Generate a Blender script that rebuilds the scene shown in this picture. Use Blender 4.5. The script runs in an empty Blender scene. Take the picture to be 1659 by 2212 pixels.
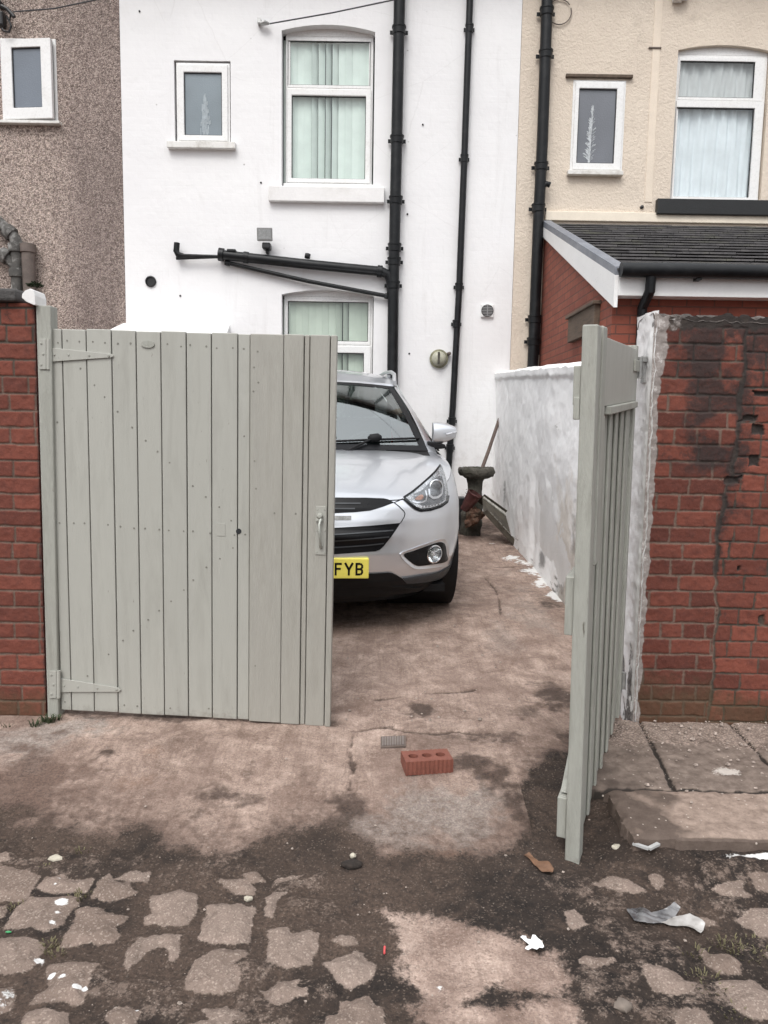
import bpy, bmesh, math, random
import numpy as np
from mathutils import Vector, Matrix
from mathutils.geometry import tessellate_polygon

random.seed(7)
R = math.radians
SC = bpy.context.scene
COL = SC.collection

# ------------------------------------------------------------------ camera
FPX, CX, CY = 1660.0, 829.5, 1106.0            # focal length in pixels of a 1659 x 2212 picture
PITCH, ROLL, CAMZ = R(6.58), 0.0165, 1.5
_r0, _f0, _u0 = Vector((1, 0, 0)), Vector((0, math.cos(PITCH), -math.sin(PITCH))), Vector((0, math.sin(PITCH), math.cos(PITCH)))
RIGHT = _r0 * math.cos(ROLL) + _u0 * math.sin(ROLL)
UP = _u0 * math.cos(ROLL) - _r0 * math.sin(ROLL)
EYE = Vector((0, 0, CAMZ))
cd = bpy.data.cameras.new('camera'); cam = bpy.data.objects.new('camera', cd); COL.objects.link(cam)
cam.matrix_world = Matrix(((RIGHT.x, UP.x, -_f0.x, 0), (RIGHT.y, UP.y, -_f0.y, 0), (RIGHT.z, UP.z, -_f0.z, CAMZ), (0, 0, 0, 1)))
cd.sensor_fit = 'VERTICAL'; cd.sensor_height = 34.6; cd.lens = 34.6 * FPX / 2212
cd.clip_start = 0.05; cd.clip_end = 500
SC.camera = cam

def ray(x, y):
    return (_f0 * FPX + RIGHT * (x - CX) - UP * (y - CY)).normalized()
def on_y(x, y, Y):
    d = ray(x, y); return EYE + d * (Y / d.y)
def on_x(x, y, X):
    d = ray(x, y); return EYE + d * (X / d.x)
def zoomer(ox, oy, s):                          # coordinates read off an enlarged crop -> picture coordinates
    return lambda x, y: ((x / s + ox) / 1.3562, (y / s + oy) / 1.3562)
zA = zoomer(0, 0, 1.4426); zB = zoomer(1100, 0, 1.4426); zG = zoomer(0, 800, 1.58); zC = zoomer(950, 1000, 2.37)
zW = zoomer(1550, 850, 2.37); zV = zoomer(1550, 1650, 2.329); z7 = zoomer(0, 2000, 1.4426); z8 = zoomer(1100, 2000, 1.4426)
z4 = zoomer(0, 2450, 2.212); z5 = zoomer(600, 2450, 2.212); z6 = zoomer(1500, 2450, 2.212)
c1 = zoomer(970, 1060, 4.1475); c2 = zoomer(970, 1420, 4.1475); zL = zoomer(0, 600, 3.95); zD = zoomer(1300, 1200, 4.915)

YW, YH = 3.5, 9.3                               # front of the alley walls, front of the houses
def gz(x, y):
    """height of the bare ground: flat alley, ramp through the gate, yard rising to the house"""
    y = np.asarray(y, float)
    x = np.asarray(x, float)
    t = np.clip((y - 2.25) / 1.25, 0, 1); t = t * t * (3 - 2 * t)
    k = np.clip((x - .74) / .2, 0, 1) * np.clip((3.75 - y) / .15, 0, 1)     # lower beside the raised pavement
    k = k * k * (3 - 2 * k)
    return -.03 + 0.13 * t * (1 - .8 * k) + .072 * k * np.clip((y - 2.2) / .3, 0, 1) + 0.0535 * np.clip(y - 3.5, 0, 5.8)
def on_ground(x, y, dz=0.0):
    d = ray(x, y); Y = 3.0
    for _ in range(60):
        h = float(gz(d.x * Y / d.y, Y)) + dz
        Yn = d.y * (h - CAMZ) / d.z
        Y = Y + 0.6 * (min(max(Yn, 0.5), 12) - Y)
    return EYE + d * (Y / d.y)

# ------------------------------------------------------------------ noise
def _hash(ix, iy, seed):
    h = (ix.astype(np.int64) * 374761393 + iy.astype(np.int64) * 668265263 + seed * 974711) & 0xffffffff
    h = ((h ^ (h >> 13)) * 1274126177) & 0xffffffff
    return ((h ^ (h >> 16)) & 0xffff) / 65535.0
def vnoise(x, y, seed=0):
    ix, iy = np.floor(x), np.floor(y); fx, fy = x - ix, y - iy
    fx = fx * fx * (3 - 2 * fx); fy = fy * fy * (3 - 2 * fy)
    a, b, c, d = _hash(ix, iy, seed), _hash(ix + 1, iy, seed), _hash(ix, iy + 1, seed), _hash(ix + 1, iy + 1, seed)
    return (a * (1 - fx) + b * fx) * (1 - fy) + (c * (1 - fx) + d * fx) * fy
def fbm(x, y, s, octv=4, seed=0):
    v, a, t = 0, 1.0, 0
    for o in range(octv):
        v = v + a * (vnoise(x * s + 17.3 * o, y * s - 9.1 * o, seed + o * 31) * 2 - 1); t += a; a *= .55; s *= 2.03
    return v / t * 1.6
def sstep(a, b, x):
    t = np.clip((x - a) / (b - a), 0, 1); return t * t * (3 - 2 * t)
def sdist(poly, X, Y):
    """signed distance to a polygon, positive inside"""
    P = np.asarray(poly, float); n = len(P)
    d = np.full(X.shape, 1e9); ins = np.zeros(X.shape, bool)
    for i in range(n):
        ax, ay = P[i]; bx, by = P[(i + 1) % n]
        ex, ey = bx - ax, by - ay
        t = np.clip(((X - ax) * ex + (Y - ay) * ey) / (ex * ex + ey * ey + 1e-12), 0, 1)
        d = np.minimum(d, np.hypot(X - ax - t * ex, Y - ay - t * ey))
        c = ((ay > Y) != (by > Y)) & (X < (bx - ax) * (Y - ay) / (by - ay + 1e-15) + ax)
        ins ^= c
    return np.where(ins, d, -d)

# ------------------------------------------------------------------ materials
def nodes_of(name):
    m = bpy.data.materials.new(name); m.use_nodes = True
    nt = m.node_tree; bs = nt.nodes['Principled BSDF']
    return m, nt, bs
class NT:
    """little helper round a node tree"""
    def __init__(s, nt): s.nt = nt; s.pos = None
    def n(s, t, **kw):
        nd = s.nt.nodes.new(t)
        for k, v in kw.items():
            if k in nd.inputs.keys(): nd.inputs[k].default_value = v
            else: setattr(nd, k, v)
        return nd
    def l(s, a, b): s.nt.links.new(a, b)
    def P(s):
        if s.pos is None: s.pos = s.n('ShaderNodeNewGeometry').outputs['Position']
        return s.pos
    def noise(s, scale, detail=4, rough=.55, dist=0, vec=None, out=0):
        nd = s.n('ShaderNodeTexNoise'); nd.inputs['Scale'].default_value = scale; nd.inputs['Detail'].default_value = detail
        nd.inputs['Roughness'].default_value = rough; nd.inputs['Distortion'].default_value = dist
        s.l(vec if vec is not None else s.P(), nd.inputs['Vector']); return nd.outputs[out]
    def voro(s, scale, feature='F1', out='Distance', vec=None):
        nd = s.n('ShaderNodeTexVoronoi'); nd.feature = feature; nd.inputs['Scale'].default_value = scale
        s.l(vec if vec is not None else s.P(), nd.inputs['Vector']); return nd.outputs[out]
    def rng(s, v, a, b, c=0., d=1., smooth=False):
        nd = s.n('ShaderNodeMapRange'); nd.clamp = True
        if smooth: nd.interpolation_type = 'SMOOTHSTEP'
        s.l(v, nd.inputs[0])
        for i, k in enumerate((a, b, c, d)): nd.inputs[i + 1].default_value = k
        return nd.outputs[0]
    def math(s, op, a, b=None):
        nd = s.n('ShaderNodeMath'); nd.operation = op
        for i, v in enumerate((a, b)):
            if v is None: continue
            if isinstance(v, (int, float)): nd.inputs[i].default_value = v
            else: s.l(v, nd.inputs[i])
        return nd.outputs[0]
    def mix(s, f, a, b, mode='MIX'):
        nd = s.n('ShaderNodeMix'); nd.data_type = 'RGBA'; nd.blend_type = mode
        for i, v in ((0, f), (6, a), (7, b)):
            if isinstance(v, (int, float)): nd.inputs[i].default_value = v
            elif isinstance(v, tuple): nd.inputs[i].default_value = (*v, 1) if len(v) == 3 else v
            else: s.l(v, nd.inputs[i])
        return nd.outputs[2]
    def attr(s, name):
        nd = s.n('ShaderNodeAttribute'); nd.attribute_name = name
        sp = s.n('ShaderNodeSeparateColor'); s.l(nd.outputs['Color'], sp.inputs[0])
        return sp.outputs[0], sp.outputs[1], sp.outputs[2]
    def bump(s, h, strength, dist, bs, prev=None):
        nd = s.n('ShaderNodeBump'); nd.inputs['Strength'].default_value = strength; nd.inputs['Distance'].default_value = dist
        s.l(h, nd.inputs['Height'])
        if prev is not None: s.l(prev, nd.inputs['Normal'])
        s.l(nd.outputs[0], bs.inputs['Normal']); return nd.outputs[0]
    def stretch(s, sx, sy, sz):
        nd = s.n('ShaderNodeMapping'); nd.inputs['Scale'].default_value = (sx, sy, sz); s.l(s.P(), nd.inputs['Vector']); return nd.outputs[0]

def mat(name, rgb, rough=.6, metal=0., var=.12, scale=6., bump=.0, bscale=80., dirt=None, dirt_amt=.0, dscale=3., coat=0., spec=.5, stretch=None, wear=None, wscale=14., island=0, splash=0):
    """a paint / stone / metal material: base colour with two sizes of variation, dirt in soft patches, worn chips, bump"""
    m, nt, bs = nodes_of(name); k = NT(nt)
    vec = k.stretch(*stretch) if stretch else None
    a = k.noise(scale, 5, .6, vec=vec); b = k.noise(scale * 9, 3, .6, vec=vec)
    d = tuple(c * (1 - var * 2.2) for c in rgb); u = tuple(min(1, c * (1 + var * 1.1)) for c in rgb)
    c = k.mix(k.rng(a, .3, .7), d, u)
    c = k.mix(.35, c, k.mix(k.rng(b, .3, .7), d, u))
    if island:                                     # every board took the brush a little differently
        ge = k.n('ShaderNodeNewGeometry'); c = k.mix(k.rng(ge.outputs['Random Per Island'], 0, 1, 0, 1), k.mix(island, c, (0, 0, 0)), k.mix(island * .5, c, (.62, .60, .52)))
    if dirt is not None:
        f = k.math('MULTIPLY', k.rng(k.noise(dscale, 8, .65, .4, vec=vec), .48, .72), dirt_amt)
        c = k.mix(f, c, dirt)
    if splash:                                     # soil thrown up by the rain
        sx = k.n('ShaderNodeSeparateXYZ'); k.l(k.P(), sx.inputs[0]); f = k.rng(k.math('ADD', k.rng(sx.outputs[2], splash, splash - .16), k.math('MULTIPLY', k.math('SUBTRACT', k.noise(40, 6, .7), .5), 1.6)), .55, 1.2, 0, .55); c = k.mix(f, c, (.10, .075, .055))
    if wear is not None:
        f = k.rng(k.noise(wscale, 9, .7, .2, vec=vec), .66, .70)
        c = k.mix(f, c, wear)
    k.l(c, bs.inputs['Base Color'])
    bs.inputs['Metallic'].default_value = metal; bs.inputs['Coat Weight'].default_value = coat; bs.inputs['Coat Roughness'].default_value = .06
    bs.inputs['Specular IOR Level'].default_value = spec
    k.l(k.rng(b, .3, .7, max(.03, rough - .08), min(1, rough + .08)), bs.inputs['Roughness'])
    if bump: k.bump(k.noise(bscale, 6, .65, vec=vec), bump, .01, bs)
    return m

MT = {}
MT['gate'] = mat('sage_gate_paint', (.388, .386, .348), .5, var=.02, scale=3, bump=.15, bscale=45, dirt=(.18, .175, .15), dirt_amt=.28, stretch=(5, 5, .7), wear=(.15, .14, .115), wscale=16, island=.05, splash=.24)
MT['gate2'] = mat('sage_gate_paint_worn', (.36, .362, .322), .55, var=.06, scale=3, bump=.45, bscale=45, dirt=(.13, .125, .10), dirt_amt=.5, stretch=(5, 5, .7), wear=(.10, .09, .07), wscale=9, splash=.10)
MT['groove'] = mat('dark_gate_groove', (.165, .162, .14), .9, var=.2, scale=30)  # darker than the boards, seen through the gaps between them
MT['upvc'] = mat('white_window_plastic', (.80, .80, .79), .3, var=.025, scale=5, dirt=(.45, .42, .36), dirt_amt=.25, dscale=5)
MT['upvc_dirty'] = mat('grimy_window_plastic', (.74, .73, .70), .35, var=.05, scale=5, dirt=(.3, .26, .2), dirt_amt=.6, dscale=7)
MT['stonewhite'] = mat('white_masonry_paint', (.80, .79, .78), .7, var=.04, scale=5, bump=.3, bscale=60, dirt=(.5, .47, .42), dirt_amt=.3)
MT['black'] = mat('black_pipe_paint', (.0065, .0075, .009), .42, var=.2, scale=9, bump=.15, bscale=50, dirt=(.035, .035, .034), dirt_amt=.35, dscale=9, spec=.3)
MT['blackstone'] = mat('black_sill_paint', (.008, .009, .010), .55, var=.2, scale=8, bump=.3)
MT['lichen'] = mat('lichen_grey_iron', (.09, .085, .078), .8, var=.3, scale=9, bump=.5, bscale=60, dirt=(.42, .41, .39), dirt_amt=.9, dscale=11)
MT['rustpipe'] = mat('brown_grey_pipe', (.15, .12, .105), .8, var=.2, scale=9, bump=.3, dirt=(.07, .06, .05), dirt_amt=.6)
MT['lead'] = mat('lead_flashing', (.17, .185, .215), .45, var=.12, scale=6, dirt=(.4, .42, .45), dirt_amt=.3)
MT['coping'] = mat('dark_concrete_coping', (.085, .08, .077), .9, var=.25, scale=12, bump=.8, bscale=50, dirt=(.02, .02, .018), dirt_amt=.6)
MT['steel'] = mat('galvanised_steel', (.42, .42, .41), .45, metal=.7, var=.15, scale=20)
MT['dark'] = mat('dark_plastic', (.012, .012, .013), .45, var=.2, scale=20)
MT['void'] = mat('dark_room', (.02, .021, .023), .9, var=.2)
MT['stone'] = mat('mossy_garden_stone', (.095, .087, .072), .95, var=.35, scale=11, bump=1., bscale=45, dirt=(.03, .033, .02), dirt_amt=.8, dscale=8)
MT['timber'] = mat('old_brown_timber', (.12, .085, .06), .8, var=.25, scale=5, bump=.3, stretch=(6, 1, 6))
MT['white_plastic'] = mat('white_moulded_plastic', (.82, .82, .81), .35, var=.03, scale=6)
MT['cable'] = mat('grey_cable', (.06, .06, .065), .6, var=.1)

def glass_mat(name, tint, refl, rough=.03, bumpy=0):
    m, nt, bs = nodes_of(name); k = NT(nt); nt.nodes.remove(bs)
    tr = k.n('ShaderNodeBsdfTransparent'); tr.inputs['Color'].default_value = (*tint, 1)
    gl = k.n('ShaderNodeBsdfGlossy'); gl.inputs['Roughness'].default_value = rough; gl.inputs['Color'].default_value = (.92, .97, .96, 1)
    ge = k.n('ShaderNodeNewGeometry'); dt = k.n('ShaderNodeVectorMath'); dt.operation = 'DOT_PRODUCT'; k.l(ge.outputs['Normal'], dt.inputs[0]); k.l(ge.outputs['Incoming'], dt.inputs[1])
    c5 = k.math('POWER', k.math('SUBTRACT', 1, k.math('ABSOLUTE', dt.outputs['Value'])), 5)     # Schlick, the same from both sides
    f = k.math('MINIMUM', k.math('ADD', k.math('MULTIPLY', c5, .9), .045 + refl), 1)
    mx = k.n('ShaderNodeMixShader'); k.l(f, mx.inputs[0]); k.l(tr.outputs[0], mx.inputs[1]); k.l(gl.outputs[0], mx.inputs[2])
    if bumpy:
        nd = k.n('ShaderNodeBump'); nd.inputs['Strength'].default_value = bumpy; nd.inputs['Distance'].default_value = .004
        k.l(k.noise(2.2, 2), nd.inputs['Height']); k.l(nd.outputs[0], gl.inputs['Normal'])
    k.l(mx.outputs[0], nt.nodes['Material Output'].inputs[0]); return m
MT['glass'] = glass_mat('window_glass', (.955, .98, .97), .03, bumpy=.15)
MT['windscreen'] = glass_mat('windscreen_glass', (.62, .70, .69), .20, bumpy=.02)
MT['carglass'] = glass_mat('tinted_car_glass', (.12, .13, .13), .05)
MT['lens'] = glass_mat('clear_lamp_lens', (.97, .975, .98), .0)
def frosted(name, rgb):
    m, nt, bs = nodes_of(name); k = NT(nt)
    c = k.mix(k.rng(k.noise(1.7, 3), .3, .7), tuple(v * .86 for v in rgb), tuple(v * 1.12 for v in rgb))
    k.l(c, bs.inputs['Base Color']); bs.inputs['Roughness'].default_value = .32
    bs.inputs['Specular IOR Level'].default_value = .6
    k.bump(k.voro(70), .3, .004, bs); return m
MT['frost_blue'] = frosted('obscured_glass_blue_grey', (.185, .225, .25))
MT['frost_grey'] = frosted('obscured_glass_grey', (.15, .16, .18))
MT['frost_left'] = frosted('obscured_glass_slate', (.145, .17, .205))
def cloth(name, rgb, transl=.25):
    m, nt, bs = nodes_of(name); k = NT(nt)
    c = k.mix(k.rng(k.noise(5, 4), .3, .7), tuple(v * .88 for v in rgb), rgb)
    k.l(c, bs.inputs['Base Color']); bs.inputs['Roughness'].default_value = .9
    bs.inputs['Specular IOR Level'].default_value = .1; return m
MT['blind'] = cloth('mint_vertical_blind', (.78, .87, .82)); MT['blind2'] = cloth('sage_vertical_blind', (.62, .69, .60))
MT['net'] = cloth('white_net_curtain', (.80, .85, .90)); MT['net2'] = cloth('grey_net_curtain', (.60, .61, .62))

# ------------------------------------------------------------------ mesh helpers
class MB:
    """collects faces, then links them as ONE mesh object"""
    def __init__(s): s.v = []; s.f = []; s.mi = []
    def add(s, vs, fs, mi=0):
        b = len(s.v); s.v += [tuple(p) for p in vs]; s.f += [tuple(b + i for i in f) for f in fs]; s.mi += [mi] * len(fs); return s
    def hexa(s, p, mi=0):      # 8 corners: 4 of the front ring, 4 of the back ring
        return s.add(p, [(0, 1, 2, 3), (7, 6, 5, 4), (0, 4, 5, 1), (1, 5, 6, 2), (2, 6, 7, 3), (3, 7, 4, 0)], mi)
    def box(s, x0, x1, y0, y1, z0, z1, mi=0):
        return s.hexa([(x0, y0, z0), (x1, y0, z0), (x1, y0, z1), (x0, y0, z1), (x0, y1, z0), (x1, y1, z0), (x1, y1, z1), (x0, y1, z1)], mi)
    def ring(s, o, i, y0, y1, mi=0):   # rectangular frame: outer (x0,x1,z0,z1), inner, front y0, back y1
        q = lambda r, y: [(r[0], y, r[2]), (r[1], y, r[2]), (r[1], y, r[3]), (r[0], y, r[3])]
        vs = q(o, y0) + q(i, y0) + q(o, y1) + q(i, y1); fs = []
        for a in range(4):
            b = (a + 1) % 4
            fs += [(a, b, 4 + b, 4 + a), (8 + b, 8 + a, 12 + a, 12 + b), (b, a, 8 + a, 8 + b), (4 + a, 4 + b, 12 + b, 12 + a)]
        return s.add(vs, fs, mi)
    def tube(s, path, r, n=14, mi=0, caps=True):
        path = [Vector(p) for p in path]; rs = r if isinstance(r, (list, tuple)) else [r] * len(path)
        vs, fs, up = [], [], None
        for i, p in enumerate(path):
            t = ((path[min(i + 1, len(path) - 1)] - p).normalized() + (p - path[max(i - 1, 0)]).normalized())
            t = t.normalized() if t.length > 1e-9 else Vector((0, 0, 1))
            if up is None: up = Vector((0, 0, 1)) if abs(t.z) < .9 else Vector((0, 1, 0))
            a = t.cross(up).normalized(); bb = a.cross(t).normalized(); up = bb
            vs += [p + (a * math.cos(k * 2 * math.pi / n) + bb * math.sin(k * 2 * math.pi / n)) * rs[i] for k in range(n)]
        for i in range(len(path) - 1):
            for k in range(n):
                k2 = (k + 1) % n; fs.append((i * n + k, i * n + k2, (i + 1) * n + k2, (i + 1) * n + k))
        if caps: fs += [tuple(range(n - 1, -1, -1)), tuple(range((len(path) - 1) * n, len(path) * n))]
        return s.add(vs, fs, mi)
    def lathe(s, prof, c, n=24, axis=(0, 0, 1), mi=0, wob=0, seed=1):   # prof: (radius, height) list
        ax = Vector(axis).normalized(); a = ax.orthogonal().normalized(); b = ax.cross(a); c = Vector(c); rnd = random.Random(seed)
        vs, fs = [], []
        ph = [rnd.uniform(0, 6.3) for _ in range(4)]
        for r, h in prof:
            for k in range(n):
                t = k * 2 * math.pi / n
                rr = r * (1 + wob * (math.sin(2 * t + ph[0] + h * 7) + .6 * math.sin(5 * t + ph[1] - h * 11) + .4 * math.sin(9 * t + ph[2])))
                vs.append(c + ax * h + (a * math.cos(t) + b * math.sin(t)) * rr)
        for i in range(len(prof) - 1):
            for k in range(n):
                k2 = (k + 1) % n; fs.append((i * n + k, i * n + k2, (i + 1) * n + k2, (i + 1) * n + k))
        fs += [tuple(range(n - 1, -1, -1)), tuple(range((len(prof) - 1) * n, len(prof) * n))]
        return s.add(vs, fs, mi)
    def prism(s, poly, d, mi=0):       # planar 3D polygon swept along d
        p = [Vector(q) for q in poly]; d = Vector(d); n = len(p)
        tri = tessellate_polygon([p])
        fs = [tuple(t) for t in tri] + [tuple(n + i for i in reversed(t)) for t in tri]
        fs += [(i, (i + 1) % n, n + (i + 1) % n, n + i) for i in range(n)]
        return s.add(p + [q + d for q in p], fs, mi)
    def grid(s, rows, mi=0):
        nr, nc = len(rows), len(rows[0]); vs = [p for r in rows for p in r]
        return s.add(vs, [(i * nc + j, i * nc + j + 1, (i + 1) * nc + j + 1, (i + 1) * nc + j) for i in range(nr - 1) for j in range(nc - 1)], mi)
    def build(s, name, m, parent=None, smooth=None, bevel=0, local=False, seg=2, fix=True):
        me = bpy.data.meshes.new(name)
        org = Vector((0, 0, 0))
        V = np.array([tuple(p) for p in s.v], float)
        if parent is None and not local:
            lo, hi = V.min(0), V.max(0); org = Vector(((lo[0] + hi[0]) / 2, (lo[1] + hi[1]) / 2, lo[2]))
        elif parent is not None and not local:
            q = parent
            while q is not None: org += q.location; q = q.parent
        V = V - np.array(org)
        me.from_pydata(V.tolist(), [], s.f)
        for mm in (m if isinstance(m, (list, tuple)) else [m]): me.materials.append(mm)
        if len(set(s.mi)) > 1: me.polygons.foreach_set('material_index', s.mi)
        if fix:
            bm = bmesh.new(); bm.from_mesh(me); bmesh.ops.remove_doubles(bm, verts=bm.verts, dist=1e-5); bmesh.ops.recalc_face_normals(bm, faces=bm.faces); bm.to_mesh(me); bm.free()
        o = bpy.data.objects.new(name, me); COL.objects.link(o)
        finish(o, smooth)
        if parent is None: o.location = org
        else: o.parent = parent
        if bevel:
            b = o.modifiers.new('bevel', 'BEVEL'); b.width = bevel; b.segments = seg; b.limit_method = 'ANGLE'; b.angle_limit = R(40)
        return o
def finish(o, smooth):
    if smooth:
        o.data.polygons.foreach_set('use_smooth', [True] * len(o.data.polygons))
        if smooth is not True: o.data.set_sharp_from_angle(angle=R(smooth))
def grid_obj(name, P, m, attrs=None, parent=None, smooth=True):
    """a connected sheet from an array (rows, columns, 3), made fast; attrs: name -> (rows, columns, 3)"""
    nr, nc, _ = P.shape
    me = bpy.data.meshes.new(name); org = Vector((0, 0, 0))
    V = P.reshape(-1, 3)
    if parent is None:
        lo, hi = V.min(0), V.max(0); org = Vector(((lo[0] + hi[0]) / 2, (lo[1] + hi[1]) / 2, lo[2]))
    else:
        q = parent
        while q is not None: org += q.location; q = q.parent
    me.vertices.add(nr * nc); me.vertices.foreach_set('co', (V - np.array(org)).astype(np.float32).ravel())
    idx = np.arange(nr * nc).reshape(nr, nc)
    F = np.stack([idx[:-1, :-1], idx[:-1, 1:], idx[1:, 1:], idx[1:, :-1]], -1).reshape(-1)
    nf = len(F) // 4
    me.loops.add(nf * 4); me.loops.foreach_set('vertex_index', F.astype(np.int32))
    me.polygons.add(nf); me.polygons.foreach_set('loop_start', (np.arange(nf) * 4).astype(np.int32))
    me.update(calc_edges=True); me.validate()
    me.materials.append(m)
    for an, A in (attrs or {}).items():
        at = me.attributes.new(an, 'FLOAT_COLOR', 'POINT')
        at.data.foreach_set('color', np.concatenate([A.reshape(-1, 3), np.ones((nr * nc, 1))], 1).astype(np.float32).ravel())
    o = bpy.data.objects.new(name, me); COL.objects.link(o)
    if smooth: me.polygons.foreach_set('use_smooth', np.ones(nf, bool))
    if parent is None: o.location = org
    else: o.parent = parent
    return o
def roughen(o, amp, scale, cuts=2):
    """break up a smooth turned shape: subdivide it and push the surface about with noise"""
    from mathutils import noise as mn
    bm = bmesh.new(); bm.from_mesh(o.data); bmesh.ops.triangulate(bm, faces=[f for f in bm.faces if len(f.verts) > 4])
    bmesh.ops.subdivide_edges(bm, edges=bm.edges, cuts=cuts, use_grid_fill=True); bm.normal_update()
    for v in bm.verts:
        q = v.co * scale; v.co += v.normal * amp * (mn.noise(q) + .6 * mn.noise(q * 2.3 + Vector((5, 1, 2))) + .35 * mn.noise(q * 5.1))
    bm.to_mesh(o.data); bm.free(); finish(o, 60); return o
def tag(o, label=None, cat=None, group=None, kind=None):
    if label: o['label'] = label
    if cat: o['category'] = cat
    if group: o['group'] = group
    if kind: o['kind'] = kind
    return o
def repeat(parent, name, m, spots, build):
    """the same small part at many spots: one mesh, one object per spot; build(MB) makes it at the origin facing +Z"""
    b = MB(); build(b); first = b.build(name, m, parent, local=True, fix=False)
    org = Vector((0, 0, 0)); q = parent
    while q is not None: org += q.location; q = q.parent
    for i, (p, n) in enumerate(spots):
        o = first if i == 0 else first.copy()
        if i: COL.objects.link(o)
        o.parent = parent; o.location = Vector(p) - org; o.rotation_euler = Vector(n).to_track_quat('Z', 'Y').to_euler()
def thing(name, label, cat, loc=(0, 0, 0), group=None):
    o = bpy.data.objects.new(name, None); COL.objects.link(o); o.location = loc; o.empty_display_size = .2
    return tag(o, label, cat, group)
# ------------------------------------------------------------------ the ground
def gp(conv, *pts):                              # crop coordinates -> ground (x, y)
    return [tuple(on_ground(*conv(a, b))[:2]) for a, b in pts]
SETTS = [gp(z4, *q) for q in (
    [(-90, 215), (60, 210), (180, 245), (250, 270), (195, 370), (130, 425), (-90, 430)],
    [(245, 345), (310, 275), (390, 270), (430, 290), (595, 290), (565, 360), (450, 365), (300, 365)],
    [(600, 395), (640, 310), (705, 250), (740, 290), (800, 300), (890, 370), (800, 400), (700, 412)],
    [(740, 275), (850, 230), (975, 240), (950, 300), (870, 290)],
    [(40, 600), (130, 450), (200, 400), (500, 400), (500, 440), (440, 500), (400, 570), (330, 605), (290, 625), (210, 590), (100, 605)],
    [(395, 715), (480, 580), (500, 480), (560, 460), (670, 465), (680, 500), (820, 515), (800, 550), (730, 560), (770, 630), (740, 690), (600, 695)],
    [(965, 385), (1100, 362), (1250, 370), (1280, 410), (1250, 520), (1200, 575), (1100, 580), (950, 565), (940, 525), (1000, 500), (970, 440)],
    [(1430, 290), (1600, 280), (1650, 330), (1650, 380), (1560, 390), (1460, 340)],
    [(1350, 460), (1430, 445), (1560, 450), (1650, 470), (1630, 560), (1610, 690), (1500, 695), (1320, 690), (1285, 650), (1320, 600)],
    [(-90, 680), (170, 670), (265, 710), (260, 760), (200, 850), (150, 880), (30, 880), (-90, 900)],
    [(310, 830), (430, 818), (560, 822), (630, 850), (590, 900), (560, 1000), (530, 1080), (450, 1090), (420, 1060), (330, 1080), (220, 1085), (260, 1020), (320, 970)],
    [(800, 830), (820, 750), (880, 690), (900, 655), (960, 660), (1010, 645), (1170, 645), (1150, 780), (1110, 800), (1090, 760), (1040, 720), (990, 740), (940, 760), (900, 800), (830, 860)],
    [(1215, 910), (1260, 820), (1420, 745), (1590, 740), (1590, 790), (1500, 830), (1560, 910), (1530, 1000), (1460, 1025), (1220, 1005)],
    [(-90, 985), (60, 975), (105, 1030), (60, 1130), (-90, 1190)],
    [(110, 1300), (190, 1150), (300, 1145), (440, 1165), (420, 1300)],
    [(690, 1170), (760, 1130), (890, 1150), (880, 1260), (720, 1250)],
    [(1320, 1120), (1470, 1100), (1505, 1150), (1480, 1300), (1240, 1300), (1200, 1210), (1360, 1190)],
    [(-60, 130), (40, 115), (60, 170), (-60, 190)], [(-80, 470), (40, 465), (10, 530), (-80, 540)])]
SETTS += [gp(z5, *q) for q in (
    [(415, 620), (520, 605), (560, 650), (680, 620), (720, 640), (720, 740), (680, 830), (580, 865), (480, 850), (415, 820)],
    [(820, 680), (880, 650), (960, 655), (980, 690), (900, 710)],
    [(770, 830), (870, 800), (960, 780), (980, 745), (1020, 760), (1020, 800), (1110, 850), (1080, 930), (1010, 960), (950, 985), (850, 960), (840, 900)],
    [(380, 1000), (480, 940), (610, 940), (580, 980), (660, 1000), (660, 1040), (560, 1050), (480, 1100), (420, 1080)],
    [(780, 1320), (790, 1170), (860, 1140), (880, 1065), (1060, 1060), (1150, 1150), (1140, 1320)],
    [(400, 400), (450, 370), (520, 375), (460, 420), (440, 530), (395, 520)],
    [(450, 290), (640, 245), (600, 285), (480, 310)], [(250, 250), (330, 240), (390, 290), (300, 310)])]
SETTS += [gp(z6, *q) for q in (
    [(540, 310), (620, 280), (760, 285), (860, 370), (720, 375), (600, 330)],
    [(880, 260), (960, 255), (990, 300), (940, 340)],
    [(345, 500), (400, 480), (450, 520), (480, 570), (410, 605), (350, 560)],
    [(1300, 350), (1380, 320), (1500, 310), (1480, 350), (1550, 405), (1450, 405), (1360, 385)],
    [(1540, 270), (1759, 255), (1759, 365), (1590, 360)],
    [(1450, 560), (1560, 500), (1759, 500), (1759, 640), (1600, 670), (1560, 620)],
    [(1140, 520), (1250, 530), (1330, 575), (1220, 570)],
    [(1215, 730), (1240, 720), (1280, 760), (1400, 780), (1475, 830), (1470, 880), (1370, 890), (1270, 840)],
    [(860, 870), (900, 850), (1000, 860), (1080, 890), (1110, 940), (1175, 960), (1160, 1030), (1060, 1040), (920, 1015), (880, 930)],
    [(440, 820), (470, 795), (560, 800), (660, 785), (680, 810), (560, 850), (520, 870)],
    [(1310, 960), (1370, 935), (1500, 935), (1580, 935), (1620, 990), (1759, 1050), (1759, 1180), (1560, 1180), (1440, 1120), (1400, 1040)],
    [(1040, 1300), (1100, 1150), (1170, 1135), (1240, 1160), (1320, 1300)])]
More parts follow.
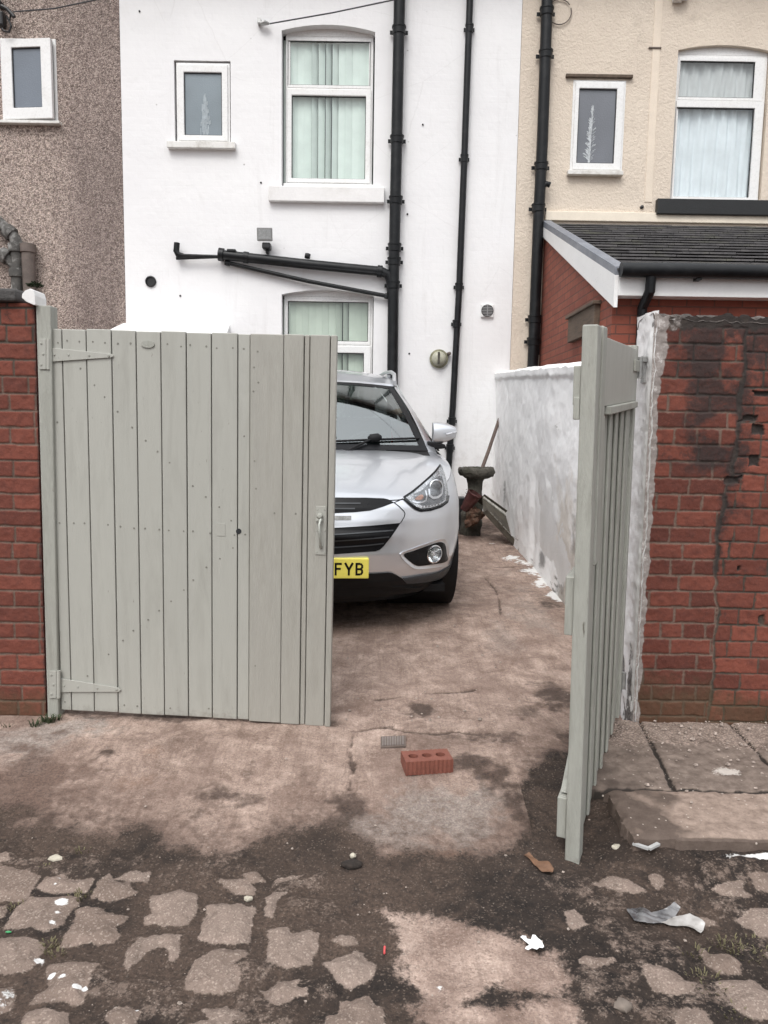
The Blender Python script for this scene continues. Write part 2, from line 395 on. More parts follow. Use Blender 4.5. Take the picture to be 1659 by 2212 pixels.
for sx, y0 in ((-1, 0), (1, .08)):               # the same setts carry on along the alley to both sides
    for r in range(9):
        for c in range(9):
            x, y = sx * (1.42 + .21 * c + .06 * math.sin(r * 3.1)), y0 + .9 + .185 * r
            if y > 2.35 or abs(x) < y * .52 or random.random() < .25: continue
            w, h = random.uniform(.05, .08), random.uniform(.045, .07)
            SETTS.append([(x + w * math.cos(t) * (1.15 if k % 2 else .9), y + h * math.sin(t) * (1.15 if k % 2 else .9)) for k, t in enumerate(np.linspace(.4, 6.68, 9)[:-1])])
BURIED = []                                      # setts still under a skin of soil, only partly showing
for cv, a, c, s_ in ((z5, 560, 310, .40), (z5, 720, 300, .42), (z5, 640, 450, .34), (z5, 800, 480, .34), (z5, 480, 1180, .42), (z5, 300, 900, .40), (z5, 330, 1130, .40), (z5, 760, 1000, .38), (z5, 560, 780, .40), (z4, 1100, 290, .42), (z4, 600, 930, .42), (z4, 700, 1000, .40), (z4, 1000, 1000, .38), (z4, 1080, 1130, .42), (z4, 560, 200, .38), (z4, 820, 160, .36), (z4, 1250, 200, .38), (z4, 1480, 170, .36), (z4, 300, 180, .38), (z4, 120, 170, .40),
                     (z6, 640, 440, .42), (z6, 620, 580, .40), (z6, 760, 690, .42), (z6, 960, 760, .40), (z6, 590, 960, .42), (z6, 700, 1090, .43), (z6, 800, 880, .40), (z6, 1130, 300, .42), (z6, 1080, 420, .40), (z6, 1400, 480, .40), (z6, 1240, 1040, .42), (z6, 940, 1130, .42), (z6, 420, 330, .38), (z6, 250, 300, .36), (z6, 1560, 740, .42), (z6, 1480, 230, .40), (z6, 1330, 230, .38)):
    p_ = on_ground(*cv(a, c)); w_, h_ = random.uniform(.06, .085), random.uniform(.05, .065); BURIED.append(([(p_.x - w_, p_.y - h_), (p_.x + w_, p_.y - h_), (p_.x + w_, p_.y + h_), (p_.x - w_, p_.y + h_)], s_ + .02))
PATCH = [gp(z6, (-840, 500), (-640, 500), (-330, 560), (0, 640), (180, 700), (280, 770), (350, 880), (330, 1000), (120, 1010), (-200, 1040), (-640, 1250), (-600, 1050), (-700, 880), (-740, 700)),
         gp(z6, (-650, 1080), (0, 1060), (300, 1060), (380, 1090), (480, 1217), (520, 1500), (-600, 1500))]
APRON_EDGE = gp(lambda a, b: (a, b), (-700, 1700), (-60, 1750), (100, 1775), (230, 1790), (330, 1800), (430, 1845), (500, 1850), (580, 1815), (700, 1775), (770, 1800), (830, 1845), (1000, 1850), (1110, 1835), (1150, 1790), (1125, 1700), (1180, 1640), (1300, 1620), (2300, 1600))
D0 = lambda a, b: (a, b)
BLOBS = {  # soft-edged patches on the apron and yard: (centre x, y, half-widths, strength) read off the crops
    'dark': [(z8, 190, 112, 75, 34, 1.), (z8, 760, 60, 95, 60, .9), (z8, 640, 130, 70, 40, .55), (z8, 800, 235, 60, 40, .7), (z8, 410, 335, 100, 52, .85), (z8, 520, 400, 70, 70, .8), (z8, 600, 520, 55, 110, .95),
             (z8, 690, 640, 90, 90, 1.), (z8, 770, 330, 80, 45, .8), (z8, 540, 230, 190, 26, .5), (z8, 640, 500, 80, 60, .5), (z8, 930, 420, 110, 130, .9), (z8, 920, 560, 80, 110, .9), (z8, 1100, 800, 300, 90, .8),
             (z7, 450, 305, 46, 28, .95), (z7, 960, 482, 170, 42, .7), (z7, 1460, 520, 100, 55, .75), (z7, 1400, 600, 70, 60, .7), (z7, 830, 570, 60, 50, .45), (z7, 100, 590, 260, 60, .7), (z7, 1380, 170, 60, 14, .6), (z7, 700, 150, 420, 16, .75),
             (z7, 1050, 380, 26, 60, .5), (z7, 1180, 600, 160, 30, .4), (z7, 300, 130, 60, 20, .5),
             (zC, 500, 1750, 420, 150, .35), (zC, 120, 1900, 420, 90, .30), (zC, 1560, 1820, 130, 26, .65), (zC, 900, 1330, 140, 30, .5), (D0, 1190, 1300, 60, 22, .4), (zC, 1140, 1290, 160, 60, .6), (zC, 1350, 1440, 120, 30, .35)],
    'brown': [(z7, 60, 520, 330, 150, 1.), (z7, 250, 470, 260, 110, .8), (z7, 820, 250, 200, 60, .5), (z7, 1300, 420, 120, 80, .5), (z8, 250, 250, 200, 60, .45), (z7, 120, 420, 330, 190, 1.), (z7, 330, 560, 220, 70, .7), (z7, 560, 250, 160, 80, .35), (z7, 900, 560, 300, 60, .35), (z7, 1240, 560, 120, 60, .45), (z8, 690, 300, 150, 100, .6), (z8, 560, 380, 150, 160, .45), (z8, 760, 180, 130, 60, .35),
              (zC, 1300, 1700, 200, 60, .25), (zC, 1000, 1330, 160, 60, .5), (zC, 1380, 1500, 120, 60, .4), (z8, 300, 130, 200, 60, .2)],
    'ash': [(z7, 120, 250, 240, 90, .9), (z7, 340, 190, 160, 50, .8), (z7, 60, 330, 130, 60, .5), (z8, 300, 560, 270, 150, .95), (z8, 80, 640, 180, 90, .7), (z8, 520, 470, 60, 60, .4), (z7, 1560, 620, 190, 60, .9), (zC, 1250, 1600, 80, 40, .3), (zC, 1400, 1850, 190, 200, .42), (zC, 1250, 2050, 160, 120, .36)],
    'rust': [(z8, 170, 745, 150, 30, .8), (z8, 320, 730, 120, 30, .6), (z8, 690, 775, 75, 30, .9), (z8, 640, 730, 30, 40, .7), (z7, 630, 290, 60, 30, .4), (z7, 560, 420, 120, 40, .25), (z4, 60, 700, 60, 40, .4)],
    'white': [(zC, 1300, 1505, 75, 16, .75), (zC, 1470, 1595, 90, 34, .75), (zC, 1560, 1680, 100, 36, .85), (zC, 1640, 1770, 100, 36, .8), (zC, 1390, 1540, 90, 26, .55), (zC, 1170, 1400, 40, 8, .4), (z4, 390, 450, 55, 28, .95), (z4, 360, 335, 22, 12, .85), (z4, 375, 520, 30, 14, .8), (z4, 340, 580, 36, 15, .85), (z4, 245, 805, 48, 26, .95), (z4, 335, 915, 26, 20, .9),
              (z4, 405, 935, 22, 12, .9), (z4, 495, 1005, 38, 20, .95), (z4, 550, 995, 18, 14, .8), (z4, 380, 290, 30, 14, .55), (z4, 30, 1080, 50, 90, .45), (z4, 885, 1140, 20, 12, .8), (z8, 1440, 690, 130, 10, .8), (z8, 1600, 735, 120, 13, 1.1), (z8, 265, 1285, 30, 20, .55)],
}
CRACKS = [gp(z8, (0, 190), (60, 185), (120, 205), (260, 214), (330, 205), (430, 216), (500, 213)), gp(z8, (0, 70), (90, 62), (230, 45), (340, 42), (420, 30)), gp(z7, (1490, 225), (1480, 300), (1492, 360), (1478, 450)),
          gp(zC, (1115, 1640), (1190, 1720), (1215, 1800), (1225, 1900)), gp(zC, (1100, 1400), (1200, 1395), (1300, 1390)), gp(z7, (1490, 205), (1560, 195), (1659, 180)), gp(zC, (950, 1540), (1150, 1570), (1400, 1560)), gp(z8, (640, 440), (720, 400), (800, 380))]
def blob_sum(key, X, Y, warp):
    out = np.zeros(X.shape)
    for conv, a, b, ra, rb, s in BLOBS[key]:
        c = on_ground(*conv(a, b)); ex = on_ground(*conv(a + ra, b)); t0 = on_ground(*conv(a, b - rb)); t1 = on_ground(*conv(a, b + rb))
        rx, ry = abs(ex.x - c.x), abs(t0.y - t1.y) / 2
        box = (np.abs(X - c.x) < rx * 2.2) & (np.abs(Y - c.y) < ry * 2.2)
        if not box.any(): continue
        d = np.hypot((X[box] - c.x) / rx, (Y[box] - c.y) / ry) + warp[box] * .55
        out[box] = np.maximum(out[box], s * (1 - sstep(.1, 1.5, d)) * 1.12)
    return out
def line_dist(pl, X, Y):
    d = np.full(X.shape, 9.)
    for (ax, ay), (bx, by) in zip(pl[:-1], pl[1:]):
        ex, ey = bx - ax, by - ay
        t = np.clip(((X - ax) * ex + (Y - ay) * ey) / (ex * ex + ey * ey), 0, 1)
        d = np.minimum(d, np.hypot(X - ax - t * ex, Y - ay - t * ey))
    return d
def spread(lo, hi, step, far_lo, far_hi, n=22):
    a = list(np.arange(lo, hi, step)); k = np.linspace(0, 1, n + 1)[1:] ** 1.8
    return np.array(sorted(list(lo - (lo - far_lo) * k) + a + list(hi + (far_hi - hi) * k)))
def ground_sheet(name, xs, ys, m):
    X, Y = np.meshgrid(xs, ys)
    warp = fbm(X, Y, 9, 5, 3); fine = fbm(X, Y, 34, 4, 5); big = fbm(X, Y, 2.3, 4, 8)
    Z = gz(X, Y) + .006 * big + .0022 * warp + .0012 * fine
    edge = np.interp(X, [p[0] for p in APRON_EDGE], [p[1] for p in APRON_EDGE])
    conc = sstep(-.11, .13, Y - edge + warp * .06 + fine * .012)
    for p in PATCH:
        d = sdist(p, X, Y) + warp * .03 + fine * .010
        conc = np.maximum(conc, .97 * sstep(-.075, .085, d))
    sett = np.zeros(X.shape); dome = np.zeros(X.shape)
    stone = np.zeros(X.shape)
    for ip, p in enumerate(SETTS):
        q = np.array(p); box = (X > q[:, 0].min() - .05) & (X < q[:, 0].max() + .05) & (Y > q[:, 1].min() - .05) & (Y < q[:, 1].max() + .05)
        if not box.any(): continue
        d = sdist(p, X[box], Y[box]) + .003 + warp[box] * .004 + fine[box] * .004
        stone[box] = np.where(d > -.02, (ip * .6180339) % 1, stone[box])
        sett[box] = np.maximum(sett[box], sstep(-.019, .017, d)); dome[box] = np.maximum(dome[box], sstep(-.014, .040, d))
    for p, s_ in BURIED:
        q = np.array(p); box = (X > q[:, 0].min() - .04) & (X < q[:, 0].max() + .04) & (Y > q[:, 1].min() - .04) & (Y < q[:, 1].max() + .04)
        if not box.any(): continue
        d = sdist(p, X[box], Y[box]) + warp[box] * .02 + fine[box] * .007
        sett[box] = np.maximum(sett[box], s_ * sstep(-.02, .025, d)); dome[box] = np.maximum(dome[box], .5 * sstep(-.012, .03, d))
    dark, brown, ash, rust, white = (blob_sum(k, X, Y, warp + .5 * fine) for k in ('dark', 'brown', 'ash', 'rust', 'white'))
    soil = (1 - sstep(-.05, .85, Y - edge + .10 * warp)) * (Y > edge - .2); brown = np.maximum(brown, .56 * soil + .10 * soil * big); dark = np.maximum(dark, .42 * (1 - sstep(-.05, .30, Y - edge)) * (Y > edge - .2))
    cr = np.zeros(X.shape)
    for p in CRACKS: cr = np.maximum(cr, 1 - sstep(.003, .014, line_dist(p, X, Y) + warp * .010 + fine * .004))
    # drifts of soil against the setts and at the foot of the ramp, hollows at the cracks
    Z = Z + .017 * dome - .010 * cr * conc + .008 * (1 - conc) * fbm(X, Y, 14, 4, 11) * (1 - dome) + .012 * dark * conc * (.6 + .5 * warp) * (Y < 3.4)
    mudtone = .5 + .5 * fbm(X, Y, 3.1, 4, 21)
    A = np.stack([np.clip(sett, 0, 1), np.clip(conc, 0, 1), np.clip(ash, 0, 1)], -1)
    B = np.stack([np.clip(np.maximum(dark, .8 * cr), 0, 1), np.clip(brown, 0, 1), np.clip(white, 0, 1)], -1)
    C = np.stack([np.clip(rust, 0, 1), np.clip(mudtone, 0, 1), stone], -1)
    return tag(grid_obj(name, np.stack([X, Y, Z], -1), m, {'mask_a': A, 'mask_b': B, 'mask_c': C}), kind='structure')

def ground_material():
    m, nt, bs = nodes_of('dirt_concrete_and_setts'); k = NT(nt)
    sett, conc, ash = k.attr('mask_a'); dark, brown, white = k.attr('mask_b'); rust, tone, big = k.attr('mask_c')
    n1, n2, n3 = k.noise(26, 8, .68), k.noise(95, 6, .7), k.noise(330, 3, .7)
    grain = k.voro(210, 'F1', 'Color'); gs = k.n('ShaderNodeSeparateColor'); k.l(grain, gs.inputs[0]); g = gs.outputs[0]
    def thr(f, amt=.5, w=.16):                    # ragged edge: mask pushed about by the noises
        v = k.math('ADD', f, k.math('MULTIPLY', k.math('SUBTRACT', n1, .5), amt)); v = k.math('ADD', v, k.math('MULTIPLY', k.math('SUBTRACT', n2, .5), amt * .6))
        return k.rng(v, .5 - w, .5 + w, 0, 1, True)
    mud = k.mix(k.rng(n1, .3, .7), (.011, .0085, .0078), (.042, .030, .0235))
    mud = k.mix(k.rng(tone, .38, .80), mud, k.mix(k.rng(n2, .3, .7), (.030, .021, .0165), (.104, .072, .055)))
    mud = k.mix(k.math('MULTIPLY', k.rng(k.noise(4.5, 9, .7, .7), .50, .66), .75), mud, k.mix(k.rng(n2, .36, .64), (.042, .029, .022), (.140, .097, .074)))
    mud = k.mix(k.math('MULTIPLY', k.rng(k.noise(9, 8, .7, .4), .56, .70), .85), mud, (.014, .0115, .0108))
    mud = k.mix(k.math('MULTIPLY', k.rng(g, .88, .99), .5), mud, (.20, .155, .125))
    n0 = k.noise(7, 9, .70, .6); nb = k.noise(2.6, 7, .66, .8)
    con = k.mix(k.rng(n0, .32, .68), (.205, .142, .113), (.70, .54, .45))
    con = k.mix(k.rng(n2, .36, .66), k.mix(.55, con, (.17, .112, .088)), con)
    con = k.mix(k.math('MULTIPLY', k.rng(g, .70, 1), .32), con, (.66, .54, .46))
    con = k.mix(k.math('MULTIPLY', k.rng(g, .20, .0), .42), con, (.10, .070, .057))
    con = k.mix(k.math('MULTIPLY', k.rng(nb, .46, .66), .66), con, k.mix(n1, (.125, .086, .070), (.26, .178, .145)))
    con = k.mix(k.math('MULTIPLY', k.rng(nb, .42, .28), .35), con, (.60, .48, .41))
    sm = k.noise(3.2, 9, .72, 1.3, vec=k.stretch(1.0, .55, 1)); con = k.mix(k.math('MULTIPLY', k.rng(sm, .50, .64), .60), con, k.mix(k.rng(n2, .35, .65), (.105, .068, .053), (.25, .168, .132)))
    pit = k.math('MULTIPLY', k.rng(k.voro(17, 'F1', 'Distance'), .16, .05), k.rng(n0, .46, .58)); con = k.mix(k.math('MULTIPLY', pit, .55), con, (.085, .058, .047))
    bru = k.noise(8, 4, .6, .2, vec=k.stretch(9, .6, 1)); con = k.mix(k.math('MULTIPLY', k.rng(bru, .50, .68), .30), con, (.14, .095, .075))
    pale = k.mix(k.rng(n2, .34, .66), (.19, .16, .142), (.46, .40, .355))
    pale = k.mix(k.math('MULTIPLY', k.rng(g, .65, 1), .4), pale, (.60, .54, .48)); pale = k.mix(k.math('MULTIPLY', k.rng(n1, .52, .68), .5), pale, (.27, .20, .165))
    c = k.mix(k.math('MULTIPLY', thr(ash, 1.1, .45), .9), con, pale)
    c = k.mix(k.math('MULTIPLY', thr(rust, 1.3, .45), .7), c, k.mix(n2, (.30, .15, .085), (.55, .33, .21)))
    c = k.mix(k.math('MULTIPLY', thr(brown, 1.3, .6), .88), c, k.mix(k.rng(n2, .35, .65), (.060, .038, .030), (.19, .125, .098)))
    c = k.mix(k.math('MULTIPLY', thr(dark, 1.6, .5), .90), c, k.mix(k.rng(n2, .35, .65), (.026, .018, .015), (.095, .064, .050)))
    c = k.mix(thr(conc, 1.15, .22), mud, c)
    st = k.mix(k.rng(n0, .3, .7), (.135, .098, .078), (.300, .225, .184))
    st = k.mix(k.rng(big, 0, 1), k.mix(.35, st, (.14, .105, .085)), k.mix(.30, st, (.34, .275, .235)))
    st = k.mix(k.rng(n2, .52, .72), st, k.mix(.6, st, (.13, .098, .08))); st = k.mix(k.math('MULTIPLY', k.rng(g, .75, 1), .4), st, (.55, .46, .39))
    st = k.mix(k.math('MULTIPLY', k.rng(n1, .56, .72), .75), st, (.10, .072, .058))
    c = k.mix(thr(sett, 1.2, .14), c, st)
    c = k.mix(thr(white, 1.5, .12), c, (.74, .73, .71))
    fl = k.math('MULTIPLY', k.rng(k.math('ADD', k.voro(44), k.math('MULTIPLY', n2, .10)), .115, .08), k.rng(k.noise(3.5, 5), .58, .68))     # scattered flecks of white paint and grit
    c = k.mix(fl, c, (.55, .51, .46))
    k.l(c, bs.inputs['Base Color'])
    k.l(k.rng(n2, .3, .7, .72, .95), bs.inputs['Roughness']); bs.inputs['Specular IOR Level'].default_value = .3
    b1 = k.bump(n1, .6, .016, bs); b2 = k.bump(n2, .7, .007, bs, b1); k.bump(g, .45, .003, bs, b2)
    return m
GM = ground_material()
alley = ground_sheet('alley_ground', spread(-1.55, 1.75, .0075, -6, 6), np.concatenate([np.arange(.4, 1.55, .03), np.arange(1.55, 2.9, .006), np.arange(2.9, 3.625, .008)]), GM)
yy = [3.6177]
while yy[-1] < 9.34: yy.append(yy[-1] + .0075 + .0026 * (yy[-1] - 3.6))
yard = ground_sheet('yard_ground', spread(-1.3, 1.55, .011, -4.2, 3.2, 14), np.array(yy), GM)
b = MB(); b.grid([[(-120, -120, -.06), (120, -120, -.06)], [(-120, 120, -.06), (120, 120, -.06)]])
far = tag(b.build('far_ground', mat('plain_earth', (.12, .09, .075), .95, var=.2)), kind='structure')

# raised pavement of worn slabs in front of the right-hand wall
def pavement():
    zt = .085
    q = lambda a, b: (lambda p: (p.x, p.y))((lambda d: EYE + d * ((zt - CAMZ) / d.z))(ray(*zV(a, b))))
    p_fl, p_ml, p_fr = q(715, 1885), q(525, 1560), q(1630, 1885)
    yf = p_fr[1]; ym = q(1100, 1565)[1]; j1 = [q(870, 1340), q(990, 1552)]; j2 = [q(1370, 1140), q(1600, 1385)]
    x0f, x0m = p_fl[0], p_ml[0]
    xs = np.concatenate([np.arange(x0f - .35, 2.1, .008), np.linspace(2.11, 6, 40)]); ys = np.arange(yf - .02, YW + .02, .007)
    X, Y = np.meshgrid(xs, ys)
    warp, fine = fbm(X, Y, 9, 5, 43), fbm(X, Y, 40, 4, 45)
    xl = np.interp(Y, [yf, ym - .02, ym + .02, YW], [x0f, x0m, x0m - .10, x0m + .02])     # ragged left-hand end
    d_edge = np.minimum(X - xl + warp * .010 + fine * .004, Y - yf + .004 * fbm(X, X * 0, 4, 2, 49))
    ext = lambda j: [(j[0][0] + (j[0][0] - j[1][0]) * 1.5, j[0][1] + (j[0][1] - j[1][1]) * 1.5), j[1]]
    dj = np.abs(Y - ym - .01 * warp)
    up = [line_dist([(a, ym), (a + .12, YW)], X, Y) for a in np.arange(j2[1][0] + .45, 6, .62)] + [line_dist(ext(j1), X, Y), line_dist([j2[0], (j2[1][0], ym)], X, Y)]
    lowj = [line_dist([(a, yf), (a, ym)], X, Y) for a in np.arange(x0f + .95, 6, .9)]
    for e in up + lowj: dj = np.minimum(dj, e + warp * .006)
    top = zt + .035 * np.clip((Y - yf) / (YW - yf), 0, 1) + .004 * warp + .0015 * fine + .004 * fbm(X, Y, 2.5, 3, 47)
    top = top - .012 * (1 - sstep(.003, .016, dj)) - .012 * (1 - sstep(0, .035, d_edge))
    Z = np.where(d_edge > 0, top, gz(X, Y) - .03)
    joint = 1 - sstep(.004, .016, dj + fine * .004); grit = np.clip(sstep(.45, .1, (YW - Y) + .35 * np.clip(X - 1.7, 0, 1)) + .3 * warp, 0, 1)
    lowslab = sstep(ym + .01, ym - .01, Y)
    mudl = np.clip(np.maximum(1 - sstep(0., .42, X - xl) + .5 * warp, 1.5 * (1 - sstep(.008, .020, Y - yf))), 0, 1)
    A = np.stack([joint, grit, lowslab], -1); B = np.stack([mudl, np.clip(.5 + .5 * warp, 0, 1), np.clip(sstep(.16, .02, np.hypot(X - q(1370, 1460)[0], (Y - q(1370, 1460)[1]) * 1.6) + .06 * warp), 0, 1)], -1)
    m, nt, bs = nodes_of('worn_stone_slabs'); k = NT(nt)
    jo, gr, lo = k.attr('mask_a'); ml, wp, wh = k.attr('mask_b')
    n1, n2, g = k.noise(22, 8, .68), k.noise(110, 5, .7), k.voro(90, 'F1', 'Distance')
    c = k.mix(k.rng(n1, .3, .7), (.10, .075, .062), (.27, .215, .18))
    c = k.mix(lo, c, k.mix(k.rng(n1, .3, .7), (.19, .14, .112), (.40, .31, .255)))
    c = k.mix(k.rng(n2, .55, .75, 0, .5), c, (.07, .052, .043))
    c = k.mix(k.math('MULTIPLY', k.rng(k.math('ADD', ml, k.math('MULTIPLY', k.math('SUBTRACT', n1, .5), .9)), .45, .8), .75), c, (.055, .04, .033))
    c = k.mix(k.rng(jo, .3, .8), c, (.03, .024, .02))
    f = k.math('MULTIPLY', k.rng(k.math('ADD', gr, k.math('MULTIPLY', k.math('SUBTRACT', n1, .5), 1.2)), .45, .7), k.rng(n2, .48, .6))
    c = k.mix(f, c, k.mix(n1, (.25, .18, .145), (.52, .42, .36)))
    c = k.mix(k.math('MULTIPLY', k.rng(k.voro(30), .13, .09), k.rng(k.noise(6, 3), .45, .6)), c, (.55, .48, .42))
    c = k.mix(k.math('MULTIPLY', k.rng(k.math('ADD', wh, k.math('MULTIPLY', k.math('SUBTRACT', n2, .5), 1.4)), .6, .75), .8), c, (.6, .55, .5))
    k.l(c, bs.inputs['Base Color']); bs.inputs['Roughness'].default_value = .88; bs.inputs['Specular IOR Level'].default_value = .3
    b1 = k.bump(n1, .5, .01, bs); k.bump(n2, .5, .004, bs, b1)
    o = grid_obj('pavement', np.stack([X, Y, Z], -1), m, {'mask_a': A, 'mask_b': B})
    o.data.set_sharp_from_angle(angle=R(55)); return tag(o, kind='structure')
pavement()
# ------------------------------------------------------------------ the houses
def F(p): return on_y(p[0], p[1], YH)
def frect(conv, x0, y0, x1, y1):                  # crop rectangle -> house-front rectangle (x0, x1, z0, z1)
    a, b_, c, d = F(conv(x0, y0)), F(conv(x1, y0)), F(conv(x0, y1)), F(conv(x1, y1))
    return [(a.x + c.x) / 2, (b_.x + d.x) / 2, (c.z + d.z) / 2, (a.z + b_.z) / 2]
XL = np.mean([F((258, 0)).x, F((272, 700)).x]); XR = np.mean([F((1130, 0)).x, F((1100, 790)).x])
ZT = 7.1                                          # eaves
def arch(r, rise, n=10):                          # opening outline with a segmental head
    x0, x1, z0, z1 = r
    return [(x0, z0), (x1, z0)] + [(x1 + (x0 - x1) * t, z1 - rise + rise * (1 - (2 * t - 1) ** 2)) for t in np.linspace(0, 1, n)]
def house_front(root, name, x0, x1, holes, m, depth=.14, z0=-.2, sides=True):
    """front wall with real openings and reveals, and the plain sides, back and gables of the block"""
    outer = [(x0, z0), (x1, z0), (x1, ZT), (x0, ZT)]
    polys = [outer] + [h[::-1] for h in holes]
    flat = [p for q in polys for p in q]
    tri = tessellate_polygon([[Vector((x, z, 0)) for x, z in q] for q in polys])
    b = MB(); b.add([(x, YH, z) for x, z in flat], [tuple(t) for t in tri])
    for h in holes:
        n = len(h); b.add([(x, YH, z) for x, z in h] + [(x, YH + depth, z) for x, z in h], [(i, (i + 1) % n, n + (i + 1) % n, n + i) for i in range(n)])
    yb = YH + 6.5; ym = (YH + yb) / 2; zr = ZT + 2.1
    b.add([(x0, YH, z0), (x0, YH, ZT), (x0, ym, zr), (x0, yb, ZT), (x0, yb, z0), (x1, YH, z0), (x1, YH, ZT), (x1, ym, zr), (x1, yb, ZT), (x1, yb, z0)],
          [(0, 1, 2, 3, 4), (9, 8, 7, 6, 5), (4, 3, 8, 9)])
    w = b.build('wall', m, root)
    bi = MB(); bi.box(x0 + .12, x1 - .12, YH + depth + .5, YH + depth + .52, z0, ZT - .1); bi.build('room_backdrop', MT['void'], root)  # near-black backdrop: the unlit room's darkness is put into its colour
    rf = MB()
    for a, c in (((YH - .32, ZT - .18), (ym, zr + .06)), ((yb + .3, ZT - .18), (ym, zr + .06))):
        rf.hexa([(x0, a[0], a[1]), (x1, a[0], a[1]), (x1, c[0], c[1]), (x0, c[0], c[1]), (x0, a[0], a[1] + .1), (x1, a[0], a[1] + .1), (x1, c[0], c[1] + .1), (x0, c[0], c[1] + .1)])
    rf.build('roof', MT['slate'], root)
    g = MB(); g.tube([(x0 + .02, YH - .36, ZT - .2), (x1 - .02, YH - .36, ZT - .2)], .06, 10); g.build('gutter', MT['black'], root)
    return w
def slate_mat():
    m, nt, bs = nodes_of('slate_courses'); k = NT(nt)
    n = k.noise(9, 6, .6); br = k.n('ShaderNodeTexBrick'); 
    br.inputs['Scale'].default_value = 1; br.inputs['Brick Width'].default_value = .3; br.inputs['Row Height'].default_value = .1; br.inputs['Mortar Size'].default_value = .004
    br.inputs['Color1'].default_value = (.8, .8, .8, 1); br.inputs['Color2'].default_value = (.45, .45, .45, 1); br.inputs['Mortar'].default_value = (.1, .1, .1, 1)
    k.l(k.P(), br.inputs['Vector'])
    c = k.mix(k.rng(n, .3, .7), (.060, .057, .060), (.135, .126, .125))
    c = k.mix(.45, c, br.outputs[0], 'MULTIPLY')
    c = k.mix(k.math('MULTIPLY', k.rng(k.noise(4, 6), .52, .7), .6), c, (.12, .12, .085))
    k.l(c, bs.inputs['Base Color']); bs.inputs['Roughness'].default_value = .62; k.bump(n, .4, .01, bs); return m
MT['slate'] = slate_mat()
def pebbledash_mat():
    m, nt, bs = nodes_of('pebbledash'); k = NT(nt)
    v = k.voro(104, 'F1', 'Color'); s = k.n('ShaderNodeSeparateColor'); k.l(v, s.inputs[0]); d = k.voro(104, 'F1', 'Distance')
    v2 = k.voro(40, 'F1', 'Color'); s2 = k.n('ShaderNodeSeparateColor'); k.l(v2, s2.inputs[0])
    c = k.mix(k.rng(s.outputs[0], .0, 1), (.125, .096, .082), (.84, .70, .615))
    c = k.mix(k.rng(s.outputs[1], .62, 1, 0, .5), c, (.50, .375, .325))
    c = k.mix(k.rng(s2.outputs[0], .6, 1, 0, .5), c, (.10, .072, .064))
    c = k.mix(k.rng(d, .45, .9, 0, .5), c, (.12, .088, .078))
    st = k.noise(1.0, 6, .6, .3, vec=k.stretch(1.1, 1, .35))
    c = k.mix(k.math('MULTIPLY', k.rng(st, .48, .70), .50), c, (.11, .088, .083))
    sx = k.n('ShaderNodeSeparateXYZ'); k.l(k.P(), sx.inputs[0])                  # old damp run-off down the party line
    run = k.math('MULTIPLY', k.rng(k.math('ADD', sx.outputs[0], k.math('MULTIPLY', k.math('SUBTRACT', st, .5), 1.1)), XL - 1.0, XL - .45), .30)
    c = k.mix(run, c, (.13, .10, .10))
    k.l(c, bs.inputs['Base Color']); bs.inputs['Roughness'].default_value = .95; bs.inputs['Specular IOR Level'].default_value = .2
    k.bump(k.math('SUBTRACT', 1, d), .9, .012, bs); return m
def whitewall_mat():
    m, nt, bs = nodes_of('white_painted_render'); k = NT(nt)
    n = k.noise(.9, 6, .6); n2 = k.noise(14, 6, .65)
    c = k.mix(k.rng(n, .3, .7), (.775, .770, .775), (.815, .812, .81))
    c = k.mix(k.math('MULTIPLY', k.rng(k.noise(3.2, 8, .7, .5), .58, .75), .16), c, (.50, .47, .44))
    sp = k.math('MULTIPLY', k.rng(k.voro(4.1), .05, .03), k.rng(k.noise(1.3, 2), .5, .6)); c = k.mix(k.math('MULTIPLY', sp, .6), c, (.2, .18, .16))
    sx = k.n('ShaderNodeSeparateXYZ'); k.l(k.P(), sx.inputs[0])
    stv = k.noise(2.2, 8, .7, .3, vec=k.stretch(3.2, 1, .35)); c = k.mix(k.math('MULTIPLY', k.rng(stv, .56, .74), .20), c, (.46, .44, .42))
    ck = k.math('MULTIPLY', k.rng(k.voro(.9, 'DISTANCE_TO_EDGE', vec=k.mix(.06, k.P(), k.noise(3, 5, out=1))), .0045, .001), k.rng(k.noise(.7, 2), .52, .56)); c = k.mix(k.math('MULTIPLY', ck, .10), c, (.35, .33, .31))
    low = k.math('MULTIPLY', k.rng(sx.outputs[2], 1.9, .5), k.rng(k.noise(7, 8, .7, .3), .50, .66)); c = k.mix(k.math('MULTIPLY', low, .38), c, (.36, .32, .28))
    k.l(c, bs.inputs['Base Color']); bs.inputs['Roughness'].default_value = .6; bs.inputs['Specular IOR Level'].default_value = .3
    br = k.n('ShaderNodeTexBrick'); br.inputs['Scale'].default_value = 1; br.inputs['Brick Width'].default_value = .225; br.inputs['Row Height'].default_value = .075; br.inputs['Mortar Size'].default_value = .012; br.inputs['Mortar Smooth'].default_value = 1
    sw = k.n('ShaderNodeCombineXYZ'); k.l(sx.outputs[0], sw.inputs[0]); k.l(sx.outputs[2], sw.inputs[1]); k.l(sw.outputs[0], br.inputs['Vector'])
    b1 = k.bump(br.outputs['Fac'], .045, -.006, bs); b2 = k.bump(n2, .3, .012, bs, b1); k.bump(k.noise(2.5, 3), .35, .03, bs, b2); return m
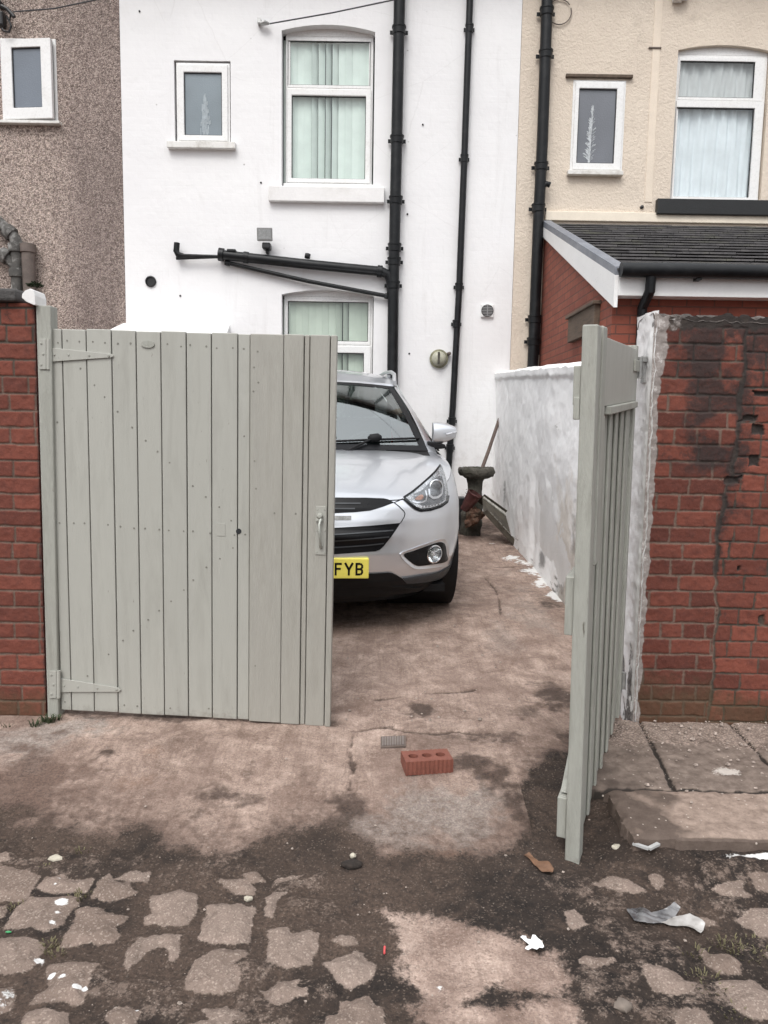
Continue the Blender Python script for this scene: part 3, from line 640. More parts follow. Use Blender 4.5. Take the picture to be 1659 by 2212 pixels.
def creamwall_mat():
    m, nt, bs = nodes_of('cream_roughcast'); k = NT(nt)
    n = k.noise(1.2, 6, .6); n2 = k.noise(38, 5, .6)
    c = k.mix(k.rng(n, .3, .7), (.66, .57, .475), (.74, .65, .545))
    c = k.mix(k.rng(n2, .36, .24, 0, .55), c, (.47, .39, .31))
    c = k.mix(k.math('MULTIPLY', k.rng(k.noise(4, 8, .7, .4), .55, .75), .35), c, (.36, .30, .24))
    k.l(c, bs.inputs['Base Color']); bs.inputs['Roughness'].default_value = .85; bs.inputs['Specular IOR Level'].default_value = .25
    b1 = k.bump(n2, .6, .022, bs); k.bump(k.noise(95, 3), .4, .008, bs, b1); return m
MT['pebble'], MT['whitewall'], MT['cream'] = pebbledash_mat(), whitewall_mat(), creamwall_mat()

MT['glint_white'] = mat('white_glass_glint', (.55, .58, .60), .5, var=.25, scale=30)  # pale colours of the reflection streaks modelled on the small panes
MT['glint_soft'] = mat('pale_glass_glint', (.36, .41, .44), .5, var=.15, scale=30)
def pane(b, r, y): b.add([(r[0], y, r[2]), (r[1], y, r[2]), (r[1], y, r[3]), (r[0], y, r[3])], [(0, 1, 2, 3)])
def inset(r, w, e=None): e = w if e is None else e; return [r[0] + w, r[1] - w, r[2] + e, r[3] - e]
def small_window(root, conv, op, fr, pn, sill, glass, fm='upvc', y=.0, tilt=0, glint=None, feathered=False):
    """casement: the window part is the outer frame; sash, pane, sill hang below it"""
    fr, pn = frect(conv, *fr), frect(conv, *pn)
    b = MB(); w = .035; b.ring(fr, inset(fr, w), YH + y, YH + y + .09); win = b.build('window', MT[fm], root, bevel=.004)
    so = inset(fr, w - .012); s = MB(); s.ring(so, pn, YH + y - .022, YH + y + .03); sash = s.build('sash', MT['upvc'], win, bevel=.007)
    g = MB(); g.ring([pn[0] - .004, pn[1] + .004, pn[2] - .004, pn[3] + .004], inset(pn, .008), YH + y - .004, YH + y + .012); g.build('gasket', MT['dark'], win)
    p = MB(); pane(p, inset(pn, .006), YH + y + .006); p.build('pane', MT[glass], win)
    if tilt:
        for ch in win.children:
            o = Vector((so[0], YH + y, 0)) - root.location
            ch.matrix_local = Matrix.Translation(o) @ Matrix.Rotation(tilt, 4, 'Z') @ Matrix.Translation(-o)
    if sill:
        s = frect(conv, *sill); b = MB(); b.hexa([(s[0], YH - .075, s[2]), (s[1], YH - .075, s[2]), (s[1], YH - .075, s[3] - .008), (s[0], YH - .075, s[3] - .008), (s[0], YH + .03, s[2]), (s[1], YH + .03, s[2]), (s[1], YH + .03, s[3]), (s[0], YH + .03, s[3])])
        b.build('sill', MT['upvc_dirty'], win, bevel=.005)
    if glint:                                        # pale strips standing in for a sky reflection on the obscured glass
        q = frect(conv, *glint); c = (q[0] + q[1]) / 2; b = MB(); hgt = q[3] - q[2]; rn_ = random.Random(2); yf_ = YH + y + .0035; jit = lambda: rn_.uniform(-.0022, .0018)
        if feathered:                                # reflection shaped as a plume: a stalk with many fine barbs
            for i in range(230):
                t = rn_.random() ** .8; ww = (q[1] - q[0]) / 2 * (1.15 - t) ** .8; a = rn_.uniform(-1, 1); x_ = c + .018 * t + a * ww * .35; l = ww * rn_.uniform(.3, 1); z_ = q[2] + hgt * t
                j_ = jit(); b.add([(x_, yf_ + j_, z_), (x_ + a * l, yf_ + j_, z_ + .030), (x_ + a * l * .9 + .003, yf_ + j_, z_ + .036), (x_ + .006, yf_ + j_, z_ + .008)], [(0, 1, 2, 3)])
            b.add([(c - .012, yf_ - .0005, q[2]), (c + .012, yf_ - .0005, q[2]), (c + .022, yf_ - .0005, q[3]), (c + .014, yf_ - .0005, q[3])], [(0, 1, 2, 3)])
        else:                                      # reflection shaped as a soft upright streak close to the glass
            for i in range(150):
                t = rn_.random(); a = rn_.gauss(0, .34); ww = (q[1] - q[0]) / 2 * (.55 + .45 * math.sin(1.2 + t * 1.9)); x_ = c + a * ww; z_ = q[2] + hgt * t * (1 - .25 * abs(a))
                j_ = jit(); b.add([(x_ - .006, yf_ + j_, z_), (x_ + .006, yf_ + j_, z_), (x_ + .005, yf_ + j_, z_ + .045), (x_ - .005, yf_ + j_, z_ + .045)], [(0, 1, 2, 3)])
        b.build('glint_strips', MT['glint_white' if feathered else 'glint_soft'], win, fix=False)
    return win


# --- white house in the middle
wh = thing('white_house', 'white painted terraced house with black drainpipes, behind the parked silver car', 'house', ((XL + XR) / 2, YH, 0))
op_up = frect(zA, 1190, 104, 1581, 790); op_lo = frect(zA, 1190, 1225, 1575, 1920); op_sm = frect(zA, 737, 256, 975, 606)
bth = frect(zA, 737, 256, 975, 606)
house_front(wh, 'wall', XL, XR, [arch(op_up, .07), arch(op_lo, .06), arch(op_sm, .0, 2)], MT['whitewall'])
def tall_window(root, conv, fr, top, low, transom, y, slats, mats, curtain=None):
    fr, top, low = frect(conv, *fr), frect(conv, *top), frect(conv, *low); zt = (top[2] + low[3]) / 2
    b = MB(); b.ring(fr, inset(fr, .05), YH + y, YH + y + .08); b.box(fr[0] + .05, fr[1] - .05, YH + y, YH + y + .08, zt - .035, zt + .04)
    b.box(fr[0] - .02, fr[1] + .02, YH + y - .05, YH + y + .08, fr[2] - .045, fr[2] + .004)
    b.box(fr[0], fr[1], YH + y + .004, YH + y + .07, fr[3] + .001, fr[3] + .16)
    win = b.build('window', MT['upvc'], root, bevel=.005)
    s = MB(); s.ring([fr[0] + .018, fr[1] - .018, fr[2] + .02, zt + .018], low, YH + y - .025, YH + y + .03); s.build('sash', MT['upvc'], win, bevel=.008)
    s = MB(); s.ring(inset([fr[0], fr[1], zt, fr[3]], .028), top, YH + y - .012, YH + y + .03); s.build('top_light', MT['upvc'], win, bevel=.006)
    for r in (top, low):
        g = MB(); g.ring([r[0] - .004, r[1] + .004, r[2] - .004, r[3] + .004], inset(r, .007), YH + y - .002, YH + y + .014); g.build('gasket', MT['dark'], win)
        p = MB(); pane(p, inset(r, .005), YH + y + .01); p.build('pane', MT['glass'], win)
    b = MB(); z0, z1 = low[2] - .03, top[3] + .03; yb = YH + y + .062
    if slats:                                     # vertical blind: overlapping cloth slats, some turned open
        x = low[0] - .06; i = 0
        while x < low[1] + .06:
            t = (x - low[0]) / (low[1] - low[0]); gap = [w for a, w in slats if abs(t - a) < w + .02]
            an = .10 + .16 * math.sin(i * 2.3) + (.56 if gap else 0); wd = .043
            dx, dy = wd * math.cos(an), wd * math.sin(an); zb = z0 + .012 * math.sin(i * 1.9)
            if not (gap and gap[0] > .03 and abs(t - .43) < .024):
                b.add([(x - dx, yb - dy, zb), (x + dx, yb + dy, zb), (x + dx, yb + dy, z1), (x - dx, yb - dy, z1)], [(0, 1, 2, 3)])
            x += .080; i += 1
        b.build('blind', mats, win)
    else:
        for (za, zb_, mm, nm, sd) in ((z0, zt - .03, 'net', 'net_curtain', 0), (zt + .03, z1, 'net2', 'upper_net_curtain', 4)):
            b = MB(); xs = np.linspace(low[0] - .08, low[1] + .08, 150)
            f = lambda x, t: yb + .012 * math.sin(x * 46 + 3 * t + sd) + .007 * math.sin(x * 103 + 2 + sd - 5 * t) + .012 * math.sin(x * 9 + t * 2)
            b.grid([[(x + .012 * t * math.sin(x * 12), f(x, t), za + (zb_ - za) * t) for x in xs] for t in (0, .3, .65, 1)])
            b.build(nm, MT[mm], win, smooth=True)
    return win
w1 = tall_window(wh, zA, (1203, 136, 1574, 772), (1212, 157, 1565, 346), (1229, 392, 1544, 746), 0, .10, [(.29, .03), (.43, .045), (.56, .02)], MT['blind'])
w2 = tall_window(wh, zA, (1196, 1248, 1572, 1890), (1212, 1270, 1555, 1438), (1212, 1490, 1535, 1850), 0, .10, [], MT['blind2']) if False else tall_window(wh, zA, (1196, 1248, 1572, 1890), (1212, 1270, 1555, 1438), (1222, 1488, 1535, 1850), 0, .10, [(.62, .02), (.74, .015)], MT['blind2'])
small_window(wh, zA, None, (745, 263, 971, 604), (778, 306, 938, 572), (712, 604, 998, 634), 'frost_blue', y=.015, glint=(842, 405, 888, 570))
s = frect(zA, 1138, 795, 1625, 860); b = MB(); b.box(s[0], s[1], YH - .07, YH + .02, s[2], s[3]); b.build('stone_sill', MT['stonewhite'], wh, bevel=.01)
h = F(zA(638, 1190)); b = MB(); b.lathe([(.052, 0), (.064, .004), (.064, .018), (.054, .022), (.050, .004), (.001, .003)], (h.x, YH + .001, h.z), 24, (0, -1, 0)); b.build('flue_hole', MT['dark'], wh, smooth=40)
repeat(wh, 'nail_head', MT['dark'], [((F(q).x, YH, F(q).z), (0, -1, 0)) for q in (zA(1103, 772), zA(762, 1250), zA(590, 48), zB(200, 527), zB(135, 905), zC(590, 85))], lambda b: b.lathe([(.012, 0), (.009, .012), (.003, .014)], (0, 0, 0), 8))

# --- pebbledashed house on the left
ph = thing('pebbledash_house', 'brown pebbledashed terraced house at the left with one small white window', 'house', (XL - 2.5, YH, 0))
pw = frect(zA, 8, 165, 242, 520)
house_front(ph, 'wall', XL - 5.2, XL - .004, [arch(inset(pw, .012), 0, 2)], MT['pebble'])
win = small_window(ph, zA, None, (8, 165, 242, 520), (60, 210, 188, 463), (-8, 515, 262, 530), 'frost_left', y=-.012, tilt=-.10)
# --- cream house on the right
ch = thing('cream_house', 'cream roughcast terraced house at the right with net curtains and a black sill', 'house', (XR + 2.5, YH, 0))
cw, cb = frect(zB, 828, 336, 1052, 738), frect(zB, 1262, 190, 1650, 855)
house_front(ch, 'wall', XR + .004, XR + 5.2, [arch(inset(cw, .01), 0, 2), arch(cb, .06)], MT['cream'])
small_window(ch, zB, None, (828, 340, 1050, 730), (853, 378, 1012, 693), (808, 725, 1040, 746), 'frost_grey', y=-.006, glint=(880, 455, 932, 688), feathered=True)
l = frect(zB, 803, 319, 1085, 332); b = MB(); b.box(l[0], l[1], YH - .04, YH + .02, l[2], l[3]); b.build('lintel', MT['timber'], ch, bevel=.004)
tall_window(ch, zB, (1264, 225, 1646, 850), (1290, 252, 1608, 406), (1266, 450, 1596, 830), 0, .05, [], None)
s = frect(zB, 1182, 850, 1760, 915); b = MB(); b.box(s[0], s[1], YH - .075, YH + .02, s[2], s[3]); b.build('stone_sill', MT['blackstone'], ch, bevel=.008)
s = frect(zB, 716, 908, 2400, 948); b = MB(); b.box(s[0], s[1], YH - .035, YH + .02, s[2], s[3]); b.build('mortar_fillet', mat('pale_cream_paint', (.80, .72, .60), .8, var=.06), ch, bevel=.008)
s = frect(zB, 1160, -60, 1192, 855); b = MB(); b.box(s[0], s[1], YH - .007, YH + .01, s[2], s[3]); b.build('patched_strip', mat('smooth_cream_patch', (.765, .665, .55), .8, var=.05, bump=.3), ch, bevel=.004)
p = F(zB(1180, 203)); b = MB(); b.box(p.x - .07, p.x + .07, YH - .02, YH, p.z - .008, p.z + .004); b.build('clip', MT['rustpipe'], ch)
p = F(zB(1125, 876)); b = MB(); b.lathe([(.022, 0), (.02, .02), (.004, .026)], (p.x, YH, p.z), 10, (0, -1, 0)); b.build('nail_head', MT['dark'], ch)

# --- brick lean-to of the cream house
VZ = F(zB(712, 1000)); XS = VZ.x
ye = on_x(*zB(1000, 1260), XS).y                  # front wall of the lean-to, from where its corner shows
YE = ye - .02
zr_ = F(zB(715, 948)).z; ze = on_y(*zB(1300, 1128), YE - .12).z
lt = thing('brick_lean_to', 'red brick lean-to with grey tiled roof and white boards, under the cream house', 'extension', (XS + 1.5, YE, 0))
def brickshade(name, c1, c2, mo, sc=1., axis='x', dirt=.4):
    m, nt, bs = nodes_of(name); k = NT(nt)
    sx = k.n('ShaderNodeSeparateXYZ'); k.l(k.P(), sx.inputs[0]); sw = k.n('ShaderNodeCombineXYZ'); k.l(k.math('ADD', sx.outputs[0], sx.outputs[1]), sw.inputs[0]); k.l(sx.outputs[2], sw.inputs[1])
    br = k.n('ShaderNodeTexBrick'); br.inputs['Scale'].default_value = 1; br.inputs['Brick Width'].default_value = .225; br.inputs['Row Height'].default_value = .075; br.inputs['Mortar Size'].default_value = .0065; br.inputs['Mortar Smooth'].default_value = .3
    br.inputs['Color1'].default_value = (*c1, 1); br.inputs['Color2'].default_value = (*c2, 1); br.inputs['Mortar'].default_value = (*mo, 1); br.inputs['Bias'].default_value = 0
    k.l(sw.outputs[0], br.inputs['Vector']); n = k.noise(16, 7, .65)
    c = k.mix(k.math('MULTIPLY', k.rng(n, .5, .72), dirt), br.outputs[0], (.09, .035, .025)); c = k.mix(k.math('MULTIPLY', k.rng(n, .42, .25), .3), c, (.36, .13, .08))
    k.l(c, bs.inputs['Base Color']); bs.inputs['Roughness'].default_value = .85
    b1 = k.bump(br.outputs['Fac'], .6, -.008, bs); k.bump(k.noise(90, 4), .4, .004, bs, b1); return m
MT['leanbrick'] = brickshade('orange_red_brick', (.27, .078, .047), (.205, .055, .035), (.13, .055, .04))
slope = (zr_ - ze) / (YH - YE)
b = MB(); zb0 = .05; xw = XS + 4.2; roofz = lambda y: ze + slope * (y - YE) - .10
b.add([(XS, YE, zb0), (XS, YH - .002, zb0), (XS, YH - .002, roofz(YH)), (XS, YE, roofz(YE)), (xw, YE, zb0), (xw, YE, roofz(YE)), (xw, YH - .002, zb0), (xw, YH - .002, roofz(YH))],
      [(0, 1, 2, 3), (0, 3, 5, 4), (4, 5, 7, 6)]); b.build('wall', MT['leanbrick'], lt)
b = MB(); ny = 17                                  # tiled roof: every course a step of its own
for i in range(ny):
    y0, y1 = YE - .16 + (YH - YE + .14) * i / ny, YE - .16 + (YH - YE + .14) * (i + 1) / ny
    z0_, z1_ = ze + slope * (y0 - YE), ze + slope * (y1 - YE); t = .034
    x = XS - .02 - .12 * (i % 2)                    # slates side by side, each course half a slate on, their tails standing off the course below
    while x < xw:
        xa_, xb_ = max(x, XS - .02), x + .24; j = random.uniform(-.003, .003)
        b.hexa([(xa_, y0 + j, z0_ + .019), (xb_ - .004, y0 + j, z0_ + .019), (xb_ - .004, y0 + j, z0_ + t + j), (xa_, y0 + j, z0_ + t + j), (xa_, y1 + .03, z1_ - .004), (xb_ - .004, y1 + .03, z1_ - .004), (xb_ - .004, y1 + .03, z1_ + .008), (xa_, y1 + .03, z1_ + .008)]); x += .24
    b.add([(XS - .02, y0 + .012, z0_ - .002), (xw, y0 + .012, z0_ - .002), (xw, y1 + .012, z1_ - .002), (XS - .02, y1 + .012, z1_ - .002)], [(0, 1, 2, 3)], 1)
b.build('roof', [MT['slate'], MT['coping']], lt)
b = MB(); vx = XS - .035
for (o0, o1, mm, nm) in ((-.02, -.205, 'white_plastic', 'verge_board'), (.045, -.022, 'lead', 'verge_flashing')):
    b = MB(); ya = YE - .15
    pts = [(vx, ya, ze + slope * (ya - YE) + o0), (vx, YH - .01, zr_ + o0), (vx, YH - .01, zr_ + o1 + .075 * (nm == 'verge_board')), (vx, ya, ze + slope * (ya - YE) + o1 - .065 * (nm == 'verge_board'))]
    b.prism(pts, (.032 if nm == 'verge_board' else .10, 0, 0)); b.build(nm, MT[mm], lt, bevel=.003)
f0 = on_y(*zB(1300, 1165), YE - .15).z; f1 = on_y(*zB(1300, 1253), YE - .15).z
b = MB(); b.box(vx + .033, xw, YE - .15, YE - .12, f1, f0 + .05); b.box(vx + .033, xw, YE - .12, YE, f1, f1 + .012); b.build('fascia', MT['white_plastic'], lt, bevel=.003)
gl = on_y(*zB(1040, 1138), YE - .2); b = MB(); b.tube([(gl.x - .01, YE - .215, gl.z - .005), (xw, YE - .215, gl.z - .005)], .058, 14); 
for xx in np.arange(gl.x + .6, xw, .75): b.box(xx - .02, xx + .02, YE - .225, YE - .15, gl.z - .075, gl.z - .045)
b.build('gutter', MT['black'], lt, smooth=40)
d0 = on_y(*zB(1165, 1160), YE - .2); d1 = on_y(*zB(1160, 1230), YE - .2); d2 = on_y(*zB(1128, 1300), YE - .06); d3 = on_y(*zB(1124, 1480), YE - .06)
b = MB(); b.tube([d0 + Vector((0, -.01, .05)), d1, d2, (d3.x, YE - .06, .2)], .040, 14); b.build('downpipe', MT['black'], lt, smooth=40)
q0, q1 = on_x(*zB(838, 1305), XS), on_x(*zB(945, 1412), XS)
b = MB(); ya, yb_ = sorted((q0.y, q1.y)); za, zb_ = on_x(*zB(900, 1420), XS).z, on_x(*zB(900, 1300), XS).z
b.box(XS - .05, XS + .01, ya, yb_, za, zb_ - .03); b.box(XS - .075, XS + .01, ya - .03, yb_ + .03, zb_ - .03, zb_); b.build('vent_box', MT['timber'], lt, bevel=.004)

# ------------------------------------------------------------------ pipes, lamps and vents fixed to the house fronts
def fpt(conv, pts, off): return [on_y(*conv(a, b_), YH - off) for a, b_ in pts]
def collars(root, pts, r, name='collar', h=.045, lug=True, m='black'):
    for p in pts:
        b = MB(); b.lathe([(r * .98, -h), (r * 1.14, -h * .9), (r * 1.17, h * .5), (r * 1.27, h * .6), (r * 1.27, h), (r * .98, h * 1.05)], p, 18)
        if lug: b.box(p.x - r * 1.6, p.x + r * 1.6, p.y + r * .7, p.y + r * .7 + .012, p.z - .02, p.z + .02)
        b.build(name, MT[m], root, smooth=35)
zI = lambda a, b_: (a, b_)
def pipe_thing(label, conv, pts, r, off, cols, cat='drainpipe', name='drainpipe', m='black', group=None):
    P = fpt(conv, pts, off); t = thing(name, label, cat, P[-1], group)
    b = MB(); b.tube(P, r, 18); b.build('pipe', MT[m], t, smooth=40)
    collars(t, fpt(conv, cols, off), r, m=m); return t
sp = pipe_thing('thick black soil pipe between the tall white window and the thin drainpipe', zI, [(864, -40), (863, 0), (857, 300), (849.5, 640), (847, 900), (845, 1010)], .064, .09, [(862, 66), (857.5, 302), (855, 433), (852.5, 535), (851.5, 565), (849.5, 616)])
pipe_thing('thin black drainpipe running down the white wall to the bird bath', zI, [(1017, -40), (1015, 0), (1003, 342), (992, 620), (978, 880), (969, 1010), (965, 1085)], .038, .06, [(1014, 62), (1003, 343), (991.5, 620), (986, 700), (976.5, 910), (972, 968)])
rp = pipe_thing('black soil pipe on the cream wall, left of the brick lean-to', zI, [(1184, -40), (1182, 0), (1172, 300), (1163, 480), (1152, 760), (1150, 800)], .064, .09, [(1181, 26), (1179, 118), (1169, 360), (1163, 450), (1155, 690), (1152.5, 738)])
P = fpt(zB, [(738, 782), (722, 776), (706, 790), (700, 815), (697, 1000), (688, 1250), (682, 1500)], .10); b = MB(); b.tube(P, .032, 12); b.build('overflow_branch', MT['black'], rp, smooth=40)
wp = thing('waste_pipe', 'sloping black waste pipe under the floodlight, joining the soil pipe', 'waste pipe', F(zA(1290, 1110)))
b = MB(); b.tube(fpt(zA, [(930, 1076), (1300, 1117), (1610, 1147), (1640, 1160), (1652, 1190), (1655, 1240)], .085), .056, 16); b.build('pipe', MT['black'], wp, smooth=40)
b = MB(); b.tube(fpt(zA, [(748, 1026), (745, 1060), (752, 1076), (780, 1080), (960, 1086)], .085), [.034, .036, .034, .020, .020], 12); b.build('inlet_pipe', MT['black'], wp, smooth=40)
b = MB(); b.tube(fpt(zA, [(745, 1092), (960, 1084)], .075), .018, 12); b.build('small_pipe', MT['black'], wp, smooth=40)
b = MB(); b.tube(fpt(zA, [(955, 1108), (1000, 1120), (1300, 1188), (1640, 1252)], .06), .024, 12); b.build('lower_pipe', MT['black'], wp, smooth=40)
for q, rr in ((zA(935, 1076), .075), (zA(1040, 1088), .066), (zA(1605, 1147), .07)):
    c = on_y(*q, YH - .085); b = MB(); b.lathe([(rr * .8, -.03), (rr, -.028), (rr, .028), (rr * .8, .03)], c, 16, (1, 0, -.11)); b.build('collar', MT['black'], wp, smooth=40)
c = on_y(*zA(980, 1060), YH - .085); b = MB(); b.box(c.x - .05, c.x + .05, c.y - .05, c.y + .05, c.z - .02, c.z + .012); b.build('clip', MT['black'], wp, bevel=.006)
for q in (zA(962, 1112), zA(1636, 1252), zA(1300, 1082)):
    c = on_y(*q, YH - .06); b = MB(); b.lathe([(.03, -.03), (.034, 0), (.03, .03)], c, 12, (1, 0, -.2)); b.build('clip', MT['black'], wp)

fl = thing('floodlight', 'small grey floodlight above the sloping waste pipe on the white wall', 'floodlight', F(zA(1128, 1070)))
r = frect(zA, 1095, 978, 1162, 1034); b = MB(); b.hexa([(r[0], YH - .17, r[2]), (r[1], YH - .17, r[2]), (r[1], YH - .19, r[3]), (r[0], YH - .19, r[3]), (r[0] + .04, YH - .09, r[2] + .02), (r[1] - .04, YH - .09, r[2] + .02), (r[1] - .04, YH - .10, r[3] - .03), (r[0] + .04, YH - .10, r[3] - .03)]); b.build('housing', mat('weathered_grey_casing', (.24, .24, .235), .6, var=.2, dirt=(.4, .4, .38), dirt_amt=.5), fl, bevel=.01)
i_ = inset(r, .022); b = MB(); b.hexa([(i_[0], YH - .176, i_[2]), (i_[1], YH - .176, i_[2]), (i_[1], YH - .193, i_[3]), (i_[0], YH - .193, i_[3]), (i_[0], YH - .172, i_[2]), (i_[1], YH - .172, i_[2]), (i_[1], YH - .188, i_[3]), (i_[0], YH - .188, i_[3])]); b.build('glass', mat('grey_lamp_glass', (.34, .35, .35), .2, var=.2), fl)
r = frect(zA, 1115, 1036, 1150, 1070); b = MB(); b.box(r[0], r[1], YH - .15, YH - .02, r[2] + .02, r[3]); b.box(r[0] + .03, r[1] - .03, YH - .08, YH, r[2] - .02, r[2] + .05); b.build('sensor', MT['dark'], fl, bevel=.015)

vt = thing('wall_vent', 'square white wall vent with round grille, right of the thin drainpipe', 'vent', F(zB(471, 1314)))
r = frect(zB, 445, 1287, 498, 1342); b = MB(); b.box(r[0], r[1], YH - .03, YH, r[2], r[3]); b.build('plate', MT['white_plastic'], vt, bevel=.008)
c = Vector(((r[0] + r[1]) / 2, YH - .031, (r[2] + r[3]) / 2)); b = MB(); b.lathe([(.072, 0), (.072, .004), (.066, .005), (.062, .001), (.001, .001)], c, 24, (0, -1, 0)); b.build('opening', MT['dark'], vt, smooth=40)
b = MB()
for i in range(-3, 4):
    w = math.sqrt(max(.0001, .064 ** 2 - (i * .018) ** 2)); b.box(c.x - w, c.x + w, c.y - .008, c.y - .003, c.z + i * .018 - .004, c.z + i * .018 + .004)
b.box(c.x - .005, c.x + .005, c.y - .0095, c.y - .0085, c.z - .064, c.z + .064); b.build('grille', mat('grey_grille', (.3, .3, .3), .5), vt)
lp = thing('round_wall_light', 'round mossy cream wall lamp between the two black pipes', 'wall lamp', F(zC(795, 122)))
c = F(zC(795, 122)); b = MB(); b.lathe([(.105, 0), (.11, .01), (.11, .035), (.095, .04)], c, 26, (0, -1, 0)); b.build('base', mat('mossy_green_cream', (.26, .25, .17), .8, var=.25, scale=20, dirt=(.09, .1, .05), dirt_amt=.8, dscale=12), lp, smooth=40)
b = MB(); b.lathe([(.088, .03), (.085, .06), (.06, .085), (.03, .096), (.001, .098)], c, 26, (0, -1, 0)); b.build('cover', mat('yellowed_cover', (.46, .45, .36), .45, var=.15, scale=15, dirt=(.2, .2, .13), dirt_amt=.5, dscale=12), lp, smooth=50)
b = MB(); b.box(c.x - .02, c.x + .005, c.y - .115, c.y - .02, c.z - .07, c.z + .075); b.build('guard_bar', MT['stone'], lp, bevel=.006)
b = MB(); b.lathe([(.022, 0), (.02, .06), (.012, .07)], (c.x + .105, YH - .012, c.z + .055), 10, (.3, -1, .1)); b.build('gland', MT['rustpipe'], lp)
# overhead cable and its hook, black service bracket, wire loop, soffit fixture
hk = F(zA(1125, 98)); ct = thing('overhead_cable', 'thin grey cable running off a hook above the tall white window', 'cable', hk)
b = MB(); P0, P1 = on_y(*zA(1140, 100), YH - .1), on_y(*zA(1680, -4), YH - .35); P2 = P1 + (P1 - P0) * 3 + Vector((0, -2.4, .25))
b.tube([P0, P0.lerp(P1, .5) + Vector((0, 0, -.012)), P1, P1.lerp(P2, .5) + Vector((0, 0, -.06)), P2], .0075, 6); b.build('wire', MT['cable'], ct)
b = MB(); b.tube(fpt(zA, [(1100, 102), (1120, 96), (1138, 100)], .06), [.02, .03, .012], 8); b.box(hk.x - .09, hk.x - .05, YH - .08, YH, hk.z - .03, hk.z + .02); b.build('hook', MT['steel'], ct)
br_ = thing('service_bracket', 'black cable bracket with looped wires above the small left window', 'bracket', F(zA(20, 90)))
b = MB(); r = frect(zA, 0, 20, 24, 44); b.box(r[0], r[1], YH - .12, YH, r[2], r[3]); r = frect(zA, 0, 62, 30, 125); b.box(r[0], r[1], YH - .1, YH, r[2], r[3]); b.build('insulator_block', MT['dark'], br_, bevel=.02)
b = MB(); b.tube(fpt(zA, [(5, 25), (30, 38), (52, 62), (60, 72)], .14), .022, 8); b.tube(fpt(zA, [(35, 80), (48, 110), (38, 135), (18, 132), (8, 120)], .1), .012, 8); b.tube(fpt(zA, [(28, 70), (40, 88), (46, 60)], .1), .012, 8); b.build('loop', MT['dark'], br_)
b = MB(); b.tube(fpt(zA, [(55, 50), (230, 36), (420, -4), (700, -70)], .2), .0075, 6); b.build('wire', MT['cable'], br_)
wl = F(zB(776, 54)); b = MB(); b.tube([Vector((wl.x + .135 * math.cos(t), YH - .02, wl.z + .135 * math.sin(t))) for t in np.linspace(.6, 6.6, 26)], .006, 6)
tag(b.build('wire_loop', MT['rustpipe']), 'thin loop of wire on the cream wall beside the soil pipe', 'wire')
r = frect(zB, 1252, -12, 1292, 16); b = MB(); b.box(r[0], r[1], YH - .1, YH, r[2], r[3]); b.box(r[0] + .05, r[1] + .06, YH - .09, YH - .01, r[3] - .05, r[3] + .3)
tag(b.build('junction_box', MT['stonewhite'], bevel=.015), 'small white box high on the cream wall at the picture top', 'junction box')
# flat white door canopy over the back door, just above the gate
dc = thing('door_canopy', 'white flat door canopy showing just above the left gate', 'canopy', F(zA(760, 1400)))
r = frect(zA, 528, 1372, 985, 1440); b = MB(); b.hexa([(r[0] - .10, YH - .5, r[2]), (r[1] + .02, YH - .5, r[2]), (r[1] + .02, YH - .5, r[3] - .17), (r[0] - .10, YH - .5, r[3] - .17), (r[0] - .02, YH, r[2]), (r[1] - .04, YH, r[2]), (r[1] - .04, YH, r[3] + .01), (r[0] - .02, YH, r[3] + .01)]); b.build('roof_panel', MT['white_plastic'], dc, bevel=.01)
b = MB(); b.box(r[1] + .021, r[1] + .045, YH - .53, YH - .02, r[2] + .0, r[3] - .155); b.build('end_trim', MT['dark'], dc, bevel=.01)
for xx in (r[0] + .05, r[1] - .12): b = MB(); b.prism([(xx, YH - .002, r[2] - .004), (xx, YH - .42, r[2] - .004), (xx, YH - .002, r[2] - .35)], (.035, 0, 0)); b.build('bracket', MT['white_plastic'], dc)
# lichen-grey soil pipes of the pebbledash house
lp1 = thing('lichen_pipe', 'lichen-covered soil pipe with two branches at the far left wall', 'soil pipe', on_y(*zL(190, 960), YH - .1))
zP = lambda pts, off: [on_y(*zL(a, b_), YH - off) for a, b_ in pts]
b = MB(); b.tube(zP([(-160, 80), (0, 215), (90, 300), (165, 380), (195, 440), (195, 600), (200, 1000), (205, 1300)], .11), .066, 16); b.build('pipe', MT['lichen'], lp1, smooth=40)
b = MB(); b.tube(zP([(-160, 480), (0, 565), (90, 625), (160, 700), (190, 800)], .11), .055, 16); b.build('branch', MT['lichen'], lp1, smooth=40)
for q, ax in (((185, 500), (0, 0, 1)), ((195, 790), (0, 0, 1)), ((110, 320), (.7, 0, -.6)), ((55, 590), (.8, 0, -.5))):
    c = zP([q], .11)[0]; b = MB(); b.lathe([(.06, -.05), (.084, -.045), (.088, .03), (.084, .045), (.06, .05)], c, 16, ax); b.build('collar', MT['lichen'], lp1, smooth=40)
lp2 = thing('stub_pipe', 'short brown-grey pipe stub beside the lichen-covered soil pipe', 'soil pipe', on_y(*zL(330, 960), YH - .1))
b = MB(); b.tube(zP([(322, 480), (330, 700), (345, 1000), (350, 1300)], .1), .074, 18); b.build('pipe', MT['rustpipe'], lp2, smooth=40)
c = zP([(322, 500)], .1)[0]; b = MB(); b.lathe([(.07, -.06), (.088, -.05), (.09, .04), (.066, .05), (.06, .02), (.001, .02)], c, 18); b.build('collar', MT['rustpipe'], lp2, smooth=40)
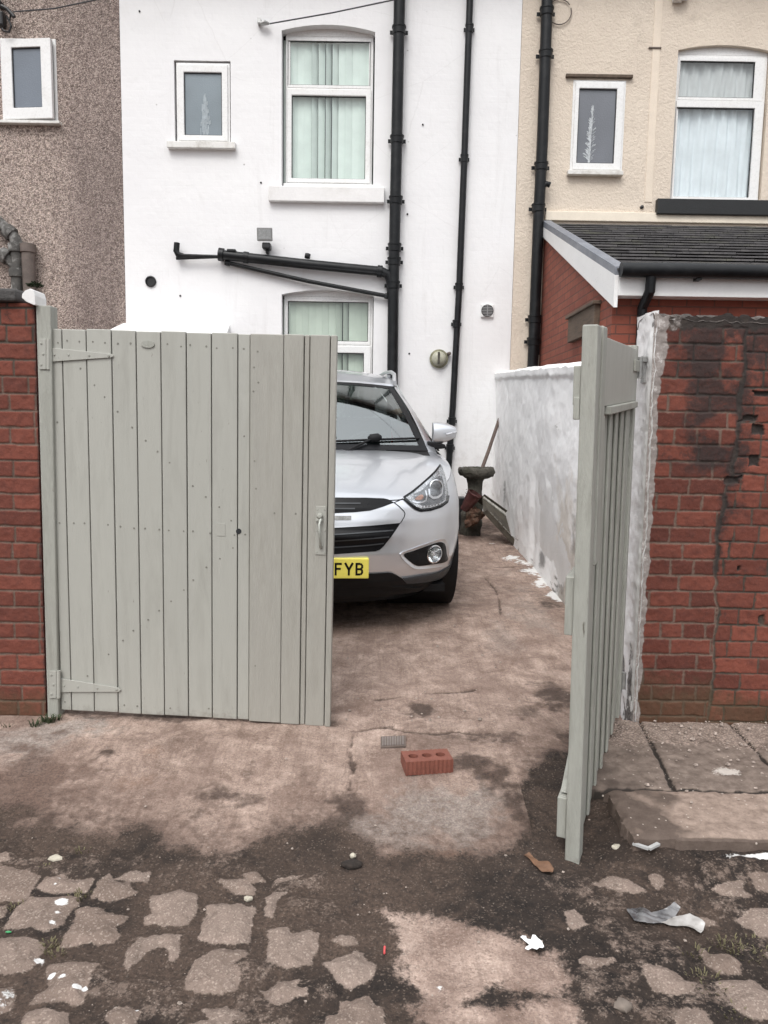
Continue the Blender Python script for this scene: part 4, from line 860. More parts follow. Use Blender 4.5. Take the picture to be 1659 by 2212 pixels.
# ------------------------------------------------------------------ brick walls of the alley
def brickfield(U, Z, seed, L=.19, H=.075, joint=.0080, jit=.5):
    """distance to the nearest joint (positive on the brick), random tone per brick"""
    wu, wz = U + .0026 * fbm(U, Z, 15, 3, seed), Z + .0024 * fbm(U, Z, 12, 3, seed + 1)
    i = np.floor(wz / H); rz = wz - i * H
    rnd = _hash(i, i * 0 + 3, seed)
    head = _hash(i, i * 0 + 9, seed) > .72
    l = np.where(head, L * .55, L)
    u = wu + (i % 2) * L * .5 + (rnd - .5) * L * jit
    k = np.floor(u / l); ru = u - k * l
    tone = _hash(k, i, seed + 5)
    d = np.minimum(np.minimum(ru, l - ru), np.minimum(rz, H - rz)) - joint / 2
    return d, tone
def brick_material(name):
    m, nt, bs = nodes_of(name); k = NT(nt)
    bm_, tone, soot = k.attr('mask_a'); dkm, plas, moss = k.attr('mask_b')
    n1, n2 = k.noise(24, 8, .68), k.noise(120, 5, .7)
    c = k.mix(tone, (.092, .030, .022), (.218, .066, .044))
    c = k.mix(k.math('MULTIPLY', k.rng(n1, .46, .70), .6), c, (.080, .030, .025))
    c = k.mix(k.math('MULTIPLY', k.rng(n2, .55, .75), .45), c, (.30, .10, .07))
    c = k.mix(k.math('MULTIPLY', k.rng(k.noise(8, 8, .7, .4), .56, .72), .4), c, (.05, .032, .03))
    mo = k.mix(k.rng(n2, .3, .7), (.115, .074, .057), (.205, .143, .114)); mo = k.mix(dkm, mo, k.mix(n2, (.03, .028, .023), (.085, .075, .06)))
    c = k.mix(bm_, mo, c)
    so = k.rng(k.math('ADD', k.math('ADD', soot, k.math('MULTIPLY', k.math('SUBTRACT', n1, .5), 1.5)), k.math('MULTIPLY', k.math('SUBTRACT', n2, .5), 1.0)), .36, .95)
    c = k.mix(k.math('MULTIPLY', so, .84), c, k.mix(n2, (.014, .013, .013), (.045, .034, .032)))
    mf = k.rng(k.math('ADD', moss, k.math('MULTIPLY', k.math('SUBTRACT', n1, .5), .8)), .45, .9); c = k.mix(k.math('MULTIPLY', mf, .62), c, (.075, .055, .030))
    pf = k.rng(k.math('ADD', plas, k.math('MULTIPLY', k.math('SUBTRACT', n1, .5), .55)), .44, .56)
    c = k.mix(pf, c, k.mix(k.rng(n1, .3, .7), (.21, .18, .165), (.37, .335, .315)))
    wf = k.math('MULTIPLY', k.rng(k.math('ADD', plas, k.math('MULTIPLY', k.math('SUBTRACT', n2, .5), 1.6)), .98, 1.15), k.rng(n1, .50, .60)); c = k.mix(k.math('MULTIPLY', wf, .8), c, (.66, .63, .61))
    k.l(c, bs.inputs['Base Color']); bs.inputs['Roughness'].default_value = .85; bs.inputs['Specular IOR Level'].default_value = .3
    b1 = k.bump(n1, .4, .008, bs); k.bump(n2, .5, .004, bs, b1); return m
BRK = brick_material('old_red_brick')

# right-hand wall: its end leans, so the left edge follows two points of the photograph
e0, e1 = on_y(1412, 690, YW), on_y(1366, 1545, YW)
def edge_x(z): return e0.x + (e1.x - e0.x) * (e0.z - z) / (e0.z - e1.z)
ZTOP = on_y(1600, 681, YW).z
rw = thing('brick_wall', 'sooty red brick wall with white painted end, behind the right gate', 'wall', (2.4, YW, .05))
us = np.concatenate([np.arange(0, .95, .0042), np.linspace(.955, 4.5, 240)]); zs = np.arange(.03, ZTOP + .012, .0042)
U, Z = np.meshgrid(us, zs)
n9, n30 = fbm(U, Z, 8, 5, 61), fbm(U, Z, 38, 4, 63)
top = ZTOP + .010 * fbm(U, Z * 0, 9, 3, 65) - .012 * np.abs(fbm(U, Z * 0, 30, 2, 66))
crk = .355 + .03 * fbm(Z, Z * 0, 3, 3, 67) + .012 * fbm(Z, Z * 0, 11, 3, 68) + np.where(Z > .95, .055 * (Z - .95), 0)   # the straight joint where two builds meet
sideB = U > crk
d1, t1 = brickfield(U, Z, 101); d2, t2 = brickfield(U - .05, Z + .03, 202, L=.205, H=.078, joint=.007)
d = np.where(sideB, d2, d1); tone = np.where(sideB, .25 + .75 * t2, .75 * t1)
d = np.minimum(d, np.abs(U - crk) - .006 - .008 * np.clip(n9, 0, 1))
d = d + .0024 * n30 - .0022 * np.clip(fbm(U, Z, 70, 2, 69), 0, 1)
cap = sstep(.060, .045, top - Z + .014 * n9); brick = sstep(-.0012, .0022, d) * (1 - cap)
hole = np.zeros(U.shape)
for (a, b_, w, h) in ((.50, 1.50, .035, .035), (.455, 1.55, .05, .022), (.62, 1.72, .03, .04), (.50, 1.66, .05, .02), (.40, 1.27, .05, .03), (.60, 1.12, .016, .035), (.57, .62, .016, .03), (.66, .92, .014, .035), (.455, .86, .014, .03), (.49, 1.36, .03, .04)):
    hole = np.maximum(hole, 1 - sstep(.8, 1.15, np.maximum(np.abs(U - a) / (w * .75), np.abs(Z - b_) / (h * .6)) + .5 * n9 + .35 * n30))
brick = brick * (1 - sstep(.35, .6, hole)); d = np.where(hole > .5, -.01, d)
plx = .036 + .012 * n9 + .006 * n30 + np.where(Z > 1.62, .025 * sstep(1.62, 1.85, Z), 0) - .012 * sstep(.55, .25, Z)
plas = sstep(.02, -.02, U - plx + .01 * n30)
Y = YW - .0048 * brick * (1 - plas) - .0075 * plas + .010 * hole + .0018 * n30 + .003 * n9 - .004 * cap
soot = np.clip(.95 * np.exp(-((U - .24 - .06 * n9) / .085) ** 2) * sstep(1.02, 1.5, Z) + .5 * np.exp(-((U - crk - .04) / .07) ** 2) * sstep(.75, 1.3, Z) + .55 * sstep(.15, .75, fbm(U, Z, 4.5, 5, 79)) * sstep(.5, 1.5, Z) + .38 * sstep(1.68, 1.95, Z) + .55 * np.exp(-((U - .58) / .05) ** 2) * sstep(1.4, 1.75, Z) + .55 * np.exp(-((U - crk) / .018) ** 2) + .95 * hole
               + .50 * n9 + .02 + .35 * cap + .16 * sstep(1.2, 1.7, Z), 0, 1)
soot = np.clip(soot * (.55 + .45 * sstep(.25, .9, Z)) * (1 - .85 * plas), 0, 1)
darkm = np.clip(np.where(sideB, .85, .12) + .5 * n9 + .7 * sstep(1.5, 1.8, Z), 0, 1)
moss = np.clip(sstep(.42, .12, Z) * .9 + .5 * sstep(.62, .3, Z) * np.where(sideB, .25, .8) + .15 * n9, 0, 1)
Xw = edge_x(Z) + U
A = np.stack([brick, np.clip(tone, 0, 1), soot], -1); B = np.stack([darkm, np.clip(plas + .38 * np.exp(-((U - .10) / .07) ** 2) * sstep(1.5, 1.8, Z) + .12 * cap, 0, 1), moss], -1)
face = grid_obj('brick_face', np.stack([Xw, Y, np.minimum(Z, top)], -1), BRK, {'mask_a': A, 'mask_b': B}, rw)
TH = .215
b = MB(); b.hexa([(edge_x(.0) + .012, YW + .032, 0), (6, YW + .032, 0), (6, YW + .032, ZTOP - .018), (edge_x(ZTOP) + .012, YW + .032, ZTOP - .018), (edge_x(0) + .012, YW + TH, 0), (6, YW + TH, 0), (6, YW + TH, ZTOP - .018), (edge_x(ZTOP) + .012, YW + TH, ZTOP - .018)])
b.build('wall_core', mat('plain_red_brick', (.2, .055, .04), .9, var=.25, scale=14, bump=.5), rw)
zz = np.linspace(.04, ZTOP + .014, 180); tt = np.linspace(0, 1, 40); T, Zg = np.meshgrid(tt, zz)
bulge = .006 * fbm(T * .2, Zg, 12, 4, 71) + .002 * fbm(T * .2, Zg, 45, 3, 73)
Yg = YW - .014 * (1 - sstep(0, .05, T)) + T * (TH + .012); Xg = edge_x(Zg) + bulge - .004 + .016 * (1 - sstep(0, .06, T))
m, nt, bs = nodes_of('chipped_white_paint'); k = NT(nt)
n1, n2 = k.noise(12, 9, .68, .3, vec=k.stretch(1, 1, .45)), k.noise(120, 5, .7); sx = k.n('ShaderNodeSeparateXYZ'); k.l(k.P(), sx.inputs[0])
c = k.mix(k.rng(n1, .35, .7), (.78, .77, .77), (.72, .71, .70)); 
thl = k.rng(sx.outputs[2], .65, .25, .0, .17); thh = k.rng(sx.outputs[2], 1.55, 1.75, 0, .06)
f = k.rng(k.math('ADD', k.math('ADD', n1, thl), thh), .67, .71); c = k.mix(f, c, k.mix(k.rng(n2, .4, .6), (.05, .05, .055), (.28, .26, .25)))
k.l(c, bs.inputs['Base Color']); bs.inputs['Roughness'].default_value = .7; b1 = k.bump(n1, .4, .01, bs); k.bump(n2, .4, .004, bs, b1)
MT['chipped'] = m
grid_obj('painted_end', np.stack([Xg, Yg, Zg], -1), m, None, rw)
# ragged mortar bed along the wall top
xs = np.linspace(0, 4.4, 420); ys = np.linspace(0, TH, 14); UU, VV = np.meshgrid(xs, ys)
hh = .007 * fbm(UU, VV, 9, 4, 75) + .007 * fbm(UU, VV, 38, 3, 76) + .002; hh[0] -= .028; hh[-1] -= .03
grid_obj('mortar_cap', np.stack([edge_x(ZTOP) - .002 + UU, YW - .006 + VV * 1.03, ZTOP - .004 + hh], -1), mat('crumbling_mortar', (.12, .10, .09), .95, var=.35, scale=14, bump=1, bscale=50, dirt=(.03, .03, .028), dirt_amt=.7, wear=(.6, .58, .56), wscale=9), None, rw)
# iron hinge on the painted end
hq = on_y(*zW(800, 500), YW - .0); b = MB(); b.box(edge_x(hq.z) - .012, edge_x(hq.z) + .004, YW + .0, YW + .11, hq.z - .05, hq.z + .045)

# left-hand wall
lw = thing('brick_wall', 'red brick wall with dark coping left of the left gate post', 'wall', (-2.6, YW, .05))
xe = on_y(*zG(161, 150), YW).x; xe1 = on_y(*zG(214, 2000), YW).x; zt = on_y(*zG(60, 140), YW).z
zl0, zl1 = on_y(*zG(161, 150), YW).z, on_y(*zG(214, 2000), YW).z
def ledge_x(z): return xe + (xe1 - xe) * (zl0 - z) / (zl0 - zl1)
us = np.concatenate([np.arange(0, .42, .0045), np.linspace(.43, 4.2, 220)]); zs = np.arange(-.03, zt + .002, .0045)
U, Z = np.meshgrid(us, zs); n9, n30 = fbm(U, Z, 8, 5, 81), fbm(U, Z, 38, 4, 83)
d, tone = brickfield(U + .1, Z - .02, 303, L=.215, H=.0755, joint=.0085, jit=.15); d = d + .0016 * n30
brick = sstep(-.0012, .0022, d)
Y = YW - .005 * brick + .0018 * n30 + .002 * n9
soot = np.clip(.7 * np.exp(-(U / .012) ** 2) + .25 * n9 + .35 * sstep(1.8, 2.0, Z), 0, 1); darkm = np.clip(.25 + .6 * sstep(1.55, 1.9, Z) + .3 * n9, 0, 1); moss = np.clip(sstep(.36, .12, Z) * .9 + .15 * n9, 0, 1)
A = np.stack([brick, np.clip(.25 + .6 * tone, 0, 1), soot], -1); B = np.stack([darkm, np.clip(.0 * U, 0, 1), moss], -1)
grid_obj('brick_face', np.stack([ledge_x(Z) - U, Y, Z], -1)[:, ::-1], BRK, {'mask_a': A[:, ::-1], 'mask_b': B[:, ::-1]}, lw)
b = MB(); lo_ = ledge_x(0) - .006; hi_ = ledge_x(zt) - .006; b.hexa([(-6, YW + .004, -.04), (lo_, YW + .004, -.04), (hi_, YW + .004, zt - .003), (-6, YW + .004, zt - .003), (-6, YW + TH, -.04), (lo_, YW + TH, -.04), (hi_, YW + TH, zt - .003), (-6, YW + TH, zt - .003)])
b.build('wall_core', mat('plain_red_brick_left', (.2, .055, .04), .9, var=.25, scale=14, bump=.5), lw)
c0, c1_ = on_y(*zL(330, 1125), YW - .03), on_y(*zL(330, 970), YW - .03)
b = MB(); b.hexa([(-6, YW - .04, zt + .004), (c0.x - .055, YW - .04, zt + .004), (c0.x - .055, YW - .035, c1_.z), (-6, YW - .035, c1_.z), (-6, YW + TH + .04, zt + .004), (c0.x - .055, YW + TH + .04, zt + .004), (c0.x - .055, YW + TH + .03, c1_.z + .01), (-6, YW + TH + .03, c1_.z + .01)]); b.build('coping', MT['coping'], lw, bevel=.012)
pts = [on_y(*zL(a, b_), YW - .045) for a, b_ in ((250, 1075), (255, 1030), (290, 990), (350, 968), (385, 985), (405, 1050), (408, 1158), (390, 1160), (300, 1120))]
b = MB(); b.prism(pts, (0, .115, 0)); b.build('painted_coping_end', MT['stonewhite'], lw, bevel=.014, seg=3)

# ------------------------------------------------------------------ gate post and left gate
p0, p1, p2, p3 = on_y(*zG(165, 148), YW - .02), on_y(*zG(234, 150), YW - .02), on_y(*zG(270, 2050), YW - .02), on_y(*zG(220, 2070), YW - .02)
gpst = thing('gate_post', 'square sage green timber gate post against the left brick wall', 'gate post', p3)
b = MB(); bk = Vector((0, .075, 0)); b.hexa([p3 - Vector((0, 0, .03)), p2 - Vector((0, 0, .03)), p1, p0, p3 + bk - Vector((0, 0, .03)), p2 + bk - Vector((0, 0, .03)), p1 + bk, p0 + bk]); b.build('post', MT['gate2'], gpst, bevel=.005)
G00, G10, G11, G01 = on_y(*zG(282, 2022), YW), on_y(*zG(1530, 2092), YW - .06), on_y(*zG(1562, 292), YW - .06), on_y(*zG(232, 255), YW)
GN = (G10 - G00).cross(G01 - G00).normalized(); GN = GN if GN.y < 0 else -GN
def G(u, v, d=0):                                  # along, up, out of the left gate
    return (G00 * (1 - u) + G10 * u) * (1 - v) + (G01 * (1 - u) + G11 * u) * v + GN * d
def gbox(b, u0, u1, v0, v1, d0, d1, mi=0):
    return b.hexa([G(u0, v0, d1), G(u1, v0, d1), G(u1, v1, d1), G(u0, v1, d1), G(u0, v0, d0), G(u1, v0, d0), G(u1, v1, d0), G(u0, v1, d0)], mi)
def gpix(conv, a, b_):                             # crop point on the gate -> (u, v)
    q = conv(a, b_); u, v = .5, .5
    for _ in range(30):
        w = on_y(*q, G(u, v).y); ex, ez = (G10 - G00), (G01 - G00)
        bx, tx = G(0, v), G(1, v); u = (w.x - bx.x) / (tx.x - bx.x)
        bz, tz = G(u, 0), G(u, 1); v = (w.z - bz.z) / (tz.z - bz.z)
    return u, v
LG = thing('wooden_gate', 'wide sage green boarded gate at the left, hung from the gate post', 'gate', G00)
cuts = [0, .040, .126, .215, .301, .388, .477, .565, .657, .701]
MT['gate'] = MT['gate']
rr = random.Random(4)
b = MB()
for u0, u1 in zip(cuts[:-1], cuts[1:]):
    g = .0016; gbox(b, u0 + g, u1 - g, rr.uniform(0, .002), 1 + rr.uniform(-.0015, .0015), -.022, rr.uniform(-.0012, .0012))
b.build('boards', MT['gate'], LG, bevel=.0035)
b = MB()
for u0, u1, dd in ((.7018, .8165, .010), (.8178, .886, .0095), (.8885, .9055, .004), (.9085, .976, .012), (.979, 1.0, .016)):
    gbox(b, u0, u1, -.002 * (u0 > .8), 1 + .001 * (u0 > .8), -.022, dd)
b.build('end_boards', mat('taupe_gate_paint', (.352, .342, .305), .5, var=.05, scale=3, bump=.35, bscale=45, dirt=(.16, .15, .12), dirt_amt=.3, stretch=(5, 5, .7)), LG, bevel=.004)
for v0, v1 in ((.05, .13), (.43, .51), (.86, .94)): b = MB(); gbox(b, .01, .99, v0, v1, -.065, -.0235); b.build('ledge', MT['gate2'], LG, bevel=.004)
for (ua, va, ub, vb) in ((.08, .13, .55, .43), (.08, .51, .6, .86)):
    b = MB(); b.hexa([G(ua, va, -.024), G(ua + .06, va, -.024), G(ub + .06, vb, -.024), G(ub, vb, -.024), G(ua, va, -.06), G(ua + .06, va, -.06), G(ub + .06, vb, -.06), G(ub, vb, -.06)]); b.build('brace', MT['gate2'], LG, bevel=.004)
b = MB(); gbox(b, .002, .998, .003, .997, -.023, -.0195); b.build('groove_backing', MT['groove'], LG)
nsp = []; nl = [(268, 322), (310, 312), (367, 316), (430, 318), (486, 323), (545, 326), (604, 325), (775, 329), (838, 340), (880, 333), (955, 339), (1003, 348), (1078, 347), (1128, 350), (1195, 364), (1178, 437), (1198, 507), (1175, 548), (1180, 870), (1187, 997), (1272, 1110), (1370, 1113), (1183, 1815)]
nl += [(372, 441), (437, 519), (484, 574), (544, 641), (611, 714), (674, 775), (729, 826), (785, 877), (892, 985), (952, 1036), (1015, 1083), (1070, 1146), (1130, 755)]
nl += [(275, 1156), (341, 1157), (391, 1158), (500, 1165), (557, 1173), (620, 1181), (671, 1182), (737, 1187), (781, 1191), (850, 1195), (893, 1195), (973, 1204), (1085, 1213), (1135, 1210), (1078, 1272), (1018, 1322), (955, 1362), (894, 1421), (851, 1467), (792, 1519), (736, 1562), (686, 1605), (617, 1655), (569, 1700), (503, 1765), (405, 1865), (300, 1985), (575, 2000), (635, 2005), (788, 2014), (966, 2016), (265, 690)]
for a, c in nl:
    u, v = gpix(zG, a, c); nsp.append((G(u, v, .0012 + (.0095 if u > .70 else 0)), GN))
repeat(LG, 'nail_head', mat('painted_nail_heads', (.215, .21, .18), .6, var=.25, scale=60), nsp, lambda b: b.lathe([(.0045, -.001), (.0036, .0008), (.0004, .0002)], (0, 0, 0), 8))
u, v = gpix(zG, 1105, 1195); b = MB(); b.lathe([(.0125, -.004), (.0125, .0022), (.0001, .0024)], G(u, v), 16, GN); b.build('latch_hole', MT['void'], LG)
u, v = gpix(zG, 685, 330); P = G(u, v, .0015); ax = (G10 - G00).normalized(); az = GN.cross(ax); pl = [P + ax * .031 * math.cos(t) + az * .016 * math.sin(t) for t in np.linspace(0, 2 * math.pi, 25)[:-1]]
b = MB(); b.prism(pl, GN * .004); b.build('knot_plate', MT['gate2'], LG, bevel=.0015)
for (ua, ub, va, vb) in ((1003, 1043, 1158, 1216),):
    q0, q1 = gpix(zG, ua, vb), gpix(zG, ub, va); b = MB(); gbox(b, q0[0], q1[0], q0[1], q1[1], .001, .0028); b.build('patch_plate', MT['gate'], LG, bevel=.001)
# strap hinges
for pts, plate in ((((232, 345), (520, 375), (528, 384), (522, 391), (232, 411)), (184, 305, 229, 446)), (((278, 1873), (553, 1917), (562, 1927), (555, 1936), (278, 1937)), (231, 1840, 276, 1966))):
    P = [G(*gpix(zG, a, c), .002) for a, c in pts]; b = MB(); b.prism(P, GN * .006); hg = b.build('hinge', MT['gate'], LG, bevel=.0018)
    q = [on_y(*zG(a, c), YW - .0205) for a, c in ((plate[0], plate[3]), (plate[2] - 14, plate[3]), (plate[2] - 14, plate[1]), (plate[0], plate[1]))]
    b = MB(); b.hexa([p + Vector((0, -.006, 0)) for p in q] + q); b.build('hinge_plate', MT['gate'], hg, bevel=.0015)
    k0, k1 = on_y(*zG(plate[2] - 5, plate[3]), YW - .018), on_y(*zG(plate[2] - 5, plate[1]), YW - .018); b = MB(); b.tube([k0, k1], .0095, 12); b.build('knuckle', MT['gate'], hg, smooth=40)
    sps = [(((P[0] + P[-1]) / 2).lerp(P[2], t) + GN * .006, GN) for t in (.08, .3, .62, .93)] + [(q[0].lerp(q[3], t) + (q[1] - q[0]) * (.3 if t != .5 else .6) + Vector((0, -.006, 0)), (0, -1, 0)) for t in (.15, .5, .85)]
    repeat(hg, 'screw_head', MT['gate2'], sps, lambda b: b.lathe([(.0055, 0), (.004, .003), (.0003, .0036)], (0, 0, 0), 8))
# thumb latch
q0, q1 = gpix(zG, 1461, 1300), gpix(zG, 1513, 1079); b = MB(); gbox(b, q0[0], q1[0], q0[1], q1[1], .012, .0165); lt_ = b.build('latch', MT['gate'], LG, bevel=.0015)
P = lambda a, c, d: G(*gpix(zG, a, c), d)
b = MB(); b.tube([P(1488, 1135, .018), P(1488, 1135, .030), P(1484, 1160, .046), P(1486, 1200, .050), P(1488, 1240, .044), P(1488, 1264, .028), P(1488, 1264, .017)], [.007, .0065, .006, .007, .006, .0065, .007], 10); b.build('handle', mat('worn_latch_paint', (.40, .41, .37), .35, metal=.3, var=.15, scale=40), lt_, smooth=40)
b = MB(); b.lathe([(.014, 0), (.014, .012), (.010, .020), (.002, .022)], P(1484, 1122, .0165), 12, GN); gq = P(1478, 1140, .022); b.box(gq.x - .012, gq.x + .018, gq.y - .012, gq.y, gq.z - .006, gq.z + .006); b.build('thumb_piece', MT['gate2'], lt_, bevel=.002)
repeat(lt_, 'screw_head', MT['gate2'], [(P(a, c, .0165), GN) for a, c in ((1472, 1093), (1505, 1093), (1468, 1290), (1506, 1292), (1470, 1190), (1508, 1190))], lambda b: b.lathe([(.004, 0), (.003, .002), (.0002, .0024)], (0, 0, 0), 8))

# ------------------------------------------------------------------ right gate, standing open towards the alley
YN = 2.52                                          # free end; hinged on the painted wall end
N0, N1 = on_y(*zW(480, 236), YN), on_y(*zV(340, 2074), YN)            # outer front arris of the free end, top and bottom
M0, M1 = on_y(*zW(368, 236), YN + .012), on_y(*zV(242, 2040), YN + .012)   # its other arris
H0 = on_y(*zW(768, 372), YW + .03); H1 = on_y(*zV(628, 1050), YW + .03)
RG = thing('wooden_gate', 'narrow sage green gate seen end-on, standing open beside the sooty right wall', 'gate', N1)
SL = ((H0 + H1) / 2 - (N0 + N1) / 2); LEN = SL.length
GN2 = Vector((N0.x - M0.x, N0.y - M0.y, 0)).normalized()              # outward from the boarded face
gs = Vector((SL.x, SL.y, 0)).normalized(); GN2 = Vector((gs.y, -gs.x, 0)); TW = (N0 - M0).length
def Q(s, v, d=0):                                  # s metres from the free end, v 0..1 up, d out of the boarded face
    t = s / LEN; return (N1 * (1 - t) + H1 * t) * (1 - v) + (N0 * (1 - t) + H0 * t) * v + GN2 * d
def qbox(b, s0, s1, v0, v1, d0, d1):
    return b.hexa([Q(s0, v0, d1), Q(s1, v0, d1), Q(s1, v1, d1), Q(s0, v1, d1), Q(s0, v0, d0), Q(s1, v0, d0), Q(s1, v1, d0), Q(s0, v1, d0)])
b = MB(); qbox(b, 0, .075, 0, 1.0, -TW, 0); b.build('end_stile', MT['gate2'], RG, bevel=.005)
b = MB(); s = .0765; i = 0
while s < LEN - .06:
    w = .098 + .006 * math.sin(i * 2); qbox(b, s, min(s + w - .004, LEN - .055), .004 + .03 * (i > 0) * .3, .985, -.038, -.020 + .0015 * math.sin(i * 3)); s += w; i += 1
b.build('boards', MT['gate2'], RG, bevel=.003)
b = MB(); qbox(b, .0768, LEN - .056, .012, .98, -.040, -.0385); b.build('groove_backing', MT['groove'], RG)
b = MB(); qbox(b, LEN - .055, LEN, .01, .995, -TW, -.004); b.build('hinge_stile', MT['gate2'], RG, bevel=.004)
b = MB(); vl = 1 - (on_y(*zW(600, 262), 2.7).z - on_y(*zW(590, 1290), 2.68).z) / (Q(.15, 1).z - Q(.15, 0).z) ; qbox(b, .105, .185, .56, 1.002, -.0195, .002); b.build('cover_strip', MT['gate2'], RG, bevel=.007, seg=3)
b = MB(); qbox(b, .1855, LEN - .0555, .855, .985, -.0195, -.004); b.build('top_panel', MT['gate'], RG, bevel=.003)
b = MB(); qbox(b, .27, LEN - .0555, .838, .8545, -.0195, .012); b.build('drip_moulding', MT['gate2'], RG, bevel=.004)
for s in np.arange(.24, LEN - .1, .155): b = MB(); qbox(b, s, s + .034, .02, .836, -.0193, -.008); b.build('cover_bead', MT['gate2'], RG, bevel=.006, seg=3)
for v0, v1, dd in ((.045, .125, .034), (.44, .55, .030), (.86, .93, .026)): b = MB(); qbox(b, .012, LEN - .03, v0, v1, -TW - dd, -TW - .0008); b.build('ledge', MT['gate2'], RG, bevel=.004)
b = MB(); b.hexa([Q(.03, .13, -TW - .001), Q(.13, .13, -TW - .001), Q(LEN - .1, .43, -TW - .001), Q(LEN - .2, .43, -TW - .001), Q(.03, .13, -TW - .028), Q(.13, .13, -TW - .028), Q(LEN - .1, .43, -TW - .028), Q(LEN - .2, .43, -TW - .028)]); b.build('back_brace', MT['gate2'], RG, bevel=.003)
b = MB(); qbox(b, .004, .03, .835, .875, -TW - .022, -TW - .0268 if False else -TW - .001); b.build('catch', MT['gate2'], RG, bevel=.003)
# top hinge: band on the gate, pin, cup on the painted wall end
hv = (on_y(*zW(740, 530), YW).z - Q(LEN, 0).z) / (Q(LEN, 1).z - Q(LEN, 0).z)
b = MB(); qbox(b, LEN - .15, LEN + .012, hv - .012, hv + .016, -.0038, .006); hg = b.build('hinge', MT['gate2'], RG, bevel=.002)
kp = Q(LEN + .02, hv, .004); b = MB(); b.tube([kp - Vector((0, 0, .05)), kp + Vector((0, 0, .045))], .013, 12); b.build('knuckle', MT['steel'], hg, smooth=40)
b = MB(); b.box(kp.x + .008, edge_x(kp.z) + .006, kp.y - .01, kp.y + .03, kp.z + .022, kp.z + .05); b.box(edge_x(kp.z) - .012, edge_x(kp.z) + .004, kp.y + .005, kp.y + .055, kp.z - .07, kp.z + .055); b.build('hinge_plate', MT['steel'], hg, bevel=.003)
lv = .10; kp = Q(LEN + .012, lv, .0); b = MB(); b.tube([kp - Vector((0, 0, .04)), kp + Vector((0, 0, .04))], .013, 12); h2 = b.build('hinge', MT['steel'], RG, smooth=40)

# ------------------------------------------------------------------ white rendered wall along the yard
wy = thing('yard_wall', 'lumpy white painted yard wall running from the gate to the house', 'wall', (1.5, 6.5, .3))
XF = on_y(1067, 950, YH).x                         # face at the house end
pst = on_ground(*zC(1440, 1535)); XN = pst.x       # face of the nearer, thicker stretch
ysl = np.concatenate([np.linspace(YW + TH + .02, 5, 60), np.arange(5, YH + .001, .014)]); hs = np.linspace(-.05, 1, 150)
Yg, Hh = np.meshgrid(ysl, hs)
zt0 = on_x(1250, 792, XN).z; yt0 = on_x(1250, 792, XN).y; zt1 = on_y(1068, 806, YH).z
ztop = zt0 + (zt1 - zt0) * (Yg - yt0) / (YH - yt0) + .012 * fbm(Yg, Yg * 0, 3.2, 3, 91) + .006 * fbm(Yg, Yg * 0, 14, 3, 92)
zb = gz(0, Yg) - .03; Zg = zb + (ztop - zb) * np.clip(Hh, 0, 1)
lump = .014 * fbm(Yg, Zg, 1.6, 3, 93) + .0055 * fbm(Yg, Zg, 7, 4, 94) + .0008 * fbm(Yg, Zg, 34, 3, 95)
stepx = sstep(pst.y + .09, pst.y - .07, Yg + .05 * fbm(Zg, Zg * 0, 2, 3, 96) + .20 * np.clip(Zg - .9, 0, 1) ** 1.0)
Xg = XF + (XN - XF) * np.where(Zg < 9, stepx, 0) * sstep(1.6, .9, Zg) + (XN - XF) * .55 * sstep(YH, 5.5, Yg) * sstep(.9, 1.6, Zg) - lump + .035 * sstep(.3, 0, Zg - zb) * -1 * .4
capz = sstep(.085, .05, ztop - Zg + .012 * fbm(Yg, Zg, 7, 3, 97)); Xg = Xg - .022 * capz
m, nt, bs = nodes_of('flaking_whitewash'); k = NT(nt)
fs_ = k.stretch(1, .4, 1); n1, n2, nb = k.noise(7, 9, .66, .5, vec=fs_), k.noise(60, 6, .7), k.noise(2, 7, .65, .4, vec=fs_); a0, a1, a2 = k.attr('mask_a')
c = k.mix(k.rng(nb, .35, .65), (.89, .888, .885), (.92, .915, .91)); c = k.mix(k.math('MULTIPLY', k.rng(n1, .55, .74), .14), c, (.55, .52, .48))
streak = k.noise(9, 8, .7, .3, vec=k.stretch(1, 1, .22)); c = k.mix(k.math('MULTIPLY', k.rng(streak, .66, .74), .07), c, (.42, .415, .425))
f = k.rng(k.math('ADD', k.math('ADD', n1, k.math('MULTIPLY', k.math('SUBTRACT', n2, .5), .3)), k.math('MULTIPLY', a0, .17)), .705, .735); c = k.mix(f, c, k.mix(k.rng(n2, .4, .6), (.09, .085, .08), (.30, .27, .25)))
f = k.rng(k.math('ADD', n1, k.math('MULTIPLY', a1, .5)), .74, .95); c = k.mix(k.math('MULTIPLY', f, .8), c, (.17, .165, .165))
c = k.mix(k.math('MULTIPLY', k.rng(k.math('ADD', k.noise(2.5, 7, .65), k.math('MULTIPLY', a2, .3)), .66, .82), .55), c, (.60, .52, .42))
k.l(c, bs.inputs['Base Color']); bs.inputs['Roughness'].default_value = .7; b1 = k.bump(n1, .22, .014, bs); k.bump(n2, .35, .005, bs, b1)
low = sstep(.30, .0, Zg - zb); dmp = np.zeros(Yg.shape)
for (yq, zq, ry, rz, s_) in ((8.35, .75, .12, .22, .8), (5.35, .75, .12, .4, .9), (7.6, 1.35, .05, .3, .45), (6.35, .4, .2, .12, .9), (5.6, .3, .25, .12, .9), (5.0, .9, .1, .5, .6)): dmp = np.maximum(dmp, s_ * np.exp(-((Yg - yq) / ry) ** 2 - ((Zg - zq) / rz) ** 2))
A = np.stack([np.clip(low * .9 + .3 * sstep(6.3, 5.3, Yg), 0, 1), np.clip(dmp + .45 * sstep(.12, 0, Zg - zb), 0, 1), sstep(6.4, 5.4, Yg) * sstep(1.45, 1.0, Zg)], -1)
grid_obj('rendered_face', np.stack([Xg, Yg, Zg], -1)[:, ::-1], m, {'mask_a': A[:, ::-1]}, wy)
